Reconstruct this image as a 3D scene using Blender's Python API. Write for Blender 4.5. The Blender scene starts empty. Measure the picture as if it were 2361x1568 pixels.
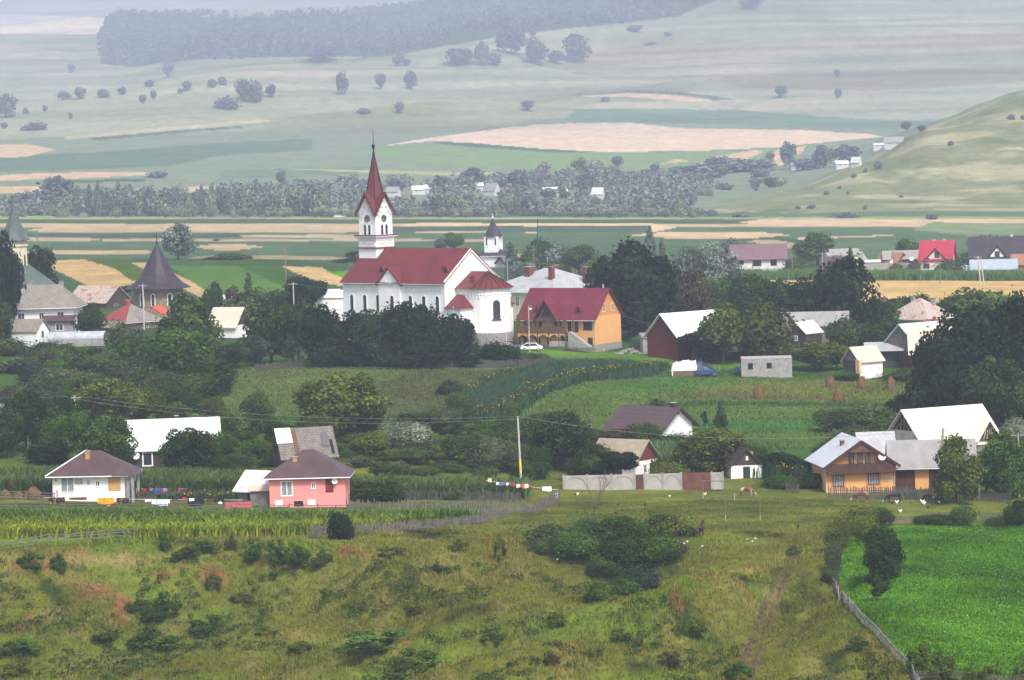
import bpy, math, random
import numpy as np
from mathutils import Vector, Matrix
R=math.radians
# ---------------------------------------------------------------- camera
FV=8000.0; W_V=2361.0; CX,CY=1180.5,784.0; HOR=291.0; CAMZ=50.0; K=FV/6052.6
PITCH=math.atan((CY-HOR)/FV); ROLL=R(1.6)
R0=np.array([1.,0,0]); U0=np.array([0,math.sin(PITCH),math.cos(PITCH)]); FW=np.array([0,math.cos(PITCH),-math.sin(PITCH)])
RT=math.cos(ROLL)*R0-math.sin(ROLL)*U0; UP=math.sin(ROLL)*R0+math.cos(ROLL)*U0
scene=bpy.context.scene; C=scene.collection
cam=bpy.data.objects.new("camera",bpy.data.cameras.new("camera")); C.objects.link(cam)
cam.matrix_world=Matrix(((RT[0],UP[0],-FW[0],0),(RT[1],UP[1],-FW[1],0),(RT[2],UP[2],-FW[2],CAMZ),(0,0,0,1)))
cam.data.sensor_width=36; cam.data.lens=36*FV/W_V; cam.data.clip_start=1; cam.data.clip_end=40000
scene.camera=cam
# ---------------------------------------------------------------- sky, sun, exposure
SUN_EL,SUN_AZ=R(50),R(155)      # azimuth clockwise from +Y (view direction): behind the camera, slightly right
w=bpy.data.worlds.new("World"); scene.world=w; w.use_nodes=True
nt=w.node_tree; nt.nodes.clear()
o=nt.nodes.new("ShaderNodeOutputWorld"); bg=nt.nodes.new("ShaderNodeBackground"); sk=nt.nodes.new("ShaderNodeTexSky")
sk.sky_type='NISHITA'; sk.sun_disc=False; sk.sun_elevation=SUN_EL; sk.sun_rotation=SUN_AZ; sk.air_density=1.0; sk.dust_density=3.0; sk.ozone_density=1.0
hs=nt.nodes.new("ShaderNodeHueSaturation"); hs.inputs["Saturation"].default_value=0.45
nt.links.new(sk.outputs[0],hs.inputs["Color"]); nt.links.new(hs.outputs[0],bg.inputs[0]); bg.inputs[1].default_value=0.085
nt.links.new(bg.outputs[0],o.inputs[0])
sd=Vector((math.sin(SUN_AZ)*math.cos(SUN_EL),math.cos(SUN_AZ)*math.cos(SUN_EL),math.sin(SUN_EL)))
sl=bpy.data.lights.new("sun","SUN"); sl.energy=1.5; sl.angle=R(11); sl.color=(1,.96,.9)
so=bpy.data.objects.new("sun",sl); C.objects.link(so); so.rotation_euler=sd.to_track_quat('Z','Y').to_euler()
scene.view_settings.view_transform='Standard'; scene.view_settings.look='None'; scene.view_settings.exposure=1.7; scene.view_settings.gamma=1
# ---------------------------------------------------------------- picture <-> world helpers
def ray(vx,vy):
    d=FW+RT*((vx-CX)/FV)+UP*((CY-vy)/FV)
    return d/d[1]
def at(vx,vy,Y): return Vector(np.array([0,0,CAMZ])+ray(vx,vy)*Y)
def proj(X,Y,Z):
    dz=Z-CAMZ
    f=FW[1]*Y+FW[2]*dz; f=np.where(f<1,1,f)
    return CX+FV*(RT[0]*X+RT[1]*Y+RT[2]*dz)/f, CY-FV*(UP[0]*X+UP[1]*Y+UP[2]*dz)/f
# ---------------------------------------------------------------- noise
_rs=np.random.RandomState(7); _P=_rs.rand(256,256)
def vn(x,y):
    x=np.asarray(x,float); y=np.asarray(y,float)
    xi=np.floor(x).astype(int); yi=np.floor(y).astype(int); fx=x-xi; fy=y-yi
    fx=fx*fx*(3-2*fx); fy=fy*fy*(3-2*fy); a=xi&255; b=yi&255; a1=(a+1)&255; b1=(b+1)&255
    return (_P[a,b]*(1-fx)+_P[a1,b]*fx)*(1-fy)+(_P[a,b1]*(1-fx)+_P[a1,b1]*fx)*fy-0.5
def fbm(x,y,o=4):
    s=0;a=1.
    for i in range(o): s=s+a*vn(x*2**i+17.3*i,y*2**i-9.1*i); a*=.5
    return s
# ---------------------------------------------------------------- terrain profiles (column -> list of (row, distance))
mid_l=[(1240,319),(1155,348),(1080,372),(960,420),(870,460),(774,545),(740,570),(700,590),(680,600),(600,690),(597,760),(592,850),(560,930),(525,1150),(508,1300),(500,1400)]
mid_c=[(1240,319),(1160,347),(1060,372),(950,415),(835,478),(800,508),(770,540),(740,570),(690,610),(612,700),(608,800),(560,950),(508,1300),(500,1400)]
mid_r=[(1240,320),(1200,332),(1140,356),(1060,380),(980,412),(900,450),(840,482),(800,506),(780,520),(720,580),(680,640),(650,715),(628,755),(560,930),(520,1180),(500,1400)]
far_l=[(420,1750),(340,2250),(300,2600)]
PROF={
 -900:[(1568,270),(1400,298),(1290,306)]+mid_l+far_l+[(245,3050),(236,3500),(238,3900),(150,4700),(78,5100),(80,5600),(76,6500),(30,8500),(0,9500),(-60,10500)],
 0:[(1568,270),(1400,298),(1265,306)]+mid_l+far_l+[(243,3100),(238,3500),(236,3900),(150,4700),(78,5100),(80,5600),(76,6500),(30,8500),(0,9500),(-60,10500)],
 300:[(1568,272),(1420,303),(1258,308.5)]+mid_l+far_l+[(250,3000),(215,3400),(216,3800),(205,4200),(150,4700),(90,5000),(47,5300),(48,6000),(37,7500),(3,9000),(-60,10500)],
 600:[(1568,272),(1400,301),(1275,307.5)]+mid_l+far_l+[(230,3000),(180,3500),(152,3750),(154,4000),(130,4500),(85,4850),(42,5200),(44,6000),(36,7500),(0,9000),(-60,10000)],
 900:[(1568,265),(1400,285),(1275,304)]+mid_c+far_l+[(230,3050),(150,3650),(128,3800),(129,4100),(100,4600),(40,5300),(25,5450),(28,6000),(10,8000),(-60,9500)],
 1180:[(1568,258),(1400,278),(1280,300)]+mid_r+far_l+[(230,3150),(115,3900),(78,4100),(80,4500),(40,4900),(-10,5350),(-60,5900)],
 1450:[(1568,255),(1400,275),(1280,300)]+mid_r+far_l+[(230,3150),(115,3900),(45,4200),(46,4500),(20,4900),(-60,5500)],
 1700:[(1568,250),(1400,280),(1290,302)]+mid_r+far_l+[(230,3150),(115,3900),(35,4300),(-60,4800)],
 1850:[(1568,246),(1400,270),(1290,302)]+mid_r[:-1]+[(492,1400),(455,1500),(410,1750),(345,2200),(300,2600),(230,3150),(115,3900),(35,4300),(-60,4800)],
 2000:[(1568,243),(1400,270),(1290,302)]+mid_r[:-1]+[(487,1400),(455,1480),(375,1600),(372,1900),(342,2250),(300,2600),(230,3150),(115,3900),(35,4300),(-60,4800)],
 2150:[(1568,240),(1400,270),(1290,304)]+mid_r[:-1]+[(486,1400),(455,1480),(300,1700),(299,2000),(297,2600),(230,3150),(115,3900),(35,4300),(-60,4800)],
 2361:[(1568,240),(1400,270),(1290,304)]+mid_r[:-1]+[(486,1400),(450,1480),(215,1800),(216,2200),(214,3300),(115,3900),(35,4300),(-60,4800)],
 2900:[(1568,240),(1400,270),(1290,304)]+mid_r[:-1]+[(486,1400),(440,1480),(100,1950),(102,2300),(105,3700),(80,4000),(35,4300),(-60,4800)],
}
NT=1500; LY=np.linspace(math.log(300),math.log(15500),NT); YT=np.exp(LY)
_cols=sorted(PROF); _tab=[]
def _ctl(c,vy,Y):
    px=c; q=(c-CX)/FV
    for _ in range(4):
        d=ray(px,vy); px+= (q-d[0])*FV
    return CAMZ+ray(px,vy)[2]*Y
for c in _cols:
    ys=[p[1]*K for p in PROF[c]]; zs=[_ctl(c,p[0],p[1]*K) for p in PROF[c]]
    t=np.interp(YT,ys,zs)
    k=np.exp(-np.linspace(-2,2,15)**2); k/=k.sum()
    t=np.convolve(np.pad(t,7,mode='edge'),k,'valid'); _tab.append(t)
_tab=np.array(_tab)
QF=np.linspace(-900,2900,191); _f=np.zeros((191,NT))
for i,q in enumerate(QF):
    j=min(max(np.searchsorted(_cols,q)-1,0),len(_cols)-2); a=(q-_cols[j])/(_cols[j+1]-_cols[j]); a=min(max(a,0),1); a2=a*a*(3-2*a)*.5+a*.5
    _f[i]=_tab[j]*(1-a2)+_tab[j+1]*a2
def sstep(a,b,x): t=np.clip((x-a)/(b-a),0,1); return t*t*(3-2*t)
# local relief: (vx,vy,Y0,radius across, radius along, height)
BUMPS=[(1380,1290,300,15,9,-4.0),(1450,1340,292,9,8,-2.5),(1180,1420,280,12,9,.8),(1690,1330,293,9,8,1.6),(1620,1430,279,8,9,1.8),(1820,1400,277,5,16,-2.2),(1950,1480,262,6,8,1.2),
 (330,1330,303,10,4,.9),(640,1330,304,8,4,-1.2),(160,1300,305,7,4,-1.2),(520,1400,299,9,5,-1.4),(1050,1290,302,12,6,.8),(950,1360,290,9,8,-1.0),(1290,1568,252,30,6,2.6),(1560,1500,268,9,7,-1.2)]
_B=[]
for (vx,vy,Yo,ra,rl,h) in BUMPS:
    p=at(vx,vy,Yo*K); _B.append((p.x,p.y,ra,rl*K,h*1.7))
def zt(X,Y):
    X=np.asarray(X,float); Y=np.asarray(Y,float)
    Yc=np.maximum(Y,300.); q=CX+FV*X/Yc
    qi=np.clip((q+900)/20,0,189.999); i=qi.astype(int); fa=qi-i
    r=np.clip((np.log(Yc)-LY[0])/(LY[1]-LY[0]),0,NT-1.001); j=r.astype(int); fr=r-j
    z=(_f[i,j]*(1-fa)+_f[i+1,j]*fa)*(1-fr)+(_f[i,j+1]*(1-fa)+_f[i+1,j+1]*fa)*fr
    near=np.clip((300-Y)/300,0,1)
    z=z*(1-near)+48.3*near
    for (bx,by,ra,rl,h) in _B:
        z=z+h*np.exp(-((X-bx)/ra)**2-((Y-by)/rl)**2)
    yo=Y/K
    waste=(1-sstep(300,318,yo))*sstep(150,300,Y)
    gr=sstep(1930,1990,q)*sstep(235,250,yo)          # ploughed flat green field on the right
    z=z+waste*(1-gr)*(2.4*fbm(X/12,Y/9,3)+1.1*fbm(X/3.5,Y/4.5,3))
    z=z+sstep(318,330,yo)*(1-sstep(700,900,yo))*.35*fbm(X/14,Y/18,3)
    hs_=sstep(2300,3000,yo); z=z+hs_*(34*fbm(X/420,Y/260,5)+46*np.abs(fbm(X/430+7,Y/900,3))-14)*(1-.5*sstep(5200,6500,yo)) 
    z=z+sstep(1500,2000,yo)*(1-hs_)*7*fbm(X/400,Y/300,3)
    hill=sstep(1440,1560,yo)*(1-sstep(2000,2400,yo))*sstep(1850,2050,q); z=z+hill*7*fbm(X/60,Y/110,4)
    return z
_YS=np.concatenate([np.linspace(250,1400,1400),np.linspace(1401,14000,2500)])
def hit(vx,vy,ymin=0):
    d=ray(vx,vy); ys=_YS[_YS>ymin*K]; z=CAMZ+d[2]*ys; g=zt(d[0]*ys,ys); s=np.nonzero(z<g)[0]
    Y=ys[s[0]] if len(s) else ys[-1]
    if len(s) and s[0]>0:
        a=s[0]; e0=z[a-1]-g[a-1]; e1=g[a]-z[a]; Y=ys[a-1]+(ys[a]-ys[a-1])*e0/(e0+e1)
    X=d[0]*Y; return Vector((X,Y,float(zt(X,Y))))
def gz(X,Y): return float(zt(X,Y))
# ---------------------------------------------------------------- materials
MATS={}
def newmat(name):
    m=bpy.data.materials.new(name); m.use_nodes=True; t=m.node_tree; t.nodes.clear()
    return m,t
def N(t,k,**kw):
    n=t.nodes.new(k)
    for a,b in kw.items():
        if a in n.inputs: n.inputs[a].default_value=b
        else: setattr(n,a,b)
    return n
def mat(name,col,rough=.8,var=.15,scale=1.2,stripe=None,metal=0,dirt=None,spec=.3,bump=0):
    """col base; var tonal variation; stripe=(axis,period,depth) lines; dirt=(colour,scale,threshold)"""
    if name in MATS: return MATS[name]
    m,t=newmat(name); L=t.links.new
    out=N(t,'ShaderNodeOutputMaterial'); b=N(t,'ShaderNodeBsdfPrincipled'); L(b.outputs[0],out.inputs[0])
    b.inputs['Roughness'].default_value=rough; b.inputs['Metallic'].default_value=metal; b.inputs['Specular IOR Level'].default_value=spec
    tc=N(t,'ShaderNodeTexCoord'); no=N(t,'ShaderNodeTexNoise'); no.inputs['Scale'].default_value=scale; no.inputs['Detail'].default_value=6; L(tc.outputs['Object'],no.inputs['Vector'])
    mr=N(t,'ShaderNodeMapRange'); mr.inputs[1].default_value=.3; mr.inputs[2].default_value=.7; mr.inputs[3].default_value=1-var; mr.inputs[4].default_value=1+var; L(no.outputs[0],mr.inputs[0])
    fac=mr.outputs[0]; hgt=None
    if stripe:
        ax,per,dep=stripe; sp=N(t,'ShaderNodeSeparateXYZ'); L(tc.outputs['Object'],sp.inputs[0])
        def line(sock,per,dep,fac):
            mm=N(t,'ShaderNodeMath',operation='FRACT'); dv=N(t,'ShaderNodeMath',operation='DIVIDE'); dv.inputs[1].default_value=per; L(sock,dv.inputs[0]); L(dv.outputs[0],mm.inputs[0])
            cr=N(t,'ShaderNodeMapRange'); cr.inputs[1].default_value=0; cr.inputs[2].default_value=.35; cr.inputs[3].default_value=1-dep; cr.inputs[4].default_value=1; L(mm.outputs[0],cr.inputs[0])
            mu=N(t,'ShaderNodeMath',operation='MULTIPLY'); L(fac,mu.inputs[0]); L(cr.outputs[0],mu.inputs[1]); return mu.outputs[0],mm.outputs[0]
        if 'h' in ax:    # along the horizontal: boards, corrugation
            ad=N(t,'ShaderNodeMath',operation='ADD'); L(sp.outputs[0],ad.inputs[0]); L(sp.outputs[1],ad.inputs[1]); fac,hgt=line(ad.outputs[0],per,dep,fac)
        if 'x' in ax: fac,hgt=line(sp.outputs[0],per,dep,fac)
        if 'z' in ax: fac,h2=line(sp.outputs[2],per*.62,dep,fac); hgt=hgt or h2
    cs=N(t,'ShaderNodeVectorMath',operation='SCALE'); cs.inputs[0].default_value=col[:3]; L(fac,cs.inputs['Scale']); cur=cs.outputs[0]
    if dirt:
        dc,ds,dt=dirt; n2=N(t,'ShaderNodeTexNoise'); n2.inputs['Scale'].default_value=ds; n2.inputs['Detail'].default_value=8; n2.inputs['Roughness'].default_value=.65; L(tc.outputs['Object'],n2.inputs['Vector'])
        m2=N(t,'ShaderNodeMapRange'); m2.inputs[1].default_value=dt; m2.inputs[2].default_value=dt+.14; L(n2.outputs[0],m2.inputs[0])
        mx=N(t,'ShaderNodeMix',data_type='RGBA'); L(m2.outputs[0],mx.inputs[0]); L(cur,mx.inputs[6]); mx.inputs[7].default_value=(*dc,1); cur=mx.outputs[2]
    L(cur,b.inputs['Base Color'])
    if hgt is not None and bump:
        bp=N(t,'ShaderNodeBump'); bp.inputs['Distance'].default_value=bump; L(hgt,bp.inputs['Height']); L(bp.outputs[0],b.inputs['Normal'])
    MATS[name]=m; return m
def attr_mat(name,rough=.9,transl=0.0,use_obj=False,nscale=None,nvar=.3,bump=0,fine=None):
    if name in MATS: return MATS[name]
    m,t=newmat(name); L=t.links.new
    out=N(t,'ShaderNodeOutputMaterial'); tc=N(t,'ShaderNodeTexCoord')
    at_=N(t,'ShaderNodeAttribute',attribute_name='Col'); cur=at_.outputs['Color']
    if use_obj:
        oi=N(t,'ShaderNodeObjectInfo'); mu=N(t,'ShaderNodeVectorMath',operation='MULTIPLY'); L(cur,mu.inputs[0]); L(oi.outputs['Color'],mu.inputs[1]); cur=mu.outputs[0]
    for (sc,va,dt) in (nscale or []):
        no=N(t,'ShaderNodeTexNoise'); no.inputs['Scale'].default_value=sc; no.inputs['Detail'].default_value=dt; no.inputs['Roughness'].default_value=.6; L(tc.outputs['Object'],no.inputs['Vector'])
        mr=N(t,'ShaderNodeMapRange'); mr.inputs[1].default_value=.3; mr.inputs[2].default_value=.7; mr.inputs[3].default_value=1-va; mr.inputs[4].default_value=1+va; L(no.outputs[0],mr.inputs[0])
        sc2=N(t,'ShaderNodeVectorMath',operation='SCALE'); L(cur,sc2.inputs[0]); L(mr.outputs[0],sc2.inputs['Scale']); cur=sc2.outputs[0]
    d=N(t,'ShaderNodeBsdfDiffuse'); L(cur,d.inputs[0]); sh=d.outputs[0]
    if bump:
        no=N(t,'ShaderNodeTexNoise'); no.inputs['Scale'].default_value=1.6; no.inputs['Detail'].default_value=5; L(tc.outputs['Object'],no.inputs['Vector'])
        bp=N(t,'ShaderNodeBump'); bp.inputs['Distance'].default_value=bump; L(no.outputs[0],bp.inputs['Height']); L(bp.outputs[0],d.inputs['Normal'])
    if transl:
        tr=N(t,'ShaderNodeBsdfTranslucent'); L(cur,tr.inputs[0]); mx=N(t,'ShaderNodeMixShader'); mx.inputs[0].default_value=transl; L(sh,mx.inputs[1]); L(tr.outputs[0],mx.inputs[2]); sh=mx.outputs[0]
    L(sh,out.inputs[0]); MATS[name]=m; return m
# ---------------------------------------------------------------- mesh helpers
def npmesh(name,V,Q,m,col=None,parent=None,smooth=False,matidx=None):
    V=np.asarray(V,np.float32); Q=np.asarray(Q,np.int32); me=bpy.data.meshes.new(name)
    me.vertices.add(len(V)); me.vertices.foreach_set('co',V.ravel()); k=Q.shape[1]
    me.loops.add(Q.size); me.loops.foreach_set('vertex_index',Q.ravel()); me.polygons.add(len(Q))
    me.polygons.foreach_set('loop_start',np.arange(0,Q.size,k,dtype=np.int32))
    if smooth: me.polygons.foreach_set('use_smooth',np.ones(len(Q),bool))
    me.update(calc_edges=True)
    if col is not None:
        c=np.ones((len(V),4),np.float32); c[:,:3]=col; a=me.color_attributes.new('Col','FLOAT_COLOR','POINT'); a.data.foreach_set('color',c.ravel())
    me.materials.append(m); ob=bpy.data.objects.new(name,me); C.objects.link(ob)
    if parent: ob.parent=parent
    return ob
def tag(o,label=None,cat=None,group=None,kind=None):
    if label: o['label']=label
    if cat: o['category']=cat
    if group: o['group']=group
    if kind: o['kind']=kind
    return o
def empty(name,loc,rz=0,label=None,cat=None,group=None,scale=None):
    o=bpy.data.objects.new(name,None); C.objects.link(o); o.empty_display_size=.5; o.location=loc; o.rotation_euler=(0,0,rz)
    if scale: o.scale=scale
    return tag(o,label,cat,group)
class MB:
    def __init__(s): s.v=[]; s.f=[]
    def add(s,vs,fs):
        n=len(s.v); s.v+=[tuple(p) for p in vs]; s.f+=[[n+i for i in f] for f in fs]; return s
    def box(s,x0,x1,y0,y1,z0,z1):
        return s.add([(x0,y0,z0),(x1,y0,z0),(x1,y1,z0),(x0,y1,z0),(x0,y0,z1),(x1,y0,z1),(x1,y1,z1),(x0,y1,z1)],[(3,2,1,0),(4,5,6,7),(0,1,5,4),(1,2,6,5),(2,3,7,6),(3,0,4,7)])
    def bar(s,p,q,a,b=None,up=(0,0,1)):
        p=Vector(p); q=Vector(q); b=b or a; d=(q-p).normalized(); u=Vector(up)
        if abs(d.dot(u))>.95: u=Vector((1,0,0))
        r=d.cross(u).normalized()*a/2; t=r.cross(d).normalized()*b/2
        return s.add([p-r-t,p+r-t,p+r+t,p-r+t,q-r-t,q+r-t,q+r+t,q-r+t],[(3,2,1,0),(4,5,6,7),(0,1,5,4),(1,2,6,5),(2,3,7,6),(3,0,4,7)])
    def ring(s,prof,n=12,cx=0,cy=0,a0=0,cap=True):
        """lathe: prof list of (r,z) bottom to top"""
        vs=[];fs=[]
        for r,z in prof:
            for i in range(n): a=a0+2*math.pi*i/n; vs.append((cx+r*math.cos(a),cy+r*math.sin(a),z))
        for j in range(len(prof)-1):
            for i in range(n): k=(i+1)%n; fs.append((j*n+i,j*n+k,(j+1)*n+k,(j+1)*n+i))
        if cap: fs.append(tuple(range(n))[::-1]); fs.append(tuple((len(prof)-1)*n+i for i in range(n)))
        return s.add(vs,fs)
    def tube(s,pts,rad,n=6):
        pts=[Vector(p) for p in pts]; vs=[];fs=[]
        if not hasattr(rad,'__len__'): rad=[rad]*len(pts)
        for i,p in enumerate(pts):
            d=(pts[min(i+1,len(pts)-1)]-pts[max(i-1,0)]).normalized(); u=Vector((0,0,1)) if abs(d.z)<.9 else Vector((1,0,0))
            r=d.cross(u).normalized(); t=r.cross(d)
            for k in range(n): a=2*math.pi*k/n; vs.append(p+(r*math.cos(a)+t*math.sin(a))*rad[i])
        for j in range(len(pts)-1):
            for i in range(n): k=(i+1)%n; fs.append((j*n+i,j*n+k,(j+1)*n+k,(j+1)*n+i))
        fs.append(tuple(range(n))[::-1]); fs.append(tuple((len(pts)-1)*n+i for i in range(n)))
        return s.add(vs,fs)
    def prism(s,poly,x0,x1,axis='x'):
        """poly in (y,z) extruded along x, or (x,z) along y, or (x,y) along z"""
        n=len(poly)
        def P(a,b,c): return {'x':(c,a,b),'y':(a,c,b),'z':(a,b,c)}[axis]
        vs=[P(a,b,x0) for a,b in poly]+[P(a,b,x1) for a,b in poly]
        return s.add(vs,[tuple(range(n))[::-1],tuple(range(n,2*n))]+[(i,(i+1)%n,n+(i+1)%n,n+i) for i in range(n)])
    def build(s,name,m,parent=None,smooth=False):
        me=bpy.data.meshes.new(name); me.from_pydata(s.v,[],s.f); 
        import bmesh; bm=bmesh.new(); bm.from_mesh(me); bmesh.ops.recalc_face_normals(bm,faces=bm.faces); bm.to_mesh(me); bm.free()
        if smooth:
            for p in me.polygons: p.use_smooth=True
        me.materials.append(m); ob=bpy.data.objects.new(name,me); C.objects.link(ob)
        if parent: ob.parent=parent
        return ob
# ---------------------------------------------------------------- ground colours (what grows or lies there)
def inpoly(px,py,poly):
    r=np.zeros(px.shape,bool); n=len(poly)
    xs=[p[0] for p in poly]; ys=[p[1] for p in poly]
    bb=(px>min(xs)-1)&(px<max(xs)+1)&(py>min(ys)-1)&(py<max(ys)+1); ix=np.nonzero(bb)
    a=px[ix]; b=py[ix]; c=np.zeros(a.shape,bool); j=n-1
    for i in range(n):
        xi,yi=poly[i]; xj,yj=poly[j]
        if yi!=yj: c^=((yi>b)!=(yj>b))&(a<(xj-xi)*(b-yi)/(yj-yi)+xi)
        j=i
    r[ix]=c; return r
PAST=(.13,.135,.055); CORN=(.045,.08,.042); STUB=(.42,.30,.18); WHEAT=(.50,.33,.12); DRY=(.21,.215,.13); OLIVE=(.125,.135,.022); MEAD=(.135,.155,.028); GRN=(.055,.12,.025); BRI=(.085,.21,.012); LAWN=(.10,.20,.025); FG=(.14,.175,.11)
def S(y0,y1,x0=-999,x1=9999,tap=0): return [(x0,(y0+y1)/2),(x0+tap,y0),(x1-tap,y0),(x1,(y0+y1)/2),(x1-tap,y1),(x0+tap,y1)]
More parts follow.
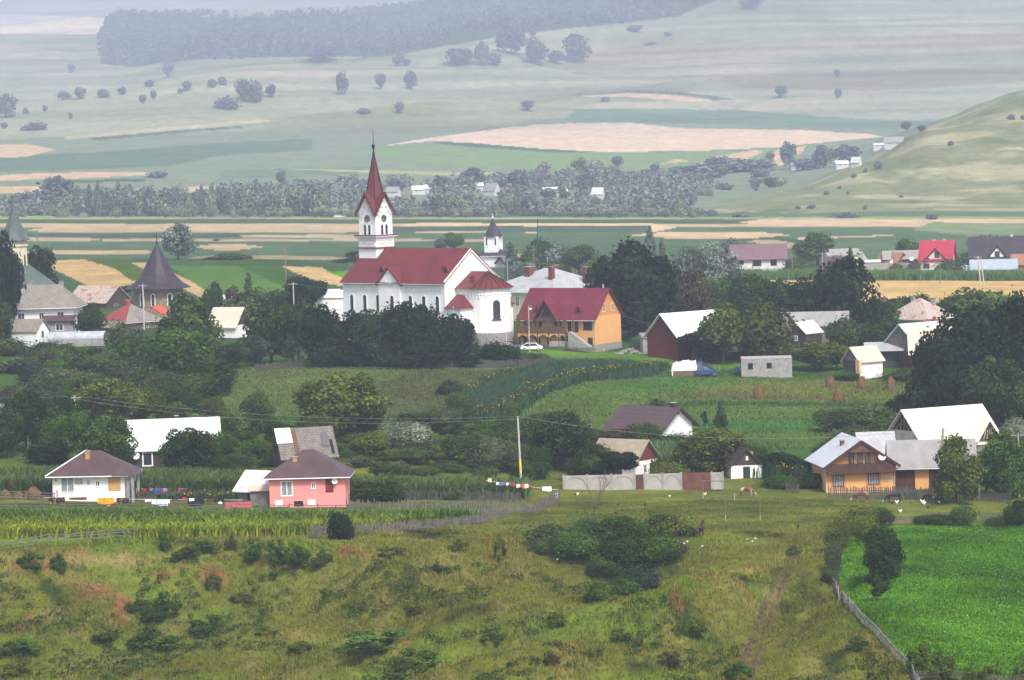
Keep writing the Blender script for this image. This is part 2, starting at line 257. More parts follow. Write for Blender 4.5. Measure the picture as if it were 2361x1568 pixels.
FIELDS=[
 # far slope
 ([(-99,500),(-99,395),(600,350),(900,320),(1300,270),(1700,265),(2100,300),(2300,300),(2000,500)],FG,4),
 ([(-99,255),(500,190),(900,175),(1300,150),(1300,210),(900,240),(500,290),(-99,330)],DRY,6),
 ([(-99,365),(200,352),(500,330),(720,320),(720,345),(500,360),(400,382),(-99,400)],(.075,.125,.075),2),
 ([(-99,334),(60,332),(130,345),(60,362),(-99,368)],STUB,2),([(150,315),(400,292),(600,276),(640,280),(400,300),(150,322)],(.32,.27,.16),1),
 ([(200,318),(420,300),(560,290),(560,296),(420,306),(220,324)],(.05,.09,.04),1),
 ([(-99,408),(130,398),(330,396),(350,403),(200,410),(-99,420)],STUB,1),([(-99,430),(110,430),(100,444),(-99,446)],STUB,1),([(250,438),(540,427),(545,436),(300,450),(245,450)],STUB,1),([(150,416),(335,411),(335,418),(150,422)],CORN,1),
 ([(520,392),(840,386),(840,400),(620,412),(500,418)],(.105,.15,.09),2),([(620,388),(1150,398),(1150,406),(900,400)],(.28,.27,.12),1),
 ([(1250,400),(1350,392),(1560,400),(1500,420),(1200,425)],(.12,.17,.07),2),
 ([(900,335),(1100,338),(1300,352),(1600,350),(1800,342),(1700,380),(1300,392),(1000,380),(820,350)],(.13,.20,.075),2),
 ([(1020,322),(1150,330),(1290,342),(1350,351),(1290,352),(1100,340),(1000,330)],CORN,1),
 ([(880,336),(960,322),(1050,310),(1180,292),(1300,284),(1450,282),(1570,296),(1700,297),(1850,300),(2000,308),(2040,316),(1960,322),(1800,338),(1600,348),(1400,350),(1250,343),(1100,330),(1000,325)],(.50,.37,.26),1),
 ([(1330,222),(1450,214),(1560,220),(1650,232),(1600,234),(1450,223)],STUB,.7),([(1320,220),(1450,208),(1570,212),(1690,228),(1650,231),(1560,218),(1450,212)],CORN,.7),
 ([(1610,378),(1640,362),(1740,345),(1760,350),(1700,375)],STUB,1),([(1760,378),(1790,345),(1860,335),(1850,350),(1800,382)],STUB,1),([(1560,366),(1520,378),(1590,372)],STUB,1),
 ([(1330,250),(1700,252),(2000,275),(2300,285),(2100,300),(1700,288),(1300,275)],(.09,.15,.08),3),
 ([(1650,175),(2000,165),(2361,150),(2361,190),(2000,210),(1700,200)],(.17,.15,.075),6),([(1300,120),(1700,95),(2361,75),(2361,105),(1700,130),(1300,150)],(.2,.17,.1),6),
 ([(-99,485),(50,484),(130,484),(125,512),(-99,512)],(.2,.33,.04),1),([(-99,478),(120,478),(50,486),(-99,487)],STUB,.5),
 ([(252,42),(620,42),(900,25),(1200,-5),(1800,-60),(1650,0),(1560,38),(1180,78),(900,128),(640,132),(450,138),(300,155),(240,140),(228,110)],(.03,.05,.02),3),
 ([(-99,30),(240,40),(240,78),(-99,78)],(.5,.4,.3),2),
 # valley floor strips
 ([(-99,512),(-99,640),(2461,640),(2461,485),(1500,492),(700,500)],(.07,.12,.06),0),
 (S(500,505),(.2,.24,.1),1),(S(506,515),(.045,.075,.025),1),(S(516,524,-99,2461,0),(.38,.29,.17),1.2),(S(525,536,60,900,40),(.36,.28,.17),1),
 (S(514,536,900,1560,60),(.50,.36,.22),1),(S(534,549,1450,1830,90),(.50,.36,.22),1),(S(505,519,1700,2461,60),(.45,.32,.2),1),
 (S(521,534,880,1500,0),(.05,.085,.055),1),(S(538,547,-99,560,30),(.045,.08,.05),1),(S(548,556,-99,230,30),(.36,.28,.18),.8),(S(551,556,200,1180,60),(.36,.28,.18),.8),(S(541,549,540,900,50),(.36,.3,.2),.8),(S(562,577,440,610,60),(.40,.30,.18),.8),
 (S(577,585,55,362,25),(.42,.32,.18),.8),(S(565,578,-99,400,20),(.075,.12,.06),1),(S(590,600,430,800,50),(.3,.25,.14),.8),(S(586,596,900,1300,50),(.34,.27,.16),.8),
 ([(2150,512),(2361,514),(2361,540),(2250,545),(2100,530)],(.15,.2,.09),1),([(1700,553),(1790,551),(1850,562),(1860,574),(1790,572),(1740,560)],(.36,.28,.18),1),
 ([(1640,556),(1800,545),(1880,560),(1950,580),(1900,585),(1860,566),(1790,553)],(.045,.08,.03),1),([(1840,548),(2060,541),(2060,544),(1840,552)],STUB,.4),([(1880,560),(2361,545),(2461,620),(1900,625)],(.085,.14,.065),2),
 # knoll fields left of the church
 ([(-99,620),(90,600),(440,596),(800,600),(840,700),(500,760),(-99,700)],(.05,.10,.04),1),
 ([(80,602),(200,597),(255,612),(300,636),(325,650),(262,664),(215,665),(165,640),(115,618)],(.48,.33,.15),1.5),
 ([(195,598),(290,594),(325,615),(340,640),(305,648),(262,618)],(.075,.12,.02),1.5),
 ([(300,605),(345,604),(440,648),(480,672),(470,690),(430,670),(370,640)],(.44,.32,.16),1),
 ([(390,613),(560,614),(640,628),(700,660),(720,700),(500,705),(470,668)],(.085,.17,.035),1.5),
 ([(530,606),(590,603),(680,636),(780,655),(810,690),(720,690),(620,645)],(.05,.11,.02),1.5),
 ([(650,614),(740,616),(800,645),(800,662),(745,652),(690,634)],(.50,.35,.16),1.2),([(752,625),(815,624),(805,644),(772,634)],(.10,.27,.02),.8),
 # right wheat and corn
 ([(1690,640),(2461,644),(2461,740),(1690,740)],(.56,.38,.16),1),([(1690,630),(2461,632),(2461,647),(1690,643)],(.07,.13,.03),.5),
 # village middle ground
 ([(540,845),(900,852),(1210,845),(1260,905),(1100,990),(880,960),(640,960),(480,950),(520,880)],(.115,.15,.04),2),
 ([(870,880),(980,852),(1240,850),(1150,900),(1060,950),(960,975),(880,960),(850,915)],(.085,.10,.036),5),
 ([(1195,800),(1470,812),(1700,828),(1720,850),(1540,858),(1290,840),(1200,842)],LAWN,2),
 ([(1000,975),(1080,908),(1200,858),(1290,838),(1420,838),(1545,850),(1500,868),(1340,880),(1250,912),(1180,962),(1150,978)],(.045,.085,.04),3),
 ([(1150,985),(1200,960),(1265,905),(1350,880),(1560,866),(1900,870),(2130,880),(2130,1030),(1900,1030),(1700,1030),(1300,990)],(.10,.155,.034),2),
 ([(1340,895),(1480,875),(1700,872),(1560,900),(1500,906)],(.07,.155,.028),2),
 ([(1490,930),(1640,925),(2110,930),(2110,940),(1640,935),(1450,950)],(.055,.105,.028),1.5),([(1600,970),(2000,960),(1990,995),(1640,1000)],(.065,.155,.035),1.5),
 ([(1600,895),(1760,880),(2130,872),(2130,915),(1900,925),(1600,915)],(.135,.16,.035),1.5),([(1560,905),(1900,915),(1900,922),(1560,916)],(.13,.12,.05),1.5),
 # foreground
 ([(-99,1235),(200,1232),(420,1232),(300,1250),(-99,1262)],(.13,.21,.02),1),([(-99,1160),(1130,1160),(1130,1190),(700,1232),(-99,1240)],(.08,.10,.02),2),
 ([(1995,1212),(2461,1206),(2461,1560),(2200,1568),(2090,1520),(1990,1420),(1925,1330),(1955,1240)],BRI,3),
]
def ground_colour(px,py,X,Y):
    yo=Y/K; px=np.clip(px,3,2358); n=len(px) if px.ndim else 1
    big=fbm(X/9,Y/14,4)
    def lerp(a,b,t): return a+(b-a)*t[...,None]
    col=np.ones(px.shape+(3,))*np.array(OLIVE)
    col=lerp(col,np.array(MEAD),sstep(308,322,yo)); col=lerp(col,np.array(GRN),sstep(366,385,yo))
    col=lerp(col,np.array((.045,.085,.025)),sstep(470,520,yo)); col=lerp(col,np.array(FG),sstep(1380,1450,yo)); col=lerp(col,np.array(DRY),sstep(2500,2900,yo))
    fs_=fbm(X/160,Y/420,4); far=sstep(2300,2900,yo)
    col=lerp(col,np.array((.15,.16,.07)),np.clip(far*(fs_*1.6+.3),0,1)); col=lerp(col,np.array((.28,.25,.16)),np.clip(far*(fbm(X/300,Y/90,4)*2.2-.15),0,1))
    hill=1.*((yo>1385)&(yo<2300)&inpoly(px+4*fbm(X/30,Y/60,3),py,[(1560,491),(1700,468),(1850,432),(1920,402),(2000,368),(2080,315),(2200,270),(2420,190),(2420,492)])); col=lerp(col,np.array((.20,.19,.055)),hill); col=lerp(col,np.array((.34,.30,.17)),np.clip(hill*(fbm(X/40,Y/25,4)*2.4),0,.8)); col=lerp(col,np.array((.08,.11,.03)),np.clip(hill*(fbm(X/25+50,Y/60,4)*2.-.1),0,.7))
    wob=fbm(X/(yo*.05),Y/(yo*.07),3)
    for poly,c,wv in FIELDS:
        m=inpoly(px+wob*wv*1.5,py+wob*wv,poly); col[m]=c
    hl=hill[...,None]
    hc=lerp(lerp(np.ones(px.shape+(3,))*np.array((.145,.16,.075)),np.array((.30,.27,.15)),np.clip(fbm(X/40,Y/25,4)*2.4,0,.8)),np.array((.07,.10,.03)),np.clip(fbm(X/25+50,Y/60,4)*2.-.1,0,.7)); col=col*(1-hl)+hc*hl
    Zt=zt(X,Y); st=fbm(X/600,Zt/7,4)*far; col=col*(1+.55*st[...,None]*np.array((1,.9,.9)))
    # wasteland: drier straw, dark herb clumps, red soil on the bank, worn track
    wst=(yo<325)&~inpoly(px,py,FIELDS[-1][0])&~inpoly(px,py,FIELDS[-2][0])&~inpoly(px,py,FIELDS[-3][0])
    def blend(c,a): 
        a=np.clip(a,0,1)*wst; return col+(np.array(c)-col)*a[...,None]
    col=blend((.19,.165,.045),(fbm(X/4,Y/6,4)*2.6+.1)*.8); col=blend((.03,.05,.012),(fbm(X/6+90,Y/7,5)*3-.7)); col=blend((.12,.17,.02),(fbm(X/12+40,Y/10,4)*3-.35)*.8)
    bank=np.exp(-((py-1345)/70)**2)*(1-sstep(650,980,px)); 
    soil=np.zeros(px.shape)
    for (sx,sy,rx,ry) in ((215,1365,70,38),(300,1400,70,45),(60,1300,60,25),(40,1450,50,30),(130,1290,40,20),(490,1330,45,30),(620,1310,50,22),(700,1300,60,22),(800,1275,60,22),(560,1370,30,14),(1130,1280,18,34),(1125,1240,12,20),(980,1330,40,10),(380,1320,40,20),(940,1480,14,8),(1560,1380,20,60),(1470,1480,16,16),(1640,1330,20,14),(200,1270,50,18)):
        soil=np.maximum(soil,np.exp(-((px-sx)/rx)**2-((py-sy)/ry)**2))
    sn=fbm(X/2.2+33,Y/2.6,5)
    col=blend((.20,.09,.04),(soil*1.5+sn*1.3-.75)); col=blend((.25,.20,.07),np.exp(-((px-250)/170)**2-((py-1290)/22)**2)*1.3+sn*.8-.3)
    # track: two worn ruts
    for off in (-7,16):
        t=np.clip((py-1270)/300,0,1); cxp=1838-150*t**1.1-12*np.sin(t*5)+off*(.5+t); wd=3.5+6*t
        col=blend((.13,.088,.055),(np.exp(-((px-cxp)/wd)**2)*(py>1265)*1.9*(.6+sn)))
    med=(yo>312)&(yo<372)
    col=np.where(med[...,None],col*(1+ (fbm(X/5,Y/3.,4)*.5)[...,None]*np.array((1.3,1,.8))),col)
    daisy=inpoly(px,py,FIELDS[-1][0]); col[daisy]*=(1+.35*big[daisy,None])
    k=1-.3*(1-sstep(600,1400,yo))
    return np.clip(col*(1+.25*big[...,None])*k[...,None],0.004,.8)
def build_ground():
    # rows: about one per picture row
    Yd=np.concatenate([np.linspace(300,1000,4000),np.linspace(1001,14500,9000)])
    dens=np.zeros(len(Yd))
    for q in (150,600,1180,1700,2250):
        X=(q-CX)/FV*Yd; _,py=proj(X,Yd,zt(X,Yd)); dens=np.maximum(dens,np.abs(np.gradient(py,Yd)))
    cum=np.concatenate([[0],np.cumsum((dens[1:]+dens[:-1])/2*np.diff(Yd))]); nr=int(cum[-1]/3.0); print('rows',nr)
    rows=np.interp(np.linspace(0,cum[-1],nr),cum,Yd); rows=np.concatenate([[-400,-200,-80,0,60,120,180,230,270],rows,[16000]])
    q=np.concatenate([np.linspace(-2600,-60,60)[:-1],np.linspace(-60,2421,1000),np.linspace(2421,5000,60)[1:]]); t=(q-CX)/FV
    YY=np.repeat(rows[:,None],len(q),1); XX=t[None,:]*np.maximum(YY,700-0*YY)*1.0
    XX=t[None,:]*np.where(YY<300,np.maximum(YY,0)*.0+300+ (300-np.maximum(YY,-400))*.6,YY)
    ZZ=zt(XX,YY); px,py=proj(XX,np.maximum(YY,1),ZZ)
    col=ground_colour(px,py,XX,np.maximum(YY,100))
    nr,nc=XX.shape; idx=np.arange(nr*nc).reshape(nr,nc)
    Q=np.stack([idx[:-1,:-1],idx[:-1,1:],idx[1:,1:],idx[1:,:-1]],-1).reshape(-1,4)
    V=np.stack([XX,YY,ZZ],-1).reshape(-1,3)
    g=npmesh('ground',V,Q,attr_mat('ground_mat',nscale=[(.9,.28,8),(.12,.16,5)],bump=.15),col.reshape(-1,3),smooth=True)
    tag(g,kind='structure'); return g
build_ground()
# ---------------------------------------------------------------- haze
hz=MB().box(-6500,6500,-450,15900,-90,900).build('haze',newmat('haze_mat')[0]); tag(hz,kind='stuff',label='thin blue summer haze filling the valley',cat='haze')
t_=hz.data.materials[0].node_tree; vo=N(t_,'ShaderNodeVolumePrincipled'); ou=N(t_,'ShaderNodeOutputMaterial'); t_.links.new(vo.outputs[0],ou.inputs['Volume'])
vo.inputs['Color'].default_value=(.70,.79,1,1); vo.inputs['Density'].default_value=.000165; vo.inputs['Anisotropy'].default_value=0.0
# ---------------------------------------------------------------- building kit
WHITE=mat('white_render',(.70,.69,.67),.9,.08,.5,dirt=((.55,.53,.5),.35,.62)); WHITEC=mat('church_white',(.76,.75,.74),.9,.05,.4)
CREAM=mat('cream_render',(.62,.56,.38),.9,.06,.5); PINK=mat('pink_render',(.75,.26,.24),.9,.06,.8,dirt=((.6,.3,.28),.6,.6)); ORANGE=mat('orange_render',(.64,.33,.12),.9,.05,.6); ORANGED=mat('deep_orange_render',(.55,.23,.07),.9,.05,.6)
GREYC=mat('grey_concrete',(.27,.26,.25),.9,.18,1.3,dirt=((.17,.16,.15),.8,.55)); STONE=mat('brown_stone',(.24,.18,.12),.95,.35,1.6,('z',.8,.25),dirt=((.12,.10,.08),2,.52)); PLINTH=mat('grey_stone',(.24,.22,.20),.95,.25,2.5)
BRICK=mat('red_brick',(.15,.045,.03),.9,.2,3,('z',.4,.3)); BRICKY=mat('yellow_brick',(.42,.24,.10),.9,.2,3,('z',.4,.3))
DWOOD=mat('dark_wood',(.055,.04,.032),.85,.3,1.5,('h',.3,.5)); GWOOD=mat('grey_wood',(.15,.135,.12),.9,.3,1.8,('h',.28,.5)); LOG=mat('dark_logs',(.05,.04,.036),.9,.3,1.2,('z',.5,.5)); BWOOD=mat('brown_wood',(.12,.06,.035),.8,.25,1.5,('h',.3,.35)); REDW=mat('red_boards',(.11,.014,.014),.85,.2,1,('h',.3,.3)); MAROON=mat('maroon_boards',(.13,.025,.025),.8,.25,1.5,('h',.4,.3)); GRNW=mat('green_boards',(.018,.04,.035),.8,.25,1.5,('h',.35,.4))
RTILE=mat('red_tile_roof',(.135,.012,.014),.55,.2,.35,('xz',.9,.32),spec=.4,bump=.05); MTILE=mat('magenta_tile_roof',(.14,.012,.026),.5,.2,.4,('xz',1.0,.34),spec=.4,bump=.05); CRIMS=mat('crimson_roof',(.32,.02,.045),.5,.1,.5,('x',.9,.12)); BTILE=mat('brown_tile_roof',(.075,.04,.044),.5,.12,.8,('xz',.9,.35),spec=.4,bump=.05); BMET=mat('brown_metal_roof',(.08,.045,.048),.5,.22,.4,('h',.5,.35),bump=.03)
PURP=mat('dark_purple_roof',(.032,.022,.032),.6,.25,.5,('h',1.3,.2)); ZINC=mat('pale_zinc_roof',(.33,.33,.34),.6,.18,.5,('h',.9,.16),dirt=((.33,.30,.28),.5,.57)); WMET=mat('white_metal_roof',(.66,.67,.69),.45,.07,.3,('h',.45,.06),bump=.02); SILV=mat('silver_metal_roof',(.50,.52,.55),.45,.08,.6,('h',.4,.14),bump=.02); CREAMR=mat('cream_sheet_roof',(.50,.43,.34),.6,.08,.4,('h',1.2,.12))
ASB=mat('grey_fibre_cement_roof',(.20,.175,.15),.85,.18,.7,('h',1.1,.18),dirt=((.17,.13,.10),.6,.55)); ASBL=mat('light_fibre_cement_roof',(.25,.24,.23),.85,.18,.7,('h',.5,.18),dirt=((.22,.2,.18),.6,.55)); RUST=mat('rusty_tin_roof',(.40,.33,.29),.7,.2,.5,('h',1,.2),dirt=((.26,.10,.06),.5,.5)); SHING=mat('weathered_board_roof',(.17,.15,.13),.9,.25,1.5,('hz',.55,.4)); GREENR=mat('green_copper_roof',(.075,.10,.088),.7,.25,.5,('h',.8,.2)); REDR=mat('faded_red_roof',(.24,.045,.035),.7,.15,.6,('h',.9,.2)); ORR=mat('orange_roof',(.42,.08,.04),.7,.1,.6,('h',.9,.2)); TIMB=mat('new_timber_boards',(.80,.69,.56),.8,.1,.8,('z',.75,.3)); TERRA=mat('brown_clay_roof',(.26,.12,.075),.8,.2,.6,('h',.9,.2)); GREENM=mat('mint_paint',(.25,.5,.42),.6,.1)
GLASS=mat('dark_glass',(.03,.035,.045),.15,.3,.7,spec=.6); CURT=mat('curtained_glass',(.25,.27,.29),.3,.3,2,('x',.5,.3)); WFR=mat('white_frame',(.8,.8,.8),.6,.03); BFR=mat('brown_frame',(.05,.022,.018),.6,.1); GREYFR=mat('grey_frame',(.3,.3,.3),.6,.1); IRON=mat('dark_iron',(.03,.03,.03),.5,.1,metal=.5); GUTT=mat('zinc_gutter',(.55,.55,.56),.5,.1); BLACK=mat('black_void',(.01,.01,.012),.9,.1)
class House:
    def __init__(s,name,label,cat,vx,vy,Y,yaw,L,D,h,rh,wall=None,roof=None,anchor=(0,-1),kind='gable',over=.5,gable=None,group=None,ridge=None,th=.14,found=2.5,plinth=None,skew=0,rover=None):
        wall=wall or WHITE; roof=roof or ZINC; Y=Y*K; a=R(yaw); P=at(vx,vy,Y); lx,ly=anchor[0]*L/2,anchor[1]*D/2
        base=P-Vector((lx*math.cos(a)-ly*math.sin(a),lx*math.sin(a)+ly*math.cos(a),0))
        s.L,s.D,s.h,s.rh=L,D,h,rh; s.o=empty(name,base,a,label,cat,group); s.P=base; s.a=a; o=s.o
        if kind=='gable':
            if gable: MB().box(-L/2,L/2,-D/2,D/2,-found,h).build('wall',wall,o); MB().prism([(-D/2,h),(D/2,h),(0,h+rh)],-L/2,L/2).build('gable',gable,o)
            else: MB().prism([(-D/2,-found),(D/2,-found),(D/2,h),(0,h+rh),(-D/2,h)],-L/2,L/2).build('wall',wall,o)
            ro=over if rover is None else rover; sl=rh/(D/2); e=D/2+over; z0=h-over*sl
            s.roof=MB().prism([(-e,z0+.03),(0,h+rh+.03),(e,z0+.03),(e,z0+th+.03),(0,h+rh+th*1.3+.03),(-e,z0+th+.03)],-L/2-ro,L/2+ro).build('roof',roof,o)
        elif kind=='hip':
            MB().box(-L/2,L/2,-D/2,D/2,-found,h).build('wall',wall,o)
            l,d=L/2+over,D/2+over; z=h-.02; r=(L-D)/2 if ridge is None else ridge/2; r=max(r,.05); Z=h+rh
            if L>=D or ridge is not None: tp=[(-r,0,Z),(r,0,Z)]; fs=[(0,1,5,4),(1,2,5),(2,3,4,5),(3,0,4)]
            else: r=(D-L)/2; tp=[(0,-r,Z),(0,r,Z)]; fs=[(0,1,4),(1,2,5,4),(2,3,5),(3,0,4,5)]
            m=MB(); m.add([(-l,-d,z),(l,-d,z),(l,d,z),(-l,d,z)]+tp,fs+[(3,2,1,0)]); s.roof=m.build('roof',roof,o)
            MB().box(-l+.02,l-.02,-d+.02,d-.02,z-.16,z-.004).build('eaves',WFR,o)
        elif kind=='mono':   # low at front
            MB().prism([(-D/2,-found),(D/2,-found),(D/2,h+rh),(-D/2,h)],-L/2,L/2).build('wall',wall,o)
            sl=rh/D; e=D/2+over; s.roof=MB().prism([(-e,h-over*sl+.03),(e,h+rh+over*sl+.03),(e,h+rh+over*sl+th),(-e,h-over*sl+th)],-L/2-over,L/2+over).build('roof',roof,o)
        if plinth: MB().box(-L/2-.06,L/2+.06,-D/2-.06,D/2+.06,-found,plinth).build('plinth',PLINTH,o)
    def fp(s,face,t,z,out=0):
        L,D=s.L,s.D
        if face=='F': return Vector((-L/2+t*L,-D/2-out,z)),Vector((1,0,0)),Vector((0,-1,0))
        if face=='R': return Vector((L/2+out,-D/2+t*D,z)),Vector((0,1,0)),Vector((1,0,0))
        return Vector((-L/2-out,D/2-t*D,z)),Vector((0,-1,0)),Vector((-1,0,0))
    def fbox(s,mb,face,t,z,w,h,d0,d1,dx=0):
        p,u,n=s.fp(face,t,z); p=p+u*dx; z0=Vector((0,0,1))
        pts=[]
        for d in (d0,d1):
            for (a,b) in ((-w/2,0),(w/2,0),(w/2,h),(-w/2,h)): pts.append(p+u*a+z0*b+n*d)
        mb.add(pts,[(0,1,2,3),(4,5,6,7),(0,1,5,4),(1,2,6,5),(2,3,7,6),(3,0,4,7)]); return mb
    def win(s,face,t,z,w=1.1,h=1.3,fr=WFR,gl=GLASS,mull=1,name='window',trim=None,fw=.11,cross=False,label=None):
        m=MB(); f=fw
        for (dx,zz,ww,hh) in ((-w/2+f/2,0,f,h),(w/2-f/2,0,f,h),(0,-f,w+.1,f),(0,h,w+.04,f*.8)): s.fbox(m,face,t,z+zz,ww,hh,.003,.07,dx)
        for k in range(mull): s.fbox(m,face,t,z,f*.7,h,.003,.06,-w/2+w*(k+1)/(mull+1))
        if cross: s.fbox(m,face,t,z+h*.62,w,f*.6,.003,.055)
        o=m.build(name,fr,s.o); s.fbox(MB(),face,t,z+.01,w-f*1.6,h-.02,.002,.03).build('pane',gl,o)
        if trim: s.fbox(s.fbox(s.fbox(s.fbox(MB(),face,t,z-.3,w+.6,.28,.002,.05),face,t,z+h+.02,w+.6,.25,.002,.05),face,t,z,.25,h,.002,.05,-w/2-.17),face,t,z,.25,h,.002,.05,w/2+.17).build('window_surround',trim,s.o)
        if label: o['label']=label
        return o
    def door(s,face,t,z,w,h,m=BFR,name='door',handle=True):
        o=s.fbox(MB(),face,t,z,w,h,.003,.07).build(name,m,s.o)
        if handle: s.fbox(MB(),face,t,z+h*.48,.12,.06,.072,.12,w*.38).build('handle',IRON,o)
        return o
    def chim(s,x,y,z0,h,w=.6,m=BRICK,cap=True):
        o=MB().box(x-w/2,x+w/2,y-w/2,y+w/2,z0,z0+h).build('chimney',m,s.roof)
        if cap: MB().box(x-w/2-.08,x+w/2+.08,y-w/2-.08,y+w/2+.08,z0+h+.003,z0+h+.12).build('chimney_cap',GREYC,s.roof)
        return o
    def dish(s,face,t,z,r=.45,out=.5,tilt=25):
        p,u,n=s.fp(face,t,z,out); m=MB(); seg=12; dirn=(n+Vector((0,0,math.tan(R(tilt))))).normalized(); a=dirn.cross(Vector((0,0,1))).normalized(); b=a.cross(dirn)
        vs=[p-dirn*.12]; fs=[]
        for k in range(seg): an=2*math.pi*k/seg; vs.append(p+(a*math.cos(an)+b*math.sin(an))*r)
        for k in range(seg): fs.append((0,1+k,1+(k+1)%seg))
        vs2=[v-dirn*.04 for v in vs]; m.add(vs,fs); m.add(vs2,fs)
        o=m.build('satellite_dish',WFR,s.o); mm=MB(); mm.tube([p-dirn*.12,s.fp(face,t,z,0)[0]],.03); mm.tube([p-b*r,p+dirn*.45],.02); mm.box(*sum(([c-.05,c+.05] for c in (p+dirn*.45)),[])); mm.build('dish_arm',GREYFR,o)
    def gutter(s,over=.5):
        m=MB(); sl=s.rh/(s.D/2); z=s.h-over*sl
        m.tube([(-s.L/2-over,-s.D/2-over-.06,z),(s.L/2+over,-s.D/2-over-.06,z)],.07); m.tube([(s.L/2-.1,-s.D/2-over,z),(s.L/2-.1,-s.D/2-.08,z-.4),(s.L/2-.1,-s.D/2-.08,0)],.05); m.build('gutter',GUTT,s.o)
    def part(s,name,mb,m,par=None): return mb.build(name,m,par or s.o)
def arch_pts(w,h,n=8): return [(-w/2,0),(w/2,0)]+[(w/2*math.cos(math.pi*i/n),h-w/2+w/2*math.sin(math.pi*i/n)) for i in range(n+1)]
def flat_on(H,face,t,z,pts,d0,d1,mb=None,dx=0):
    mb=mb or MB(); p,u,n=H.fp(face,t,z); p=p+u*dx; k=len(pts)
    vs=[p+u*a+Vector((0,0,b))+n*d0 for a,b in pts]+[p+u*a+Vector((0,0,b))+n*d1 for a,b in pts]
    mb.add(vs,[tuple(range(k)),tuple(range(k,2*k))]+[(i,(i+1)%k,k+(i+1)%k,k+i) for i in range(k)]); return mb
def arch_win(H,face,t,z,w,h,sill=None,hood=True):
    o=flat_on(H,face,t,z,arch_pts(w,h),.004,.03).build('window',GLASS,H.o)
    pts=arch_pts(w,h); po=arch_pts(w+.3,h+.15); m=MB(); p,u,n=H.fp(face,t,z)
    A=[p+u*a+Vector((0,0,b)) for a,b in pts[1:]+pts[:1]]; B=[p+u*a+Vector((0,0,b)) for a,b in po[1:]+po[:1]]
    k=len(A)-1; vs=[x+n*.1 for x in A[:k+1]]+[x+n*.1 for x in B[:k+1]]+[x+n*.005 for x in A[:k+1]]+[x+n*.005 for x in B[:k+1]]; q=k+1
    for i in range(k): m.add([vs[i],vs[i+1],vs[q+i+1],vs[q+i]],[(0,1,2,3)]); m.add([vs[i],vs[i+1],vs[2*q+i+1],vs[2*q+i]],[(0,1,2,3)]); m.add([vs[q+i],vs[q+i+1],vs[3*q+i+1],vs[3*q+i]],[(0,1,2,3)])
    m.build('frame',WFR,o)
    if sill: H.fbox(MB(),face,t,z-.18,w+.5,.16,.003,.22).build('sill',sill,o)
    return o
def frieze(H,face,t0,t1,z,step=.9,sz=.28,n=None):
    """row of little round arches under an eave"""
    m=MB(); p0,u,nn=H.fp(face,t0,z); p1,_,_=H.fp(face,t1,z); ln=(p1-p0).length; c=max(1,int(ln/step))
    for i in range(c+1):
        p=p0+(p1-p0)*(i/c if c else 0)
        for k in range(5):
            a=math.pi*k/5; b=math.pi*(k+1)/5
            q=[p+u*math.cos(a)*sz+Vector((0,0,math.sin(a)*sz)),p+u*math.cos(b)*sz+Vector((0,0,math.sin(b)*sz)),p+u*math.cos(b)*(sz+.14)+Vector((0,0,math.sin(b)*(sz+.14))),p+u*math.cos(a)*(sz+.14)+Vector((0,0,math.sin(a)*(sz+.14)))]
            m.add([x+nn*.004 for x in q]+[x+nn*.16 for x in q],[(0,1,2,3),(4,5,6,7),(0,1,5,4),(1,2,6,5),(2,3,7,6),(3,0,4,7)])
        e=p+u*(sz+.07); m.add([e+u*a_+Vector((0,0,b_))+nn*c_ for c_ in (.004,.16) for a_,b_ in ((-.07,-.45),(.07,-.45),(.07,0),(-.07,0))],[(0,1,2,3),(4,5,6,7),(0,1,5,4),(1,2,6,5),(2,3,7,6),(3,0,4,7)])
    return m
# ---------------------------------------------------------------- the big church
ch=House('church','large white church with long red tiled roof and slender clock tower','church',1029,790,503,-43,28,15,11.6,6,WHITEC,RTILE,anchor=(1,-1),over=.55,rover=.35,plinth=1.2)
ch.gutter(.55)
for zx in (915,1035,1155,1297,1450,1570,1690): arch_win(ch,'F',(zx-832)/(1757-832),5.9 if zx!=1297 else 6.2,.95,3.0,RTILE)
frieze(ch,'F',.04,.37,10.3).build('arch_frieze',WHITEC,ch.o); frieze(ch,'F',.62,.96,10.3).build('arch_frieze',WHITEC,ch.o)
MB().box(-14.1,14.1,-7.62,-7.505,4.6,4.8).build('string_course',RTILE,ch.o)
# cross gable on the long side
cx_=-14+28*.475; g=ch.o
MB().prism([(cx_-2.9,4),(cx_+2.9,4),(cx_+2.9,11.4),(cx_,14.1),(cx_-2.9,11.4)],-7.9,-6.5,'y').build('cross_gable',WHITEC,g)
MB().prism([(cx_-3.4,10.85),(cx_,14.15),(cx_+3.4,10.85),(cx_+3.4,11.1),(cx_,14.45),(cx_-3.4,11.1)],-8.25,-3.9,'y').build('cross_gable_roof',RTILE,g)
m=MB()
for x_,z_ in ((0,12.9),(-.8,12.1),(.8,12.1),(-1.6,11.2),(1.6,11.2),(0,11.6)): m.box(cx_+x_-.12,cx_+x_+.12,-7.99,-7.903,z_-.8,z_)
m.build('gable_relief',WHITEC,g)
old=ch.D; ch.D=15.8; arch_win(ch,'F',(1297-832)/(1757-832),5.9,.95,3.0,None); ch.D=old
for zx in (1095,1635):   # roof vents
    x_=-14+28*(zx-832)/(1757-832)*.985+ (1.2 if zx<1300 else 2.6); zz=14.2
    d=MB().add([(x_-.9,-5.6,zz-1.0),(x_+.9,-5.6,zz-1.0),(x_,-5.6,zz+.45),(x_,-3.5,zz+.45)],[(0,1,2),(1,3,2),(0,2,3),(0,3,1)]).build('roof_dormer',RTILE,ch.roof)
    MB().add([(x_-.6,-5.63,zz-.9),(x_+.6,-5.63,zz-.9),(x_,-5.63,zz+.1)],[(0,1,2)]).build('louvre',BLACK,d)
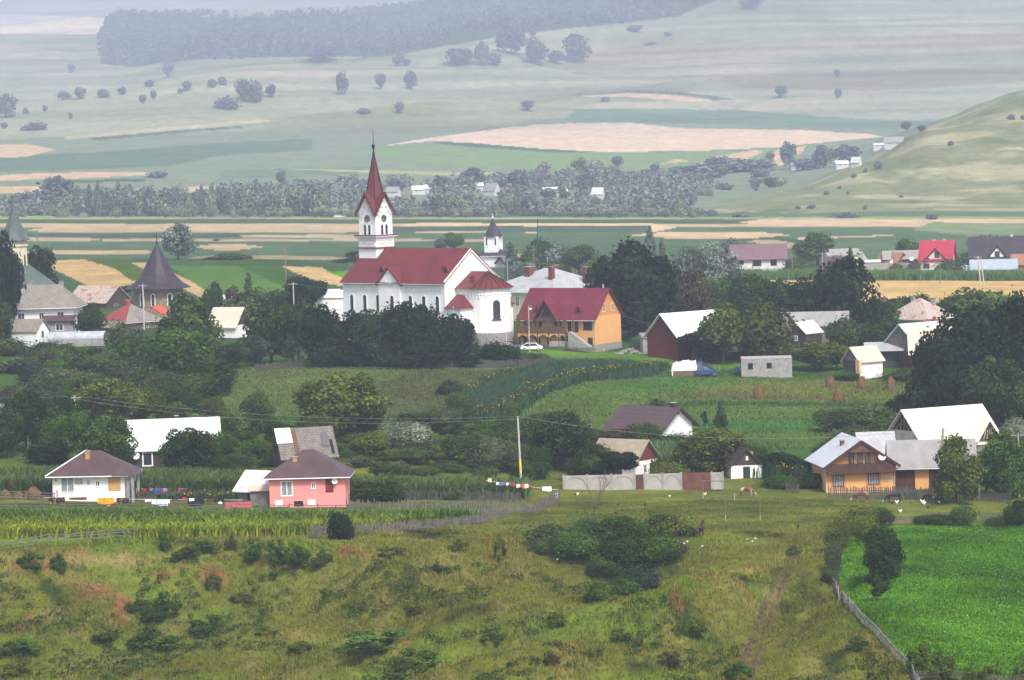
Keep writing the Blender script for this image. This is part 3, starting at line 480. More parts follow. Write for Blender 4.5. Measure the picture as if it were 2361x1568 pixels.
MB().box(11.2,12.1,-5.2,-4.3,12.5,14.6).build('chimney',RTILE,ch.roof)
# verge mouldings on the east gable
m=MB()
for s_ in (-1,1):
    m.bar((14.12,s_*7.7,11.5),(14.12,0,17.55),.3,.45)
m.build('verge_moulding',WHITEC,g)
# chancel with rounded apse
r_=4.2; Lc=4.5; n_=10
arc=[(14+Lc+r_*math.sin(math.pi*i/n_),-r_*math.cos(math.pi*i/n_)) for i in range(n_+1)]
base=[(13.9,-r_)]+arc+[(13.9,r_)]
MB().prism(base,-2.5,10.2,'z').build('chancel_wall',WHITEC,g)
def off(k): return [(13.9,-r_-k)]+[(14+Lc+(r_+k)*math.sin(math.pi*i/n_),-(r_+k)*math.cos(math.pi*i/n_)) for i in range(n_+1)]+[(13.9,r_+k)]
MB().prism(off(.08),-2.5,1.7,'z').build('plinth',PLINTH,g)
MB().prism(off(.2),9.9,10.18,'z').build('cornice',WHITEC,g)
eo=off(.65); m=MB(); vs=[(x,y,10.2) for x,y in eo]+[(13.9,0,13.4),(14+Lc,0,13.4)]; k=len(eo); fs=[(0,1,k+1,k)]+[(i,i+1,k+1) for i in range(1,k-2)]+[(k-2,k-1,k,k+1)]+[tuple(range(k))[::-1]]
m.add(vs,fs); cr=m.build('chancel_roof',RTILE,g)
m=MB()
for i in range(0,n_+1): a=math.pi*i/n_; m.bar((14+Lc,0,13.45),(14+Lc+(r_+.65)*math.sin(a),-(r_+.65)*math.cos(a),10.25),.16,.12)
m.build('ridge_seams',mat('dark_red_metal',(.04,.012,.012),.5),cr)
MB().box(16.6,17.3,-3.2,-2.5,11,12.6).build('roof_hatch',RTILE,cr)
# frieze on chancel straight side and apse
class _F: pass
def seg_face(p,q):
    f=_F(); p=Vector((*p,0)); q=Vector((*q,0)); u=(q-p).normalized(); n=Vector((u.y,-u.x,0)); f.o=g
    f.fp=lambda face,t,z,out=0:(p+(q-p)*t+n*out+Vector((0,0,z)),u,n)
    f.fbox=lambda *a,**k:House.fbox(f,*a,**k); return f
fz=MB()
for i in range(0,len(base)-2):
    f=seg_face(base[i],base[i+1]); mm=frieze(f,'F',.1 if i==0 else .25,.9 if i==0 else .75,8.9,.9,.25); fz.add(mm.v,mm.f)
fz.build('arch_frieze',WHITEC,g)
f=seg_face(base[4],base[5]); arch_win(f,'F',.5,4.3,1.5,3.7,RTILE)
m=MB(); m.tube([(14.6,-r_-.7,10),(14.6,-r_-.1,9.4),(14.6,-r_-.1,6)],.06); p=base[6]; m.tube([(p[0]+.5,p[1],10),(p[0]+.12,p[1],9.4),(p[0]+.12,p[1],0)],.06); m.tube([(16.4,-7.8,7),(16.4,-7.8,0)],.06); m.build('drainpipe',GUTT,g)
# sacristies in the corners
for s_ in (-1,1):
    y0,y1=sorted((s_*(r_-.2),s_*(r_+3.2)))
    MB().box(13.9,17.9,y0,y1,-2.5,6.6).build('sacristy_wall',WHITEC,g)
    yo_=s_*(r_+3.7); yi=s_*(r_-.1)
    MB().add([(13.9,yo_,6.6),(18.4,yo_,6.6),(18.4,yi,6.6),(13.9,yi,6.6),(13.9,yi,9.2),(15.6,yi,9.2)],[(0,1,5,4),(1,2,5),(2,3,4,5),(3,0,4),(3,2,1,0)]).build('sacristy_roof',RTILE,g)
# clock tower
TW=4.9; h2=TW/2; tx=-14+2.2
def tb(a,z0,z1,m,name,par=g): return MB().box(tx-a,tx+a,-a,a,z0,z1).build(name,m,par)
tb(h2,0,17.8,WHITEC,'tower_wall'); tb(h2+.28,17.8,18.0,RTILE,'tower_ledge'); tb(h2+.05,18.0,19.7,WHITEC,'tower_band')
tb(h2+.3,19.7,20.05,WHITEC,'tower_cornice'); tb(h2+.62,20.05,20.25,WHITEC,'tower_cornice'); tb(h2+.7,20.25,20.42,RTILE,'tower_ledge')
b2=h2-.12; zc,zp=25.0,28.6
bel=MB().box(tx-b2,tx+b2,-b2,b2,20.42,zc)
bel.prism([(tx-b2,zc),(tx+b2,zc),(tx,zp)],-b2,b2,'y'); bel.prism([(-b2,zc),(b2,zc),(0,zp)],tx-b2,tx+b2,'x')
belo=bel.build('belfry_wall',WHITEC,g)
# spire: eight-sided on four gables
e=b2+.55; zl=zc-.55*(zp-zc)/b2; ap=(tx,0,36.9)
cs=[(tx-e,-e,zl),(tx+e,-e,zl),(tx+e,e,zl),(tx-e,e,zl)]; ms=[(tx,-e,zp+.1),(tx+e,0,zp+.1),(tx,e,zp+.1),(tx-e,0,zp+.1)]
sr=1.75; zb=zp-1.3
oc=[(tx+sr*1.12*math.cos(-3*math.pi/4+k*math.pi/4),sr*1.12*math.sin(-3*math.pi/4+k*math.pi/4),(zb if k%2==0 else zp+.45)) for k in range(8)]
vs=cs+ms+oc+[ap]; fs=[]
for i in range(4):
    c0=i;m0=4+i;c1=(i+1)%4; o0=8+2*i;o1=8+2*i+1;o2=8+(2*i+2)%8
    fs+=[(c0,m0,o1,o0),(m0,c1,o2,o1),(o0,o1,16),(o1,o2,16)]
spv=MB().add(vs,fs); sp=spv.build('spire',mat('spire_red',(.085,.008,.010),.5,.15,1,('z',.5,.15)),g)
m=MB()
for k in range(8): m.bar(oc[k],ap,.16,.1)
m.build('spire_ribs',mat('dark_red_metal',(.04,.012,.012),.5),sp)
m=MB()
for i in range(4): m.bar(cs[i],ms[i],.12,.35); m.bar(ms[i],cs[(i+1)%4],.12,.35)
m.build('spire_verge',RTILE,sp)
m=MB().ring([(.28,36.3),(.12,37.2),(.3,37.7),(.38,37.95),(.28,38.2),(.06,38.4),(.05,41.3)],8,tx,0); m.bar((tx-.75*.7,.75*.7,40.5),(tx+.75*.7,-.75*.7,40.5),.1); m.build('cross',IRON,sp)
tf=House.__new__(House); tf.o=g; tf.L=TW-.24; tf.D=TW-.24
_fp=House.fp
def tfp(face,t,z,out=0):
    p,u,n=_fp(tf,face,t,z,out); p.x+=tx; return p,u,n
tf.fp=tfp
for fc in 'FR':
    cl=flat_on(tf,fc,.5,23.65,[(.75*math.cos(2*math.pi*i/24),.75*math.sin(2*math.pi*i/24)) for i in range(24)],.01,.09).build('clock_face',BLACK,g)
    m=MB(); p,u,n=tfp(fc,.5,23.65)
    for i in range(12):
        a=2*math.pi*i/12; d=u*math.sin(a)+Vector((0,0,math.cos(a))); m.bar(p+n*.11+d*.50,p+n*.11+d*.66,.07,.03,up=n)
    m.build('clock_numerals',WFR,cl)
    m=MB()
    for a,l in ((R(200),.5),(R(240),.34)): d=u*math.sin(a)+Vector((0,0,math.cos(a))); m.bar(p+n*.12-d*.1,p+n*.12+d*l,.07,.03,up=n)
    m.build('clock_hands',mat('brass',(.5,.35,.15),.4),cl)
    for t in (.37,.63): arch_win(tf,fc,t,20.5,.72,2.0)
    pts=[(1.15*math.cos(math.pi*i/10),1.15*math.sin(math.pi*i/10)) for i in range(11)]; pi_=[(a*.88,b*.88) for a,b in pts][::-1]
    flat_on(tf,fc,.5,21.75,pts+pi_,.004,.1).build('window_hood',WHITEC,g)
    m=MB()
    for t,z_ in ((.12,24.3),(.25,25.0),(.38,25.9),(.5,27.0),(.62,25.9),(.75,25.0),(.88,24.3)): tf.fbox(m,fc,t,z_-.75,.14,.8,.004,.1); mm=frieze(tf,fc,t,t,z_,9,.14); m.add(mm.v,mm.f)
    m.build('gable_relief',WHITEC,g)
tf.L=tf.D=TW+.1
for fc in 'FR':
    frieze(tf,fc,.12,.88,18.7,.62,.16).build('arch_frieze',WHITEC,g)
    m=MB()
    for i in range(14): tf.fbox(m,fc,.06+.88*i/13,19.3,.16,.38,.004,.2)
    m.build('dentils',WHITEC,g)
# ---------------------------------------------------------------- village buildings around the church
H=House('guest_house','orange two storey house with magenta tiled roof and wooden balcony right of the church','house',1374,801,500,-31,16.6,10,5.9,5,ORANGE,MTILE,anchor=(1,-1),over=.8,gable=ORANGED,rover=.6,plinth=.5); H.gutter(.8)
for t in (.33,.68): H.win('R',t,6.7,1.1,1.35,mat('cream_frame',(.7,.55,.4)),fw=.16)
H.win('F',.9,3.35,1.9,1.5,BFR,mull=2); H.win('F',.93,.5,1.0,1.3,BFR)
for t in (.10,.24,.50): H.win('F',t,3.2,1.5,1.6,BFR,mull=2)
for t in (.66,.75): H.win('F',t,3.0,.8,1.9,BFR)
H.win('F',.06,.7,1.2,1.3,BFR); H.win('F',.22,.6,1.4,1.5,BFR,mull=2); H.win('F',.60,.6,1.9,1.5,BFR,mull=3); H.door('F',.38,.5,1,2.1)
MB().box(-8.3,2.6,-6.5,-5.02,2.72,2.9).build('balcony_floor',BWOOD,H.o); m=MB()
for i in range(56): x=-8.3+10.7*i/55; m.box(x-.07,x+.07,-6.5,-6.44,2.9,3.95)
m.box(-8.3,2.6,-6.53,-6.42,3.95,4.05); m.build('balcony_railing',BWOOD,H.o); m=MB()
for x in (-8.2,-6,-3.7,-1.2,1,2.5,4.2): m.box(x-.11,x+.11,-6.5,-6.28,.2 if x<3 else 2.9,5.35)
m.build('porch_posts',BWOOD,H.o); m=MB()
for a,b in ((-8.2,-6),(-6,-3.7),(-3.7,-1.2),(-1.2,1),(1,2.5)):
    pts=[(a,5.45)]+[(a+(b-a)*i/8,4.75+.5*math.sin(math.pi*i/8)) for i in range(9)]+[(b,5.45)]; m.prism(pts,-6.42,-6.34,'y')
m.build('arched_valance',BWOOD,H.o)
m=MB()
for a,b in ((-8.2,-6),(-6,-3.7),(-3.7,-1.2),(-1.2,1),(1,2.5)):
    pts=[(a,2.72)]+[(a+(b-a)*i/8,1.7+.75*math.sin(math.pi*i/8)) for i in range(9)]+[(b,2.72)]; m.prism(pts,-6.42,-6.3,'y')
m.build('ground_arches',ORANGE,H.o); m=MB()
for i in range(24): x=-1+5*i/23; m.box(x-.04,x+.04,-6.5,-6.44,.2,1.1)
m.box(-1,4,-6.52,-6.42,1.1,1.18); m.build('porch_railing',mat('pale_rail',(.5,.5,.48)),H.o)
cxx=-1.8; MB().prism([(cxx-1.9,5.2),(cxx+1.9,5.2),(cxx,8.4)],-6.4,-3,'y').build('dormer_wall',BWOOD,H.o); MB().prism([(cxx-1.1,5.9),(cxx+1.1,5.9),(cxx,7.6)],-6.5,-6.41,'y').build('dormer_opening',BLACK,H.o)
MB().prism([(cxx-2.7,4.9),(cxx,9.0),(cxx+2.7,4.9),(cxx+2.7,5.15),(cxx,9.3),(cxx-2.7,5.15)],-6.95,-1.2,'y').build('dormer_roof',MTILE,H.o)
for x in (-4.9,4.3):
    d=MB().add([(x-.85,-4.6,6.6),(x+.85,-4.6,6.6),(x,-4.6,8.1),(x,-2.4,8.1)],[(0,1,2),(1,3,2),(0,2,3),(0,3,1)]).build('roof_dormer',MTILE,H.roof); MB().add([(x-.5,-4.63,6.75),(x+.5,-4.63,6.75),(x,-4.63,7.6)],[(0,1,2)]).build('louvre',BLACK,d)
MB().prism([(3.6,.1),(8.2,.1),(8.2,.35),(4.0,3.1),(3.6,3.1)],-7.4,-6.3,'y').build('outside_stair',GREYC,H.o)
H=House('parish_house','large cream hip roofed manse with three brick chimneys behind the orange house','house',1279,762,555,-46,22,19.5,8,4.7,CREAM,ZINC,anchor=(1,-1),kind='hip',over=.7)
for t,z in ((.5,5),(.5,1.2),(.25,5),(.25,1.2),(.72,5)): H.win('F',t,z,1.2,2.0,cross=True)
for t in (.2,.4,.6,.8): H.win('R',t,5,1.2,1.9,cross=True)
H.chim(-3,-3.2,10,3,1.5); H.chim(5.3,-4.6,9.6,3.6,1.0); H.chim(8.5,2.5,9.2,3.6,1.0); H.chim(-1,3,11,2.1,.9)
m=MB()
m.tube([(6,-10.5,8),(6,-9.85,7.2),(6,-9.85,0)],.09); m.tube([(11.7,9.3,8),(11.1,9.3,7.2),(11.1,9.3,0)],.09); m.build('drainpipe',BFR,H.o)
# small white church behind
H=House('chapel','small white chapel with dark pointed tower cap behind the church roof','chapel',1131,618,780,-20,9,6.2,3.6,2.3,WHITE,PURP,kind='hip',over=.7)
g2=H.o; MB().box(-2.15,2.15,-2.15,2.15,3,9.3).build('tower_wall',WHITE,g2); MB().ring([(2.9,9.25),(2.3,10.2),(1.0,12.6),(.12,14.6)],8,a0=math.pi/8).build('tower_roof',PURP,g2); MB().ring([(.12,14.6),(.3,14.85),(.12,15.1),(.05,16)],6).build('finial',WFR,g2)
m=MB()
for x in (-1.4,1.4): m.box(x-.2,x+.2,-2.2,-2.155,6.7,8.9)
m.build('louvre',BLACK,g2); MB().prism([(-6,-1),(-2.8,-1),(-2.8,1.4),(-4.4,3.2),(-6,1.4)],-4.5,-3.2,'y').build('porch_wall',WHITE,g2)
MB().prism([(1.8,1.2),(3.3,3.2),(4.8,1.2),(4.8,1.35),(3.3,3.4),(1.8,1.35)],-5,-2,'y').build('porch_roof',PURP,g2)
# round stone chapel
H=House('round_chapel','round stone chapel under a tall dark flared conical roof with a cross','chapel',366,714,575,0,1,1,1,1,STONE,PURP,kind='mono'); g3=H.o
for c_ in list(g3.children): bpy.data.objects.remove(c_)
MB().ring([(5.4,-2),(5.4,5.2)],12).build('wall',STONE,g3); rf=MB().ring([(7.2,4.72),(7.15,4.85),(5.3,6.0),(3.8,7.6),(2.4,10.2),(1.15,12.7),(.12,14.4)],12).build('roof',PURP,g3)
MB().ring([(.12,14.3),(.28,14.7),(.1,15),(.04,17.2)],6).box(-.6,.6,-.04,.04,16.2,16.32).build('cross',IRON,rf)
for a in (-125,-97,-58,-30):
    f=_F(); an=R(a); n=Vector((math.cos(an),math.sin(an),0)); u=Vector((-n.y,n.x,0)); f.o=g3; f.fp=lambda face,t,z,out=0,n=n,u=u:(n*(5.42+out)+Vector((0,0,z)),u,n); f.fbox=lambda *aa,**k:House.fbox(f,*aa,**k)
    arch_win(f,'F',0,1.0,.9 if a!=-97 else .7,2.6)
# monastery church at the left edge
H=House('monastery_church','old pale church with green copper roof and octagonal turret at the left edge','church',4,720,590,-25,14,11,5.2,7,CREAM,GREENR,kind='hip',over=.9,ridge=3); g4=H.o
MB().ring([(2.9,6),(2.9,14.6),(3.2,14.6),(3.2,15.1),(2.9,15.1),(2.9,16)],8,.5,0,a0=.2).build('turret_wall',mat('stained_cream',(.55,.48,.36),.9,.1,1,dirt=((.3,.12,.08),.6,.62)),g4)
MB().ring([(3.9,15.9),(2.7,17.7),(1.5,20.2),(.7,22.6),(.3,24.4),(.1,26)],8,.5,0,a0=.2).build('turret_roof',GREENR,g4); MB().ring([(.1,26),(.35,26.5),(.1,27),(.05,29)],6,.5).bar((-.3,0,28.2),(1.3,0,28.2),.1).build('cross',mat('gold',(.6,.45,.15),.3,metal=.6),g4)
m=MB()
for a in (-150,-105,-60,-15): n=Vector((math.cos(R(a)+.2),math.sin(R(a)+.2),0)); p=Vector((.5,0,0))+n*2.72; m.bar(p+Vector((0,0,9.7)),p+Vector((0,0,12.6)),.45,.1,up=n)
m.build('turret_windows',BLACK,g4)
H=House('house','white two storey house with grey hipped roof and grey annex at the left','house',60,772,545,-3,14.2,11,5.5,4.6,WHITE,ASB,kind='hip',over=1.0,anchor=(-.42,-1),ridge=7)
for t,z in ((.23,3.2),(.53,3.2),(.81,3.3)): H.win('F',t,z,1.5 if t!=.53 else 1.1,1.25)
H.door('F',.55,.2,.9,2,GREYFR)
MB().box(2,7.3,-8,-5.52,-2.5,2.7).build('annex_wall',GREYC,H.o); MB().prism([(-8.7,2.75),(-5.52,3.7),(-5.52,3.9),(-8.7,2.9)],.9,7.7).build('annex_roof',BMET,H.o)
oldD=H.D; H.D=16; H.win('F',.82,.9,1.6,1.3); H.D=oldD
H.chim(-3,1,9,1.6,.9,GREYC); H.chim(3.6,1,9,1.6,.9,GREYC); MB().prism([(-6.2,5.6),(-4.2,5.6),(-4.6,7.9)],-3,-2.9,'y').build('roof_gablet',WHITE,H.roof)
H=House('outbuilding','low outbuilding with ribbed grey roof and white gable beside the greenhouse','outbuilding',84,782,520,-25,8.4,4.6,1.6,2.1,WHITE,ASB,anchor=(1,-1),over=.3); H.door('R',.5,.2,.8,1.3,GWOOD)
H=House('barn','barn with rust streaked tin roof and dark plank gable behind the white house','barn',245,722,585,-38,12,8,2.4,3.3,DWOOD,RUST,anchor=(1,-1),over=.4)
H.door('R',.4,0,1.6,2,GWOOD)
H=House('house','hip roofed house, half faded red and half grey, with brick red chimney below the round chapel','house',292,772,555,-48,9.4,8.6,2.6,3.7,mat('brown_render',(.2,.15,.12)),REDR,anchor=(1,-1),kind='hip',over=.8,ridge=1)
_=MB().add([(5.55,-5.12,2.6),(5.55,5.12,2.6),(.53,0,6.33)],[(0,1,2)]).build('grey_roof_slope',ASB,H.o); H.chim(-.2,-.2,5.6,1.4,.9,mat('red_paint',(.4,.04,.03))); H.win('R',.6,.8); H.win('F',.5,.8,1.2,1.2,BFR)
MB().prism([(0.5,5.2),(5,3.5),(5,3.7),(.5,5.5)],5.15,8,'y').build('rear_roof',ORR,H.o)
H=House('shed','open fronted wooden lean-to with grey roof below the faded red roof','shed',236,776,535,-8,5.8,3.4,1.8,.9,GWOOD,ASB,kind='mono',over=.3); H.fbox(MB(),'F',.5,.9,5.2,.8,.003,.05).build('opening',BLACK,H.o)
H=House('house','dark green boarded house with white trimmed attic window, right of the round chapel','house',509,744,560,-52,8,6.4,3.0,2.6,GRNW,WMET,anchor=(1,-1),over=.5,gable=GRNW); H.win('R',.45,3.2,.9,1.2)
H=House('house','low house with broad white sheet roof and timber gable, left of the dark trees','house',512,773,540,-22,6,7,2.0,3.4,WHITE,CREAMR,anchor=(0,-1),over=.6,gable=DWOOD)
H=House('house','long low grey roofed house with white walls beside the dark trees','house',560,772,545,-30,4,4.5,2.2,1.5,WHITE,ASB,anchor=(0,-1),over=.4); H.win('R',.5,.8,1,1,BFR)
H=House('house','low building with flat white roof and a chimney left of the church wall','house',770,713,560,-8,9,6,2.6,1.6,WHITE,WMET,over=.3,kind='hip'); H.chim(1.4,0,3.6,1.2,.8)
# greenhouse
gh=empty('greenhouse',at(180,786,522*K),R(-6),'long translucent plastic polytunnel with grey sides beside the white house','greenhouse'); m=MB(); n=10
pts=[(1.9*math.cos(math.pi*i/n),.6+1.3*math.sin(math.pi*i/n)) for i in range(n+1)]+[(-1.9,-1),(1.9,-1)]; m.prism([(a,b) for a,b in pts],-5.6,5.6); m.build('plastic_cover',mat('cloudy_plastic',(.36,.37,.40),.4,.2,.8,('x',1.1,.1)),gh); MB().box(-5.65,5.65,-1.98,-1.92,-1,.55).build('side_panel',GREYC,gh)
# right of the orange house
H=House('barn','dark red barn with a broad white metal roof and solar panel','barn',1563,812,487,40,13,8.4,3.0,3.9,REDW,WMET,anchor=(-1,-1),over=.5,rover=.6)
MB().prism([(-3.9,7.0),(-3.4,7.4),(-3.4,7.5),(-3.9,7.1)],3.6,5.4).build('solar_panel',GLASS,H.roof); H.fbox(MB(),'L',.5,4.4,.7,.7,.003,.05).build('shutter',DWOOD,H.o)
H=House('shed','tiny grey hut with tin roof at the left of the red barn','shed',1498,801,497,10,2.6,2.5,1.8,.7,GREYC,ASB,kind='mono',over=.2)
H=House('outbuilding','small white walled outhouse with grey roof at the corner of the maroon fence','outbuilding',1612,808,486,30,4,2.6,2,.9,DWOOD,ASB,anchor=(-1,-1),kind='mono',over=.3); H.fbox(MB(),'L',.5,0,2.5,2.2,.003,.04).build('white_gable_wall',WHITE,H.o); H.win('F',.5,.8,.8,1)
H=House('house','red roofed low house with dark red boarded veranda between two trees','house',1665,811,487,-4,9.5,6,2.2,1.4,REDW,mat('dull_dark_red_roof',(.12,.03,.028),.8,.25),over=.5)
for t in (.12,.3,.5,.72,.9): H.win('F',t,.9,1.1,1.1)
H.fbox(MB(),'F',.6,0,8,.7,.003,.05).build('white_base',WHITE,H.o)
H=House('barn','long grey fibre cement roof half hidden behind the bushy trees','barn',1868,780,500,-8,14,7,2.4,2.3,GWOOD,ASBL,over=.4)
H=House('house','small dark house with dazzling white roof between the trees','house',1858,800,488,48,5,4.4,2.6,1.9,DWOOD,WMET,anchor=(-1,-1),over=.3); H.win('L',.5,1.2,.7,.8); H.chim(0,.1,4.2,.7,.5)
H=House('ruin','unroofed grey concrete block shell with an empty window','ruin',1768,860,466,-3,9,5,2.5,.12,GREYC,mat('bare_concrete_top',(.3,.29,.28)),kind='mono',over=.02,th=.1); H.fbox(MB(),'F',.18,.7,.9,1.1,.003,.02).build('window_opening',BLACK,H.o); H.fbox(MB(),'F',.55,.8,.9,1.0,.003,.02).build('window_opening',BLACK,H.o)
H=House('woodshed','old dark plank shed with pale sheet roof, white door and wooden outhouse on its corner','shed',1982,861,463,35,5.4,4.4,2.2,2.2,WHITE,CREAMR,anchor=(-1,-1),over=.4,gable=GWOOD)
H.fbox(MB(),'L',.5,0,4.3,2.2,.003,.06).build('plank_front',DWOOD,H.o); H.door('L',.92,.1,.7,1.9,WFR); MB().box(-3.35,-2.75,-2.9,-1.9,0,2.4).build('outhouse',mat('fresh_wood',(.6,.42,.25)),H.o)
H=House('shed','open sided shed under a two tone sheet roof between the plank shed and the red barn','shed',2038,834,478,-6,6.4,3.5,2.0,1.1,DWOOD,ZINC,kind='mono',over=.4); H.fbox(MB(),'F',.5,.1,5.6,1.6,.003,.03).build('opening',BLACK,H.o); MB().prism([(-2.16,1.945),(2.16,3.26),(2.16,3.30),(-2.16,1.985)],0,3.62).build('newer_roof_sheets',CREAMR,H.o)
H=House('barn','tall plank barn with red painted base and grey metal roof','barn',2114,838,476,38,9.5,8.2,3.4,3.5,REDW,SILV,anchor=(-1,-1),over=.5,gable=GWOOD); H.fbox(MB(),'L',.5,2.2,8,1.25,.003,.05).build('plank_band',GWOOD,H.o); H.door('L',.7,0,2.2,2.1,MAROON)
H=House('barn','barn with wide cream sheet roof beside the big dark tree','barn',2160,842,472,-4,9,6.5,2.6,3.9,DWOOD,CREAMR,over=.6)
H=House('house','bright red roof peeping over the cream sheet roof','house',2150,810,500,-10,8.5,6,3,3.0,WHITE,REDR,kind='hip',over=.6); H.chim(.3,-.3,5.2,1.2,.6,REDR)
H=House('house','cream house with weathered pyramid roof and two grey chimneys','house',2137,775,520,-40,8.6,8.6,3.4,3.9,CREAM,RUST,anchor=(1,-1),kind='hip',over=1.2,ridge=.6)
for f_,t in (('F',.3),('F',.7),('R',.3),('R',.7)): H.win(f_,t,1,.9,1.5)
H.chim(-1.4,-.3,6.3,1.3,.7,GREYC); H.chim(2.2,1.6,5.6,1.6,.7,GREYC)
H=House('house','small maroon roof showing above the trees before the wheat field','house',2050,745,560,20,6,5,3,2.5,CREAM,MTILE,kind='hip')
H=House('house','far right house with white gable hidden among dark trees','house',2340,790,500,40,6,5,3,2,WHITE,WMET,over=.4)
# far row beyond the wheat
s_far='beyond the wheat field'
H=House('house','tall pale pink villa with crimson roof beyond the wheat field','house',2158,631,740,-14,8.5,9,4.4,4.6,mat('pale_pink',(.66,.52,.45)),CRIMS,over=.8,anchor=(0,-1))
H.fbox(MB(),'L',.5,-.5,9,4.9,.003,.03).build('painted_shade_end',mat('shade_pink',(.5,.34,.32)),H.o)  # darker pink sheet paints shade onto the villa's left end
MB().prism([(-2.3,0),(2.3,0),(2.3,4.3),(0,6.7),(-2.3,4.3)],-4.9,-3.5,'y').build('front_gable',mat('pale_pink',(.66,.52,.45)),H.o); MB().prism([(-3.4,3.6),(0,7.2),(3.4,3.6),(3.4,3.8),(0,7.45),(-3.4,3.8)],-5.5,-1.2,'y').build('front_gable_roof',CRIMS,H.o)
oD=H.D; H.D=9.85; H.win('F',.55,4.6,1.3,1.6,BFR); H.win('F',.2,1.4,1.7,1.4,BFR,mull=2); H.win('F',.2,3.9,1.6,.5,BFR); H.D=oD; H.chim(-.9,.3,7.8,1.7,.6,CREAM); H.chim(1.9,.3,7.8,1.7,.6,CREAM)
MB().box(-4,1,-5.6,-5.5,.7,1.5).build('balcony',WHITE,H.o)
H=House('house','white villa with steep dark grey roof and small gable at the far right','house',2300,618,745,-10,15,9,3.6,5,WHITE,PURP,over=.8)
MB().prism([(-1.9,1),(1.9,1),(1.9,3.6),(0,5.9),(-1.9,3.6)],-5,-3.5,'y').build('front_gable',WHITE,H.o); MB().prism([(-2.7,3.1),(0,6.3),(2.7,3.1),(2.7,3.3),(0,6.5),(-2.7,3.3)],-5.5,-1.2,'y').build('front_gable_roof',PURP,H.o); MB().box(-.7,.7,-5.06,-5.01,3.2,4.8).build('window',GLASS,H.o); H.chim(4,.2,7.8,1.5,.7,CREAM)
H=House('barn','low barn with shiny blue grey metal roof at the far right','barn',2292,632,732,-6,12.4,7,1.4,2.4,GWOOD,mat('blue_zinc',(.30,.34,.38),.5,.1,.6,('h',.6,.2)),over=.5)
H=House('shed','small metal lean-to roof touching the shiny metal barn','shed',2232,632,734,-14,4,3,.9,1.1,GWOOD,SILV,kind='mono')
H=House('house','brick house with orange clay roof cut by the right edge of the photo','house',2368,628,738,-10,8,7,2.4,2.5,mat('dusty_brick',(.30,.2,.15)),TERRA,over=.6)
H=House('house','unfinished white house with dark openings under a long purple roof','house',1750,629,745,-5,15,9,4.2,3.6,mat('grey_white_render',(.58,.54,.53)),mat('faded_purple_roof',(.15,.085,.10),.6,.1,.7,('x',1,.15)),over=.7)
for t,z,w_,h_ in ((.15,2.4,2,1.3),(.15,.1,2,1.2),(.46,1.9,2.6,2),(.46,-.2,2.4,1.2),(.78,1.9,1.8,1.8)): H.fbox(MB(),'F',t,z,w_,h_,.003,.03).build('window_opening',BLACK,H.o)
for lab,x,y,L,D,h,rh,yaw,wl,rf in (
 ('purple roofed low house just right of the leaning yellowish pole',1922,626,7.5,5,1.6,2.3,-20,CREAM,BMET),('pale roofed cottage with white gable behind the slim tree in the far row',1937,610,6,5,1.4,2.0,35,WHITE,ASBL),
 ('low cottage with dark gable and grey roof right of the slim tree',1975,612,7,5,1.5,2.2,30,DWOOD,ASBL),('reddish brown hipped roof in the middle of the far row',2045,616,7,6,1.4,2.6,-40,BRICK,TERRA),
 ('long grey roofed cottage with satellite dish left of the pink villa',2078,610,10,6,1.7,2.1,-5,DWOOD,ASBL),('low brown roof just above the corn strip',2022,630,8,5,.9,1.6,-6,DWOOD,ASB),
 ('small white shed with mint green wall in the far row',2012,617,4,3,1.6,.4,0,GREENM,WMET),('little dark gabled hut standing in front of the pink villa hedge',2072,630,4,4,1,1.7,-50,DWOOD,ASB),('pale roof strip below the wheat coloured hillside, between two trees',1948,600,8,5,1.6,1.5,0,CREAM,ASBL)):
    H=House('cottage',lab,'cottage',x,y,760 if y<620 else 742,yaw,L,D,h,rh,wl,rf,over=.4)
    if 'dish' in lab: H.dish('F',.8,1.6,.6)
FARM=[]
# hazy hamlet in the riverside trees and on the slope
for lab,x,y,Yk,w_,rh,yaw in (('bright white roof low in the river trees left of the clock tower',785,500,1370,7,2,20),('grey brick house in haze just right of the spire',903,450,1500,7,3,-20),('white pyramid roof in haze right of the spire',965,445,1480,7,2.6,0),('narrow white gable in haze beside the white pyramid roof',986,442,1470,3,2.5,60),
 ('grey gabled house in haze above the chapel tower',1127,447,1500,8,5,-40),('long white roofed farmhouse in haze, brightest of the hamlet',1283,450,1430,13,3,15),('white house with steep grey gable in haze right of the long white farmhouse',1376,455,1440,6,4,-20),('white hut in haze behind the poplars',1106,436,1560,4,2,0),
 ('white roof in haze at the foot of the grassy hill',1943,385,1750,8,2.4,10),('white house with pink gable in haze at the foot of the grassy hill',1971,382,1730,5,3.4,-35),('pale brown roof in haze left of the grassy hill',1845,388,1760,11,2,0),('grey metal roof showing over the crest of the grassy hill',2060,336,2150,11,4,-15),('white roofed farm strung along the hill crest',2028,341,2120,8,1.5,0)):
    p=hit(x,y+4,1385); FARM.append((x,y,w_)); H=House('farmhouse',lab,'farmhouse',x,y,p.y/K,yaw,w_*1.1,w_*.8,2.2,rh*.85,mat('dim_white',(.5,.5,.5)),mat('pale_far_roof',(.5,.5,.52),.6,.15,.4) if 'white' in lab else ASBL,over=.4); H.win('F',.3,.8,1,1); H.win('F',.7,.8,1,1)
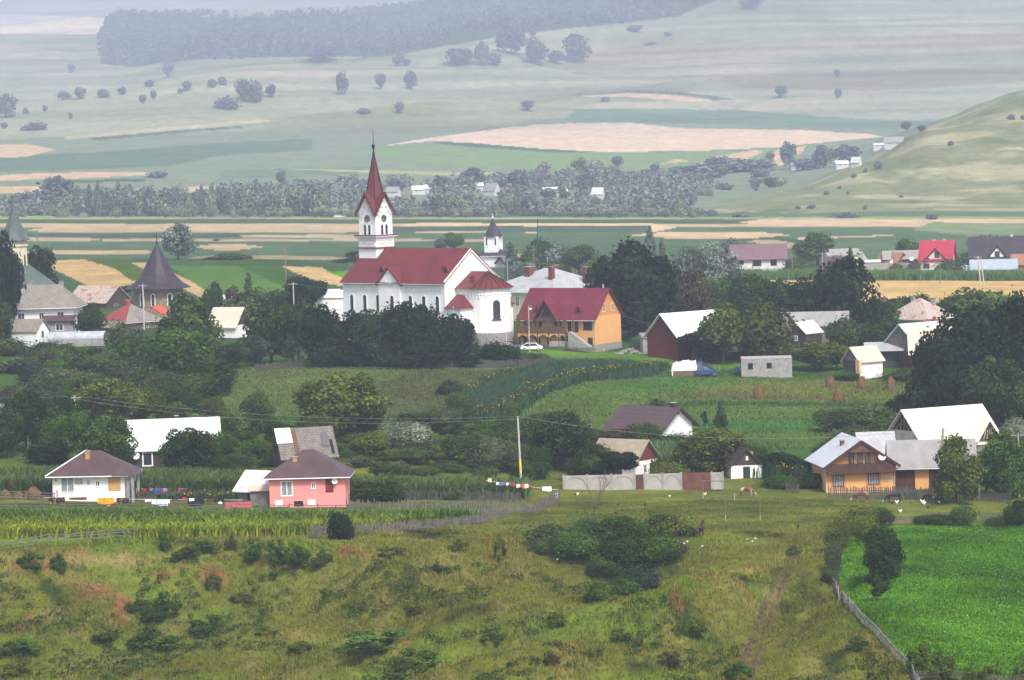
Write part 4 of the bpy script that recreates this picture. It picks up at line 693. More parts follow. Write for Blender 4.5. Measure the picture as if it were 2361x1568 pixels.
# ---------------------------------------------------------------- lower row of houses
H=House('cottage','white plastered bungalow with purple brown hipped roof and open corner porch','cottage',122,1149,349,-6,9.8,7,3.0,3.0,WHITE,BMET,anchor=(-1,-1),kind='hip',over=.8,ridge=2)
MB().add([(-5.7,-4.4,3.02),(-1.1,0,6.06)],[]) 
MB().bar((-5.68,-4.28,3.04),(-1.0,0,6.06),.28,.06).build('white_ridge_strip',WFR,H.roof); H.chim(-.5,-1.2,4.3,1.7,.6,BRICKY)
H.win('F',.21,.85,1.9,1.8,gl=CURT); H.win('F',.63,1.55,.65,.6); H.fbox(MB(),'F',.86,.9,1.65,1.9,.003,.05).build('chipboard_panel',mat('chipboard',(.5,.27,.12),.9,.15,4),H.o)
m=MB()
for x,y in ((5.4,-3.6),(6.1,-3.9),(6.1,-.5),(5.4,-.5)): MB().box(x-.16,x+.16,y-.16,y+.16,-1,2.95).build('porch_post',GREYC,H.o)
MB().add([(3.4,-4.4,2.98),(6.6,-4.4,2.98),(6.6,1,2.98),(3.4,1,2.98),(2.6,-1.2,4.6),(4.7,-1.2,4.4)],[(0,1,5,4),(1,2,5),(2,3,4,5),(3,0,4),(3,2,1,0)]).build('porch_roof',BMET,H.o)
m=MB()
for t,z,w_,h_ in ((.06,.2,.25,.9),(.05,2.2,.3,.7),(.35,1.8,1.4,.7),(.5,1.7,.4,.7)): H.fbox(m,'F',t,z,w_,h_,.003,.02)
m.build('bare_brick_patch',mat('bare_block',(.42,.33,.3),.9,.2,4),H.o)
H=House('log_house','long dark timber house with dazzling white corrugated roof half hidden by trees','house',300,1083,372,7,12.6,7,3.0,3.6,LOG,WMET,anchor=(-1,-1),over=.5); H.win('F',.2,.55,1.5,1.7,fw=.18,mull=0); H.win('F',.78,.6,1.2,1.5,fw=.18); H.dish('F',.07,2.0,.55); H.chim(.6,.3,6.4,.7,.5)
H=House('cottage','bright pink bungalow with dark brown hipped roof and satellite dish','cottage',622,1157,343,-2,10.0,7.2,3.15,3.3,PINK,BMET,anchor=(-1,-1),kind='hip',over=.75,ridge=1.5); H.chim(-1.7,-1.6,4.1,1.5,.6,BRICKY)
H.win('F',.23,.8,1.6,1.75,gl=CURT,fw=.15); H.win('F',.58,1.7,.6,.6,fw=.12); H.win('F',.79,1.2,1.0,1.6,BFR,gl=mat('red_curtain',(.2,.02,.02)),name='window'); H.dish('F',.865,2.55,.4,.35); MB().add([(2.5,-4.3,3.0),(5.4,-4.3,3.0),(5.4,3,3.0),(2.5,3,3.0),(1.5,-.5,5.2),(3.0,-.5,4.9)],[(0,1,5,4),(1,2,5),(2,3,4,5),(3,0,4),(3,2,1,0)]).build('roof_extension',BMET,H.roof)
H.fbox(MB(),'F',.12,-.6,1.0,.75,.004,.05).build('white_base_panel',WFR,H.o); H.fbox(MB(),'F',.55,-.6,1.0,.75,.004,.05).build('white_base_panel',WFR,H.o); H.fbox(MB(),'F',.38,-.7,1.2,.7,.004,.05).build('cellar_opening',BLACK,H.o)
H=House('barn','old grey barn with patched shingle roof and white tin corner behind the pink house','barn',655,1105,366,18,7.4,5.2,3.4,3.3,DWOOD,SHING,anchor=(-1,-1),over=.6,rover=.5)
th=math.atan2(3.3,2.6)
def onroof(x0,x1,f0,f1,lift): # strip on front slope between fractions (0 eave ..1 ridge)
    def pt(x,f,l): y=-3.2+3.2*f; z=3.4-.6*3.3/2.6+(3.3+.6*3.3/2.6)*f; return (x,y-l*math.sin(th),z+l*math.cos(th)+.2)
    return MB().add([pt(x0,f0,lift),pt(x1,f0,lift),pt(x1,f1,lift),pt(x0,f1,lift)]+[pt(x0,f0,lift-.03),pt(x1,f0,lift-.03),pt(x1,f1,lift-.03),pt(x0,f1,lift-.03)],[(0,1,2,3),(7,6,5,4),(0,1,5,4),(1,2,6,5),(2,3,7,6),(3,0,4,7)])
onroof(-4.3,-2.0,.5,1.0,.12).build('tin_patch',mat('dull_white_tin',(.55,.55,.52),.5,.1,1,('x',.3,.25)),H.roof); onroof(-1.9,-1.3,0,.95,.1).build('rust_patch',mat('rust',(.12,.05,.04),.8),H.roof); onroof(2.2,3.2,.35,.8,.1).build('tar_patch',mat('tar',(.09,.09,.1),.7),H.roof); onroof(3.3,3.7,.1,.55,.1).build('hole',BLACK,H.roof)
H=House('shed','tumbledown shed with sagging white and silver sheet roofs left of the pink house','shed',585,1157,347,-30,5.2,5.6,1.6,2.1,GWOOD,mat('patched_white_sheets',(.62,.63,.64),.5,.2,.8,('x',.8,.2),dirt=((.25,.22,.2),.6,.58)),over=.5); H.fbox(MB(),'F',.5,.2,2,1.1,.003,.03).build('opening',BLACK,H.o)
H=House('lean_to','small plank lean-to with flat pale sheet roof touching the pink house','shed',600,1158,344,0,2.6,2.2,1.5,.4,GWOOD,CREAMR,kind='mono',over=.3)
H=House('cottage','low cottage with weathered grey board roof at the left edge behind trees','cottage',122,958,440,5,5,4,2.2,1.6,WHITE,SHING,over=.4)
H=House('cottage','white cottage with big satellite dish almost hidden at the left edge','cottage',5,1010,400,-20,6,6,2.8,2,WHITE,SHING,over=.4); H.dish('R',.3,3.2,.5)
H=House('house','white house with brown tiled roof and dark chimney below the green fields','house',1528,1020,395,-37,9.6,8,2.3,2.6,WHITE,BTILE,anchor=(1,-1),over=.9,rover=.9); H.chim(4.0,.2,4.4,1.2,.75,BFR)
MB().prism([(-.7,3.9),(.7,3.9),(0,4.5)],4.81,4.88).build('gable_vent',BLACK,H.o)
H=House('house','orange and white house with sagging corrugated roof and red gable behind the concrete wall','house',1466,1106,368,-36,7.6,5.8,2.5,2.7,WHITE,mat('dirty_cream_corrugated',(.28,.24,.17),.8,.15,1,('x',.35,.25)),anchor=(1,-1),over=.5,gable=MAROON); H.fbox(MB(),'F',.25,0,4.6,2.3,.004,.05).build('orange_wall',mat('brick_orange',(.5,.14,.07),.9,.1),H.o); H.win('F',.62,.8,.9,1.2,mat('blue_frame',(.2,.3,.45))); H.win('R',.4,.8,.9,1.1); H.door('R',.7,0,.9,2)
H=House('cottage','small white cottage with black plank gable and green framed window','cottage',1722,1110,366,-84,7,4.4,2.25,2.2,WHITE,mat('black_roof',(.05,.04,.04),.8,.2),over=.4,gable=DWOOD,anchor=(1,0)); H.win('R',.5,.3,1.0,1.7,mat('dark_green_frame',(.02,.06,.05)),mull=1); H.win('R',.52,3.1,.3,.35,WFR,mull=0)
H=House('shed','low dark shed in the shade behind the white cottage with black gable','shed',1680,1105,372,-8,6,4,2.0,1.3,GREYC,TERRA,kind='mono',over=.3)
# orange farmhouse, gable to the front
H=House('farmhouse','orange farmhouse with silver roof and dark carved balcony on the lower right','farmhouse',1984,1133,357,-83,9.8,9.3,3.9,3.1,ORANGE,SILV,anchor=(1,0),over=.75,rover=1.2); F_='R'
H.win(F_,.17,.85,1.55,1.4,BFR,gl=CURT,mull=3,trim=ORANGED); H.win(F_,.70,.95,1.55,1.4,BFR,gl=CURT,mull=3,trim=ORANGED)
m=MB(); m.box(4.91,6.0,-4.8,4.8,2.68,2.78); m.build('balcony_floor',BWOOD,H.o); m=MB(); m.box(5.9,5.98,-4.8,4.8,2.8,3.95); 
for y_ in (-4.7,-1.6,-.5,.6,2.2,4.7): m.box(5.87,6.04,y_-.09,y_+.09,2.7,5.2 if abs(y_)<3 else 3.95)
m.build('balcony_railing',mat('balcony_boards',(.07,.03,.022),.8,.25,1.5,('z',.45,.4)),H.o)
for t in (.37,.5,.62): H.win(F_,t,3.98,.75,1.3,BFR,gl=CURT,mull=1)
MB().prism([(-1.95,5.65),(1.95,5.65),(0,6.9)],4.93,6.0).build('gable_boards',BWOOD,H.o); MB().prism([(-2.25,5.45),(2.25,5.45),(1.95,5.65),(-1.95,5.65)],4.93,6.02).build('gable_band',BWOOD,H.o)
m=MB(); m.bar((6.15,-5.35,3.38),(6.15,0,6.98),.12,.35); m.bar((6.15,5.35,3.38),(6.15,0,6.98),.12,.35); m.build('verge_board',BFR,H.roof); H.dish(F_,.80,4.75,.5,1.35); H.chim(1.2,-1.6,5.2,1.5,.55,BRICK); MB().box(4.91,5.0,3.4,3.9,1.25,1.8).build('meter_box',GREYFR,H.o)
m=MB(); m.tube([(6.0,-5.3,3.3),(5.0,-4.8,2.5),(5.0,-4.75,0)],.06); m.tube([(6.0,5.3,3.3),(5.0,4.8,2.5),(5.0,4.75,0)],.06); m.build('drainpipe',GUTT,H.o)
H=House('farm_annex','long stable wing with grey fibre cement roof joining the orange farmhouse','stable',2063,1132,359,-3,10.5,6.4,3.8,2.7,ORANGE,ASBL,anchor=(-1,-1),over=.9,gable=ORANGE,found=2); H.door('F',.13,0,2.9,3.3,mat('maroon_door',(.07,.02,.016),.8,.2,1,('h',.4,.3)),'stable_door'); H.door('F',.52,0,1.5,2.9,mat('maroon_door',(.07,.02,.016)),'stable_door'); H.fbox(MB(),'F',.5,2.95,10.4,.85,.004,.06).build('painted_eave_shade',DWOOD,H.o)  # dark band paints the shade under the stable eaves onto the wall
H.gutter(.9)
H=House('farmhouse_wing','silver roofed rear wing between the orange farmhouse and its grey wing','wing',2026,1112,371,3,4.4,5,4.0,2.8,CREAM,ZINC,over=.6)
H=House('unfinished_barn','unfinished barn with a fresh pale board roof and open roof timbers','barn',2132,1088,384,27,13.2,10,4.2,4.5,mat('mottled_plaster',(.5,.47,.42),.9,.15,.8,dirt=((.3,.26,.2),.6,.55)),TIMB,anchor=(-1,-1),over=.9,rover=.7,gable=None)
H.win('L',.45,3.0,.9,1.1,BFR,mull=0); MB().prism([(-3.2,5.8),(3.2,5.8),(0,8.65)],-6.66,-6.61).build('gable_opening',BLACK,H.o); m=MB()
for y_ in (-2.2,-1,0,1,2.2): m.bar((-6.7,y_,5.8),(-6.7,y_*.6,5.8+2.6*(1-abs(y_)/3.2)),.12)
m.build('roof_timbers',mat('timber',(.4,.3,.2)),H.o)
MB().prism([(2.6,4.2),(5.8,4.2),(4.2,6.6)],-6.0,-4,'y').build('dormer_opening',BLACK,H.o); MB().prism([(2.0,3.8),(4.2,6.9),(6.4,3.8),(6.4,4.0),(4.2,7.15),(2.0,4.0)],-6.4,-1.8,'y').build('dormer_roof',TIMB,H.roof)
m=MB()
for x_ in (3.4,4,4.6,5.2): m.bar((x_-.2,-6.05,4.2),(4.2+(x_-4.4)*.5,-6.05,5.6),.12)
m.build('dormer_timbers',mat('timber',(.4,.3,.2)),H.o)
# ---------------------------------------------------------------- trees and bushes
LEAF=attr_mat('foliage',transl=.22,use_obj=True,nscale=[(1.3,.22,3)]); BARK=mat('bark',(.07,.055,.042),.95,.3,3)
def leaf_quads(P,Nn,size,rg,asp=1.0):
    n=len(P); t=rg.normal(size=(n,3)); u=np.cross(Nn,t); u/=np.linalg.norm(u,axis=1)[:,None]+1e-9; v=np.cross(Nn,u)
    sz=(size*(.6+.8*rg.rand(n)))[:,None]; u=u*sz; v=v*sz*asp
    j=lambda: .75+.5*rg.rand(n,1)
    V=np.stack([P-u*j()-v*.25,P+v*j()*.9-u*.2,P+u*j()+v*.25,P-v*j()*.9+u*.2],1).reshape(-1,3)
    return V,np.arange(4*n).reshape(n,4)
def crown(kind,seed,n,leaf):
    """unit crown: height 0..1, width about 1"""
    rg=np.random.RandomState(seed); lob=[]
    if kind=='round':
        for i in range(17):
            a=rg.rand()*6.28; h=rg.rand(); rr=.30*math.sqrt(max(0,1-(2*h-1)**2))+.04; lob.append((math.cos(a)*rr*(.5+.6*rg.rand()),math.sin(a)*rr*(.5+.6*rg.rand()),.30+.52*h,.13+.10*rg.rand()))
        lob+=[(0,0,.5,.26),(0,0,.68,.22)]
    elif kind=='oak':
        for i in range(24):
            a=rg.rand()*6.28; h=rg.rand()**.8; rr=.36*math.sqrt(max(0,1-(1.6*h-.6)**2))+.03; lob.append((math.cos(a)*rr*(.6+.5*rg.rand()),math.sin(a)*rr*(.6+.5*rg.rand()),.16+.70*h,.11+.09*rg.rand()))
        lob+=[(0,0,.45,.3),(0,0,.62,.26)]
    elif kind=='poplar':
        for i in range(20):
            h=i/19; r=.30*math.sin(math.pi*min(1,h*.85+.12))**.7; a=rg.rand()*6.28; lob.append((math.cos(a)*r*.5,math.sin(a)*r*.5,.12+.82*h,.08+r*.45))
    elif kind=='bush':
        for i in range(13):
            a=rg.rand()*6.28; d=rg.rand()**.5*.36; lob.append((math.cos(a)*d,math.sin(a)*d,(.22+.5*rg.rand())*(1-d*.9),.15+.12*rg.rand()))
        lob.append((0,0,.35,.3))
    elif kind=='shrub':
        for i in range(16):
            a=rg.rand()*6.28; d=rg.rand()**.6*.42; lob.append((math.cos(a)*d,math.sin(a)*d,(.12+.75*rg.rand()**1.3)*(1-d*.8),.07+.09*rg.rand()))
    elif kind=='willow':
        for i in range(16):
            a=rg.rand()*6.28; d=rg.rand()**.5*.36; lob.append((math.cos(a)*d,math.sin(a)*d,.2+.62*(1-d*1.2)*rg.rand()**.5,.12+.12*rg.rand()))
        lob.append((0,0,.4,.3))
    elif kind=='spruce':
        for i in range(26):
            h=i/25; r=.40*(1-h)+.02; a=rg.rand()*6.28; lob.append((math.cos(a)*r*.55,math.sin(a)*r*.55,.10+.86*h,.05+r*.35))
    elif kind=='flat':
        for i in range(16):
            a=rg.rand()*6.28; d=rg.rand()**.5*.42; lob.append((math.cos(a)*d,math.sin(a)*d,.62+.25*rg.rand()-.3*d,.12+.07*rg.rand()))
        for i in range(5): a=rg.rand()*6.28; lob.append((math.cos(a)*.2,math.sin(a)*.2,.45,.12))
    elif kind=='sparse':
        for i in range(15):
            a=rg.rand()*6.28; h=rg.rand(); rr=.34*math.sqrt(max(0,1-(2*h-1)**2)); lob.append((math.cos(a)*rr,math.sin(a)*rr,.28+.66*h,.07+.07*rg.rand()))
        lob.append((0,0,.55,.16))
    lob=np.array(lob); wgt=lob[:,3]**2; idx=rg.choice(len(lob),n,p=wgt/wgt.sum())
    d=rg.normal(size=(n,3)); d/=np.linalg.norm(d,axis=1)[:,None]
    asp=np.array([1,1,.95]) if kind not in ('spruce','flat') else np.array([1.2,1.2,.45])
    rad=.70+.34*rg.rand(n)**.7+ (rg.rand(n)<.2)*rg.rand(n)*(.5 if kind not in('bush','shrub') else 1.1)
    P=lob[idx,:3]+d*asp*(lob[idx,3]*rad)[:,None]
    if kind=='willow':
        P[:,2]-=.10*rg.rand(n)*(d[:,2]<.3)
    P[:,2]=np.clip(P[:,2],.01,1.1)
    Nn=d+rg.normal(size=(n,3))*.55+np.array([0,0,.25]); Nn/=np.linalg.norm(Nn,axis=1)[:,None]
    V,Q=leaf_quads(P,Nn,leaf,rg,1.0 if kind!='willow' else .55)
    lt=(.5+1.0*rg.rand(n))*(1+.45*(rg.rand(len(lob))-.5)[idx]*2); hue=rg.rand(n)*.3-.12
    col=np.stack([lt*(1+hue),lt,lt*(1-hue*.5)],1).repeat(4,0)
    zmin=P[:,2].min()
    return V,Q,col
def trunk_mb(kind,rg):
    m=MB(); top=.62 if kind not in('poplar','spruce') else .92; b=.035 if kind!='poplar' else .03
    m.tube([(0,0,-.06),(.01,0,.15),(.02*rg.rand(),.01,.35),(0,0,top)],[b,b*.75,b*.6,b*.15],6)
    for i in range(6 if kind!='poplar' else 0):
        a=rg.rand()*6.28; z=.22+.3*rg.rand(); d=.2+.14*rg.rand(); m.tube([(0,0,z),(math.cos(a)*d*.5,math.sin(a)*d*.5,z+.12),(math.cos(a)*d,math.sin(a)*d,z+.2+.1*rg.rand())],[b*.5,b*.3,b*.12],4)
    return m
PROTO={}
def proto(kind,var,lod):
    k=(kind,var,lod)
    if k not in PROTO:
        n,lf={'near':(8000,.021),'mid':(4200,.028),'far':(1000,.052)}[lod]
        if kind in('sparse','shrub'): n=int(n*.5)
        if kind in('poplar','spruce'): lf*=.8
        V,Q,c=crown(kind,hash((kind,var))%1 + sum(map(ord,kind))*7+var*13,n,lf); me=npmesh('crown',V,Q,LEAF,c).data
        bpy.data.objects.remove(bpy.data.objects[-1] if False else [o for o in C.objects if o.data==me][0])
        rg=np.random.RandomState(var); t=trunk_mb(kind,rg).build('trunk',BARK); tm=t.data; bpy.data.objects.remove(t); PROTO[k]=(me,tm)
    return PROTO[k]
G_={'dk':(.027,.052,.011),'dd':(.014,.027,.009),'gn':(.046,.095,.013),'mg':(.056,.092,.022),'gy':(.072,.092,.042),'yl':(.10,.13,.018),'lg':(.07,.125,.02),'br':(.065,.052,.024),'bl':(.032,.058,.032),'fz':(.13,.16,.13),'fd':(.105,.13,.14),'fy':(.18,.22,.12),'wl':(.18,.21,.14),'ol':(.070,.094,.014)}  # far tones are paled and blued, painting haze into the leaves
AUTO=[]
_rt=np.random.RandomState(3)
def tree(kind,vx,top,base,wv,colk,Y=None,label=None,cat='tree',name=None,group=None,lod=None,lean=0,zone=None):
    if Y is None: P=hit(vx,base)
    else: P=at(vx,base,Y*K)
    s=FV/P.y; h=(base-top)/s; w_=wv/s; yo=P.y/K
    if Y: # sit on the ground even when the base is hidden
        g=gz(P.x,P.y); h+=max(-2,min(8,P.z-g)); P.z=g
    lod=lod or ('near' if yo<470 else 'mid' if yo<900 else 'far'); var=_rt.randint(0,4 if lod!='far' else 3)
    cm,tm=proto(kind,var,lod); name=name or {'bush':'bush','shrub':'bush','poplar':'poplar_tree','spruce':'conifer_tree','willow':'willow_bush'}.get(kind,'tree')
    r=empty(name,P,_rt.rand()*6.28,label,cat,group,scale=(w_*1.08,w_*1.08,h*1.04))
    if lean: r.rotation_euler=(0,R(lean),0)
    c=bpy.data.objects.new('crown',cm); C.objects.link(c); c.parent=r
    cc=np.array(G_[colk])*(.85+.3*_rt.rand()); c.color=(*cc,1)
    if kind not in('bush','willow','shrub'): t=bpy.data.objects.new('trunk',tm); C.objects.link(t); t.parent=r
    AUTO.append([r,kind,colk,vx,(top+base)/2,lod,zone,label]); return r
T=tree
# dark screen of trees in front of the church
for a in ((625,705,838,120,'dk'),(690,692,838,110,'dk'),(752,700,842,110,'dd'),(815,722,842,105,'dd'),(868,716,842,110,'dk'),(930,694,843,130,'dd'),(985,702,843,110,'dd'),(1042,722,843,100,'dd'),(1078,745,843,50,'dk')): T('oak',*a,zone='in the dark row before the church')
T('bush',790,775,843,130,'dd',zone='in the dark row before the church'); T('bush',960,770,844,160,'dd',zone='in the dark row before the church'); T('bush',1060,782,844,100,'dd',zone='in the dark row before the church')
T('bush',1150,782,841,95,'dd',label='dense dark round bush right of the church apse, behind the plank fence',cat='bush'); T('bush',1212,806,836,60,'gn',label='row of currant green bushes behind the short plank fence',cat='bush'); T('bush',1250,812,834,40,'gn',label='small green bush at the right end of the short plank fence',cat='bush')
T('flat',698,626,745,92,'dd',Y=560,label='flat topped dark tree standing alone left of the church roof',cat='tree')
for a in (('spruce',575,632,720,60,'mg'),('sparse',545,648,725,70,'br'),('sparse',612,650,735,80,'mg'),('round',491,652,700,50,'dk'),('round',590,668,770,110,'mg'),('round',650,690,800,80,'dk'),('round',450,690,780,70,'mg'),('round',600,700,770,70,'mg')): T(*a,Y=560)
T('oak',95,600,730,95,'dd',Y=600,label='dark tree right behind the old church with the green turret',cat='tree'); T('oak',2,540,720,90,'dd',Y=540,label='dark tree cut by the left edge before the green turret',cat='tree'); T('oak',-2,690,800,70,'dk',Y=520)
for a in (('round',207,712,788,70,'dk',535),('round',208,700,775,60,'dk',560),('round',285,690,735,40,'dk',600),('willow',288,735,850,90,'gy',500),('oak',432,700,890,140,'mg',475),('round',350,790,885,120,'gn',470),('oak',430,760,930,170,'gn',445),('round',485,820,925,120,'dk',440),('round',465,730,850,90,'mg',490),
 ('round',540,790,862,90,'dk',475),('round',582,770,850,70,'bl',480),('bush',512,848,905,55,'dk',455),('bush',120,775,850,90,'dk',490),('bush',55,815,890,150,'gy',470),('willow',150,850,950,170,'gy',440),('round',235,830,930,110,'mg',450),('willow',290,838,930,130,'gy',450),('bush',330,880,955,130,'mg',430),('bush',25,775,850,90,'mg',500),('bush',212,795,850,60,'dd',490),('willow',380,850,940,100,'gy',440),('bush',80,870,960,150,'gy',430),('bush',220,890,980,120,'dk',420),('willow',20,880,965,120,'gy',425),('bush',430,905,965,90,'mg',425),('round',180,860,930,90,'dk',445),('bush',150,800,870,80,'bl',480),('round',505,880,945,70,'gn',440)): T(*a[:6],Y=a[6],zone='on the slope below the left houses')
# thicket row behind the lower houses
for a in (('oak',62,905,1075,110,'dk',385),('oak',22,940,1085,90,'dk',380),('round',130,955,1080,90,'gn',378),('oak',195,950,1080,95,'gn',376),('oak',250,955,1092,125,'gn',370),('oak',150,920,1050,110,'dk',392),('oak',262,872,1010,160,'ol',412),('round',330,900,1030,110,'ol',408),('round',395,930,1020,90,'mg',410),
 ('oak',432,985,1092,125,'dk',368),('round',512,990,1095,95,'gn',370),('round',500,918,1020,80,'ol',405),('round',560,950,1085,90,'mg',385),('round',600,915,1040,90,'mg',402),('round',640,970,1085,80,'dk',384),('oak',795,893,1075,205,'ol',392),('round',735,960,1075,90,'ol',385),('round',855,1005,1098,110,'ol',374),('willow',935,978,1095,140,'wl',378),('willow',1005,1010,1095,120,'mg',376),('round',1085,1000,1105,120,'mg',374),('willow',1150,1000,1112,130,'gy',371),('round',1060,935,1040,70,'mg',410),('bush',1000,955,1030,90,'mg',405),('bush',1035,868,930,60,'bl',440),('round',1130,975,1075,110,'gn',388),('round',1205,960,1080,110,'mg',385),('oak',1300,952,1112,150,'dk',372),('round',1245,985,1085,90,'mg',380),('oak',1372,1028,1108,110,'dk',364),('flat',1432,1025,1108,80,'dd',361),('round',1335,1055,1112,80,'dk',365),('bush',1360,978,1050,90,'mg',398),('round',1425,990,1050,90,'br',396),('round',1485,972,1052,80,'mg',391),('bush',1500,1005,1062,120,'dk',388),('bush',1550,990,1050,110,'dk',390),('oak',1645,988,1112,180,'ol',370),('bush',1575,1010,1065,80,'mg',382),('bush',1543,1050,1110,95,'yl',367),('bush',1735,1025,1085,70,'dk',380),('round',1790,1040,1108,100,'dd',368),('round',1835,1050,1112,80,'dd',366),('sparse',1516,922,970,40,'bl',425),('spruce',1662,925,990,42,'bl',408),('sparse',1625,950,990,24,'bl',410),('bush',1700,1015,1075,90,'dk',384),('round',900,1035,1095,80,'ol',372),('round',690,1030,1090,60,'mg',375),('bush',1280,955,1040,80,'dk',400),('bush',960,960,1040,90,'dk',400),('round',1180,930,1010,50,'mg',412),('bush',1040,1060,1110,90,'mg',368),('bush',1220,1060,1112,90,'dd',367),('bush',560,1040,1095,70,'gn',371),('bush',790,1050,1098,90,'ol',371),('bush',110,1010,1085,100,'dd',375),('bush',1235,1020,1088,60,'dk',369),('bush',1120,1065,1118,70,'mg',365),('bush',870,1060,1100,70,'ol',370),('round',975,1035,1100,80,'mg',371)): T(*a[:6],Y=a[6],zone='in the thicket behind the lower houses')
# denser fill of the thickets
rf=random.Random(9)
for i in range(44):
    x=rf.uniform(430,1290); b=rf.uniform(1035,1096); h=rf.uniform(45,95); T(rf.choice(['round','round','bush','oak','willow']),x,b-h,b,rf.uniform(60,110),rf.choice(['mg','ol','gn','dk','gy','mg']),Y=372+(1098-b)*.45,lod='near',zone='in the thicket behind the lower houses')
for i in range(26):
    x=rf.uniform(-20,520); b=rf.uniform(835,965); h=rf.uniform(45,85); T(rf.choice(['round','bush','oak','willow']),x,b-h,b,rf.uniform(70,120),rf.choice(['mg','gn','dk','gy','bl']),Y=420+(970-b)*.5,zone='on the slope below the left houses')
for i in range(16):
    x=rf.uniform(1620,2120); b=rf.uniform(760,825); h=rf.uniform(45,80); T(rf.choice(['round','bush','oak']),x,b-h,b,rf.uniform(50,90),rf.choice(['mg','gn','dk']),Y=496+(825-b)*.8,zone='among the houses on the right')
for i in range(30):
    x=rf.uniform(780,1290); b=rf.uniform(1085,1122); h=rf.uniform(30,75); T(rf.choice(['round','bush','willow','shrub']),x,b-h,b,rf.uniform(50,95),rf.choice(['mg','ol','gn','gy','mg']),Y=364+(1122-b)*.3,lod='near',zone='in the thicket behind the lower houses')
for i in range(10):
    x=rf.uniform(480,620); b=rf.uniform(1080,1108); h=rf.uniform(35,70); T(rf.choice(['round','bush']),x,b-h,b,rf.uniform(50,85),rf.choice(['mg','ol','dk']),Y=367+(1108-b)*.3,lod='near',zone='in the thicket behind the lower houses')
# lower right
for a in (('round',1930,942,1020,110,'mg',405),('round',2000,932,1015,140,'mg',406),('oak',2078,912,990,70,'dd',412),('willow',1960,975,1060,110,'gy',388),('round',2045,965,1040,90,'mg',395),('oak',2205,1010,1166,118,'ol',347),('oak',2312,1000,1160,130,'gn',352),('willow',2345,958,1040,90,'wl',392),('round',2275,1050,1150,70,'gn',356),('bush',1880,1040,1105,70,'dd',368),('bush',1870,1080,1132,70,'dk',360),('bush',1905,1020,1070,60,'dk',385),('oak',2350,1050,1150,80,'gn',354),('bush',1930,1000,1050,90,'mg',390)): T(*a[:6],Y=a[6],zone='around the orange farmhouse')
T('bush',1810,1085,1132,110,'gn',Y=361,label='bed of tall yellow flowering plants left of the orange farmhouse',cat='flower bed')
# big dark trees on the right
for a in (('oak',2240,700,990,240,'dd',418),('oak',2345,672,985,170,'dd',415),('oak',2165,770,1000,150,'dd',412),('oak',2290,820,1000,150,'dk',405),('oak',2385,760,1000,140,'dd',408)): T(*a[:6],Y=a[6],zone='in the big dark group at the right edge')
# trees round the right houses
for a in (('oak',1470,568,800,200,'dd',520),('oak',1400,600,780,110,'dd',535),('oak',1520,600,795,110,'dk',525),('round',1592,628,790,100,'br',540),('willow',1585,552,700,90,'fz',640),('willow',1655,548,700,110,'fz',640),('poplar',1500,532,680,42,'fz',650),('poplar',1528,560,680,30,'fz',650),('round',1690,640,740,80,'gn',590),('spruce',1708,635,740,50,'bl',580),('round',1640,640,720,90,'mg',600),('round',1668,702,812,115,'ol',482),('round',1757,702,822,150,'ol',484),('oak',1850,648,800,110,'dd',530),('oak',1950,630,850,160,'dd',510),('oak',1800,660,800,120,'dk',535),('round',1905,655,800,80,'dd',525),('round',1942,735,815,95,'mg',490),('round',1880,785,862,125,'ol',474),('round',1930,790,862,80,'gn',474),('round',2035,692,800,90,'mg',520),('round',2070,682,745,90,'dk',550),('round',2115,680,750,80,'dk',560),('oak',2252,665,780,150,'mg',530),('round',2315,678,790,100,'mg',525),('flat',1597,760,812,60,'dd',485),('round',2160,715,800,70,'mg',540),('bush',1640,780,815,60,'dk',484),('round',1725,690,790,90,'dk',540),('bush',1545,770,805,50,'dk',496),('bush',1800,775,830,70,'mg',490),('bush',2060,800,850,50,'mg',480),('round',2000,740,835,80,'dk',495),('oak',1730,640,770,110,'dk',560),('round',2200,730,800,70,'dk',540),('round',1970,800,850,60,'dk',484)): T(*a[:6],Y=a[6],zone='among the houses on the right')
T('bush',2100,842,882,140,'lg',Y=462,label='band of tall weeds and herbs right of the plank shed',cat='bush'); T('bush',1950,850,876,80,'gn',Y=464)
# beyond the church
for a in (('round',1245,553,635,75,'gn',760),('round',1292,560,640,85,'fz',760),('round',1335,565,640,90,'mg',740),('poplar',1180,565,640,55,'fz',700),('round',1050,536,585,48,'gn',880),('round',1016,550,585,42,'fd',880),('round',1380,590,660,80,'mg',700),('round',1130,585,630,40,'fz',800),('round',1220,580,650,60,'mg',700),('round',1210,600,660,60,'fz',660),('round',1270,600,660,90,'mg',680),
 ('oak',411,518,612,76,'fz',700),('bush',540,575,614,90,'mg',700),('bush',495,588,615,60,'mg',700),('sparse',818,590,635,60,'mg',720),('bush',785,600,628,50,'bl',740),('bush',500,565,586,18,'fd',950),('bush',293,558,573,22,'fd',980),('bush',420,600,615,60,'mg',690),('bush',850,600,622,30,'bl',740),
 ('oak',1885,541,628,110,'gn',790),('spruce',1962,572,628,38,'mg',740),('round',2095,550,612,60,'gn',800),('oak',2275,540,585,90,'fz',860),('bush',2195,592,632,70,'mg',736),('bush',1832,590,632,70,'mg',745),('bush',1740,552,580,60,'fd',860),('bush',1915,600,634,60,'mg',740),('bush',2065,605,632,40,'mg',738),('bush',2140,590,628,40,'gn',745),('round',1690,555,625,60,'fz',770),('bush',2235,575,610,60,'mg',790),('bush',1870,610,634,60,'mg',738)): T(*a[:6],Y=a[6],zone='beyond the village edge')
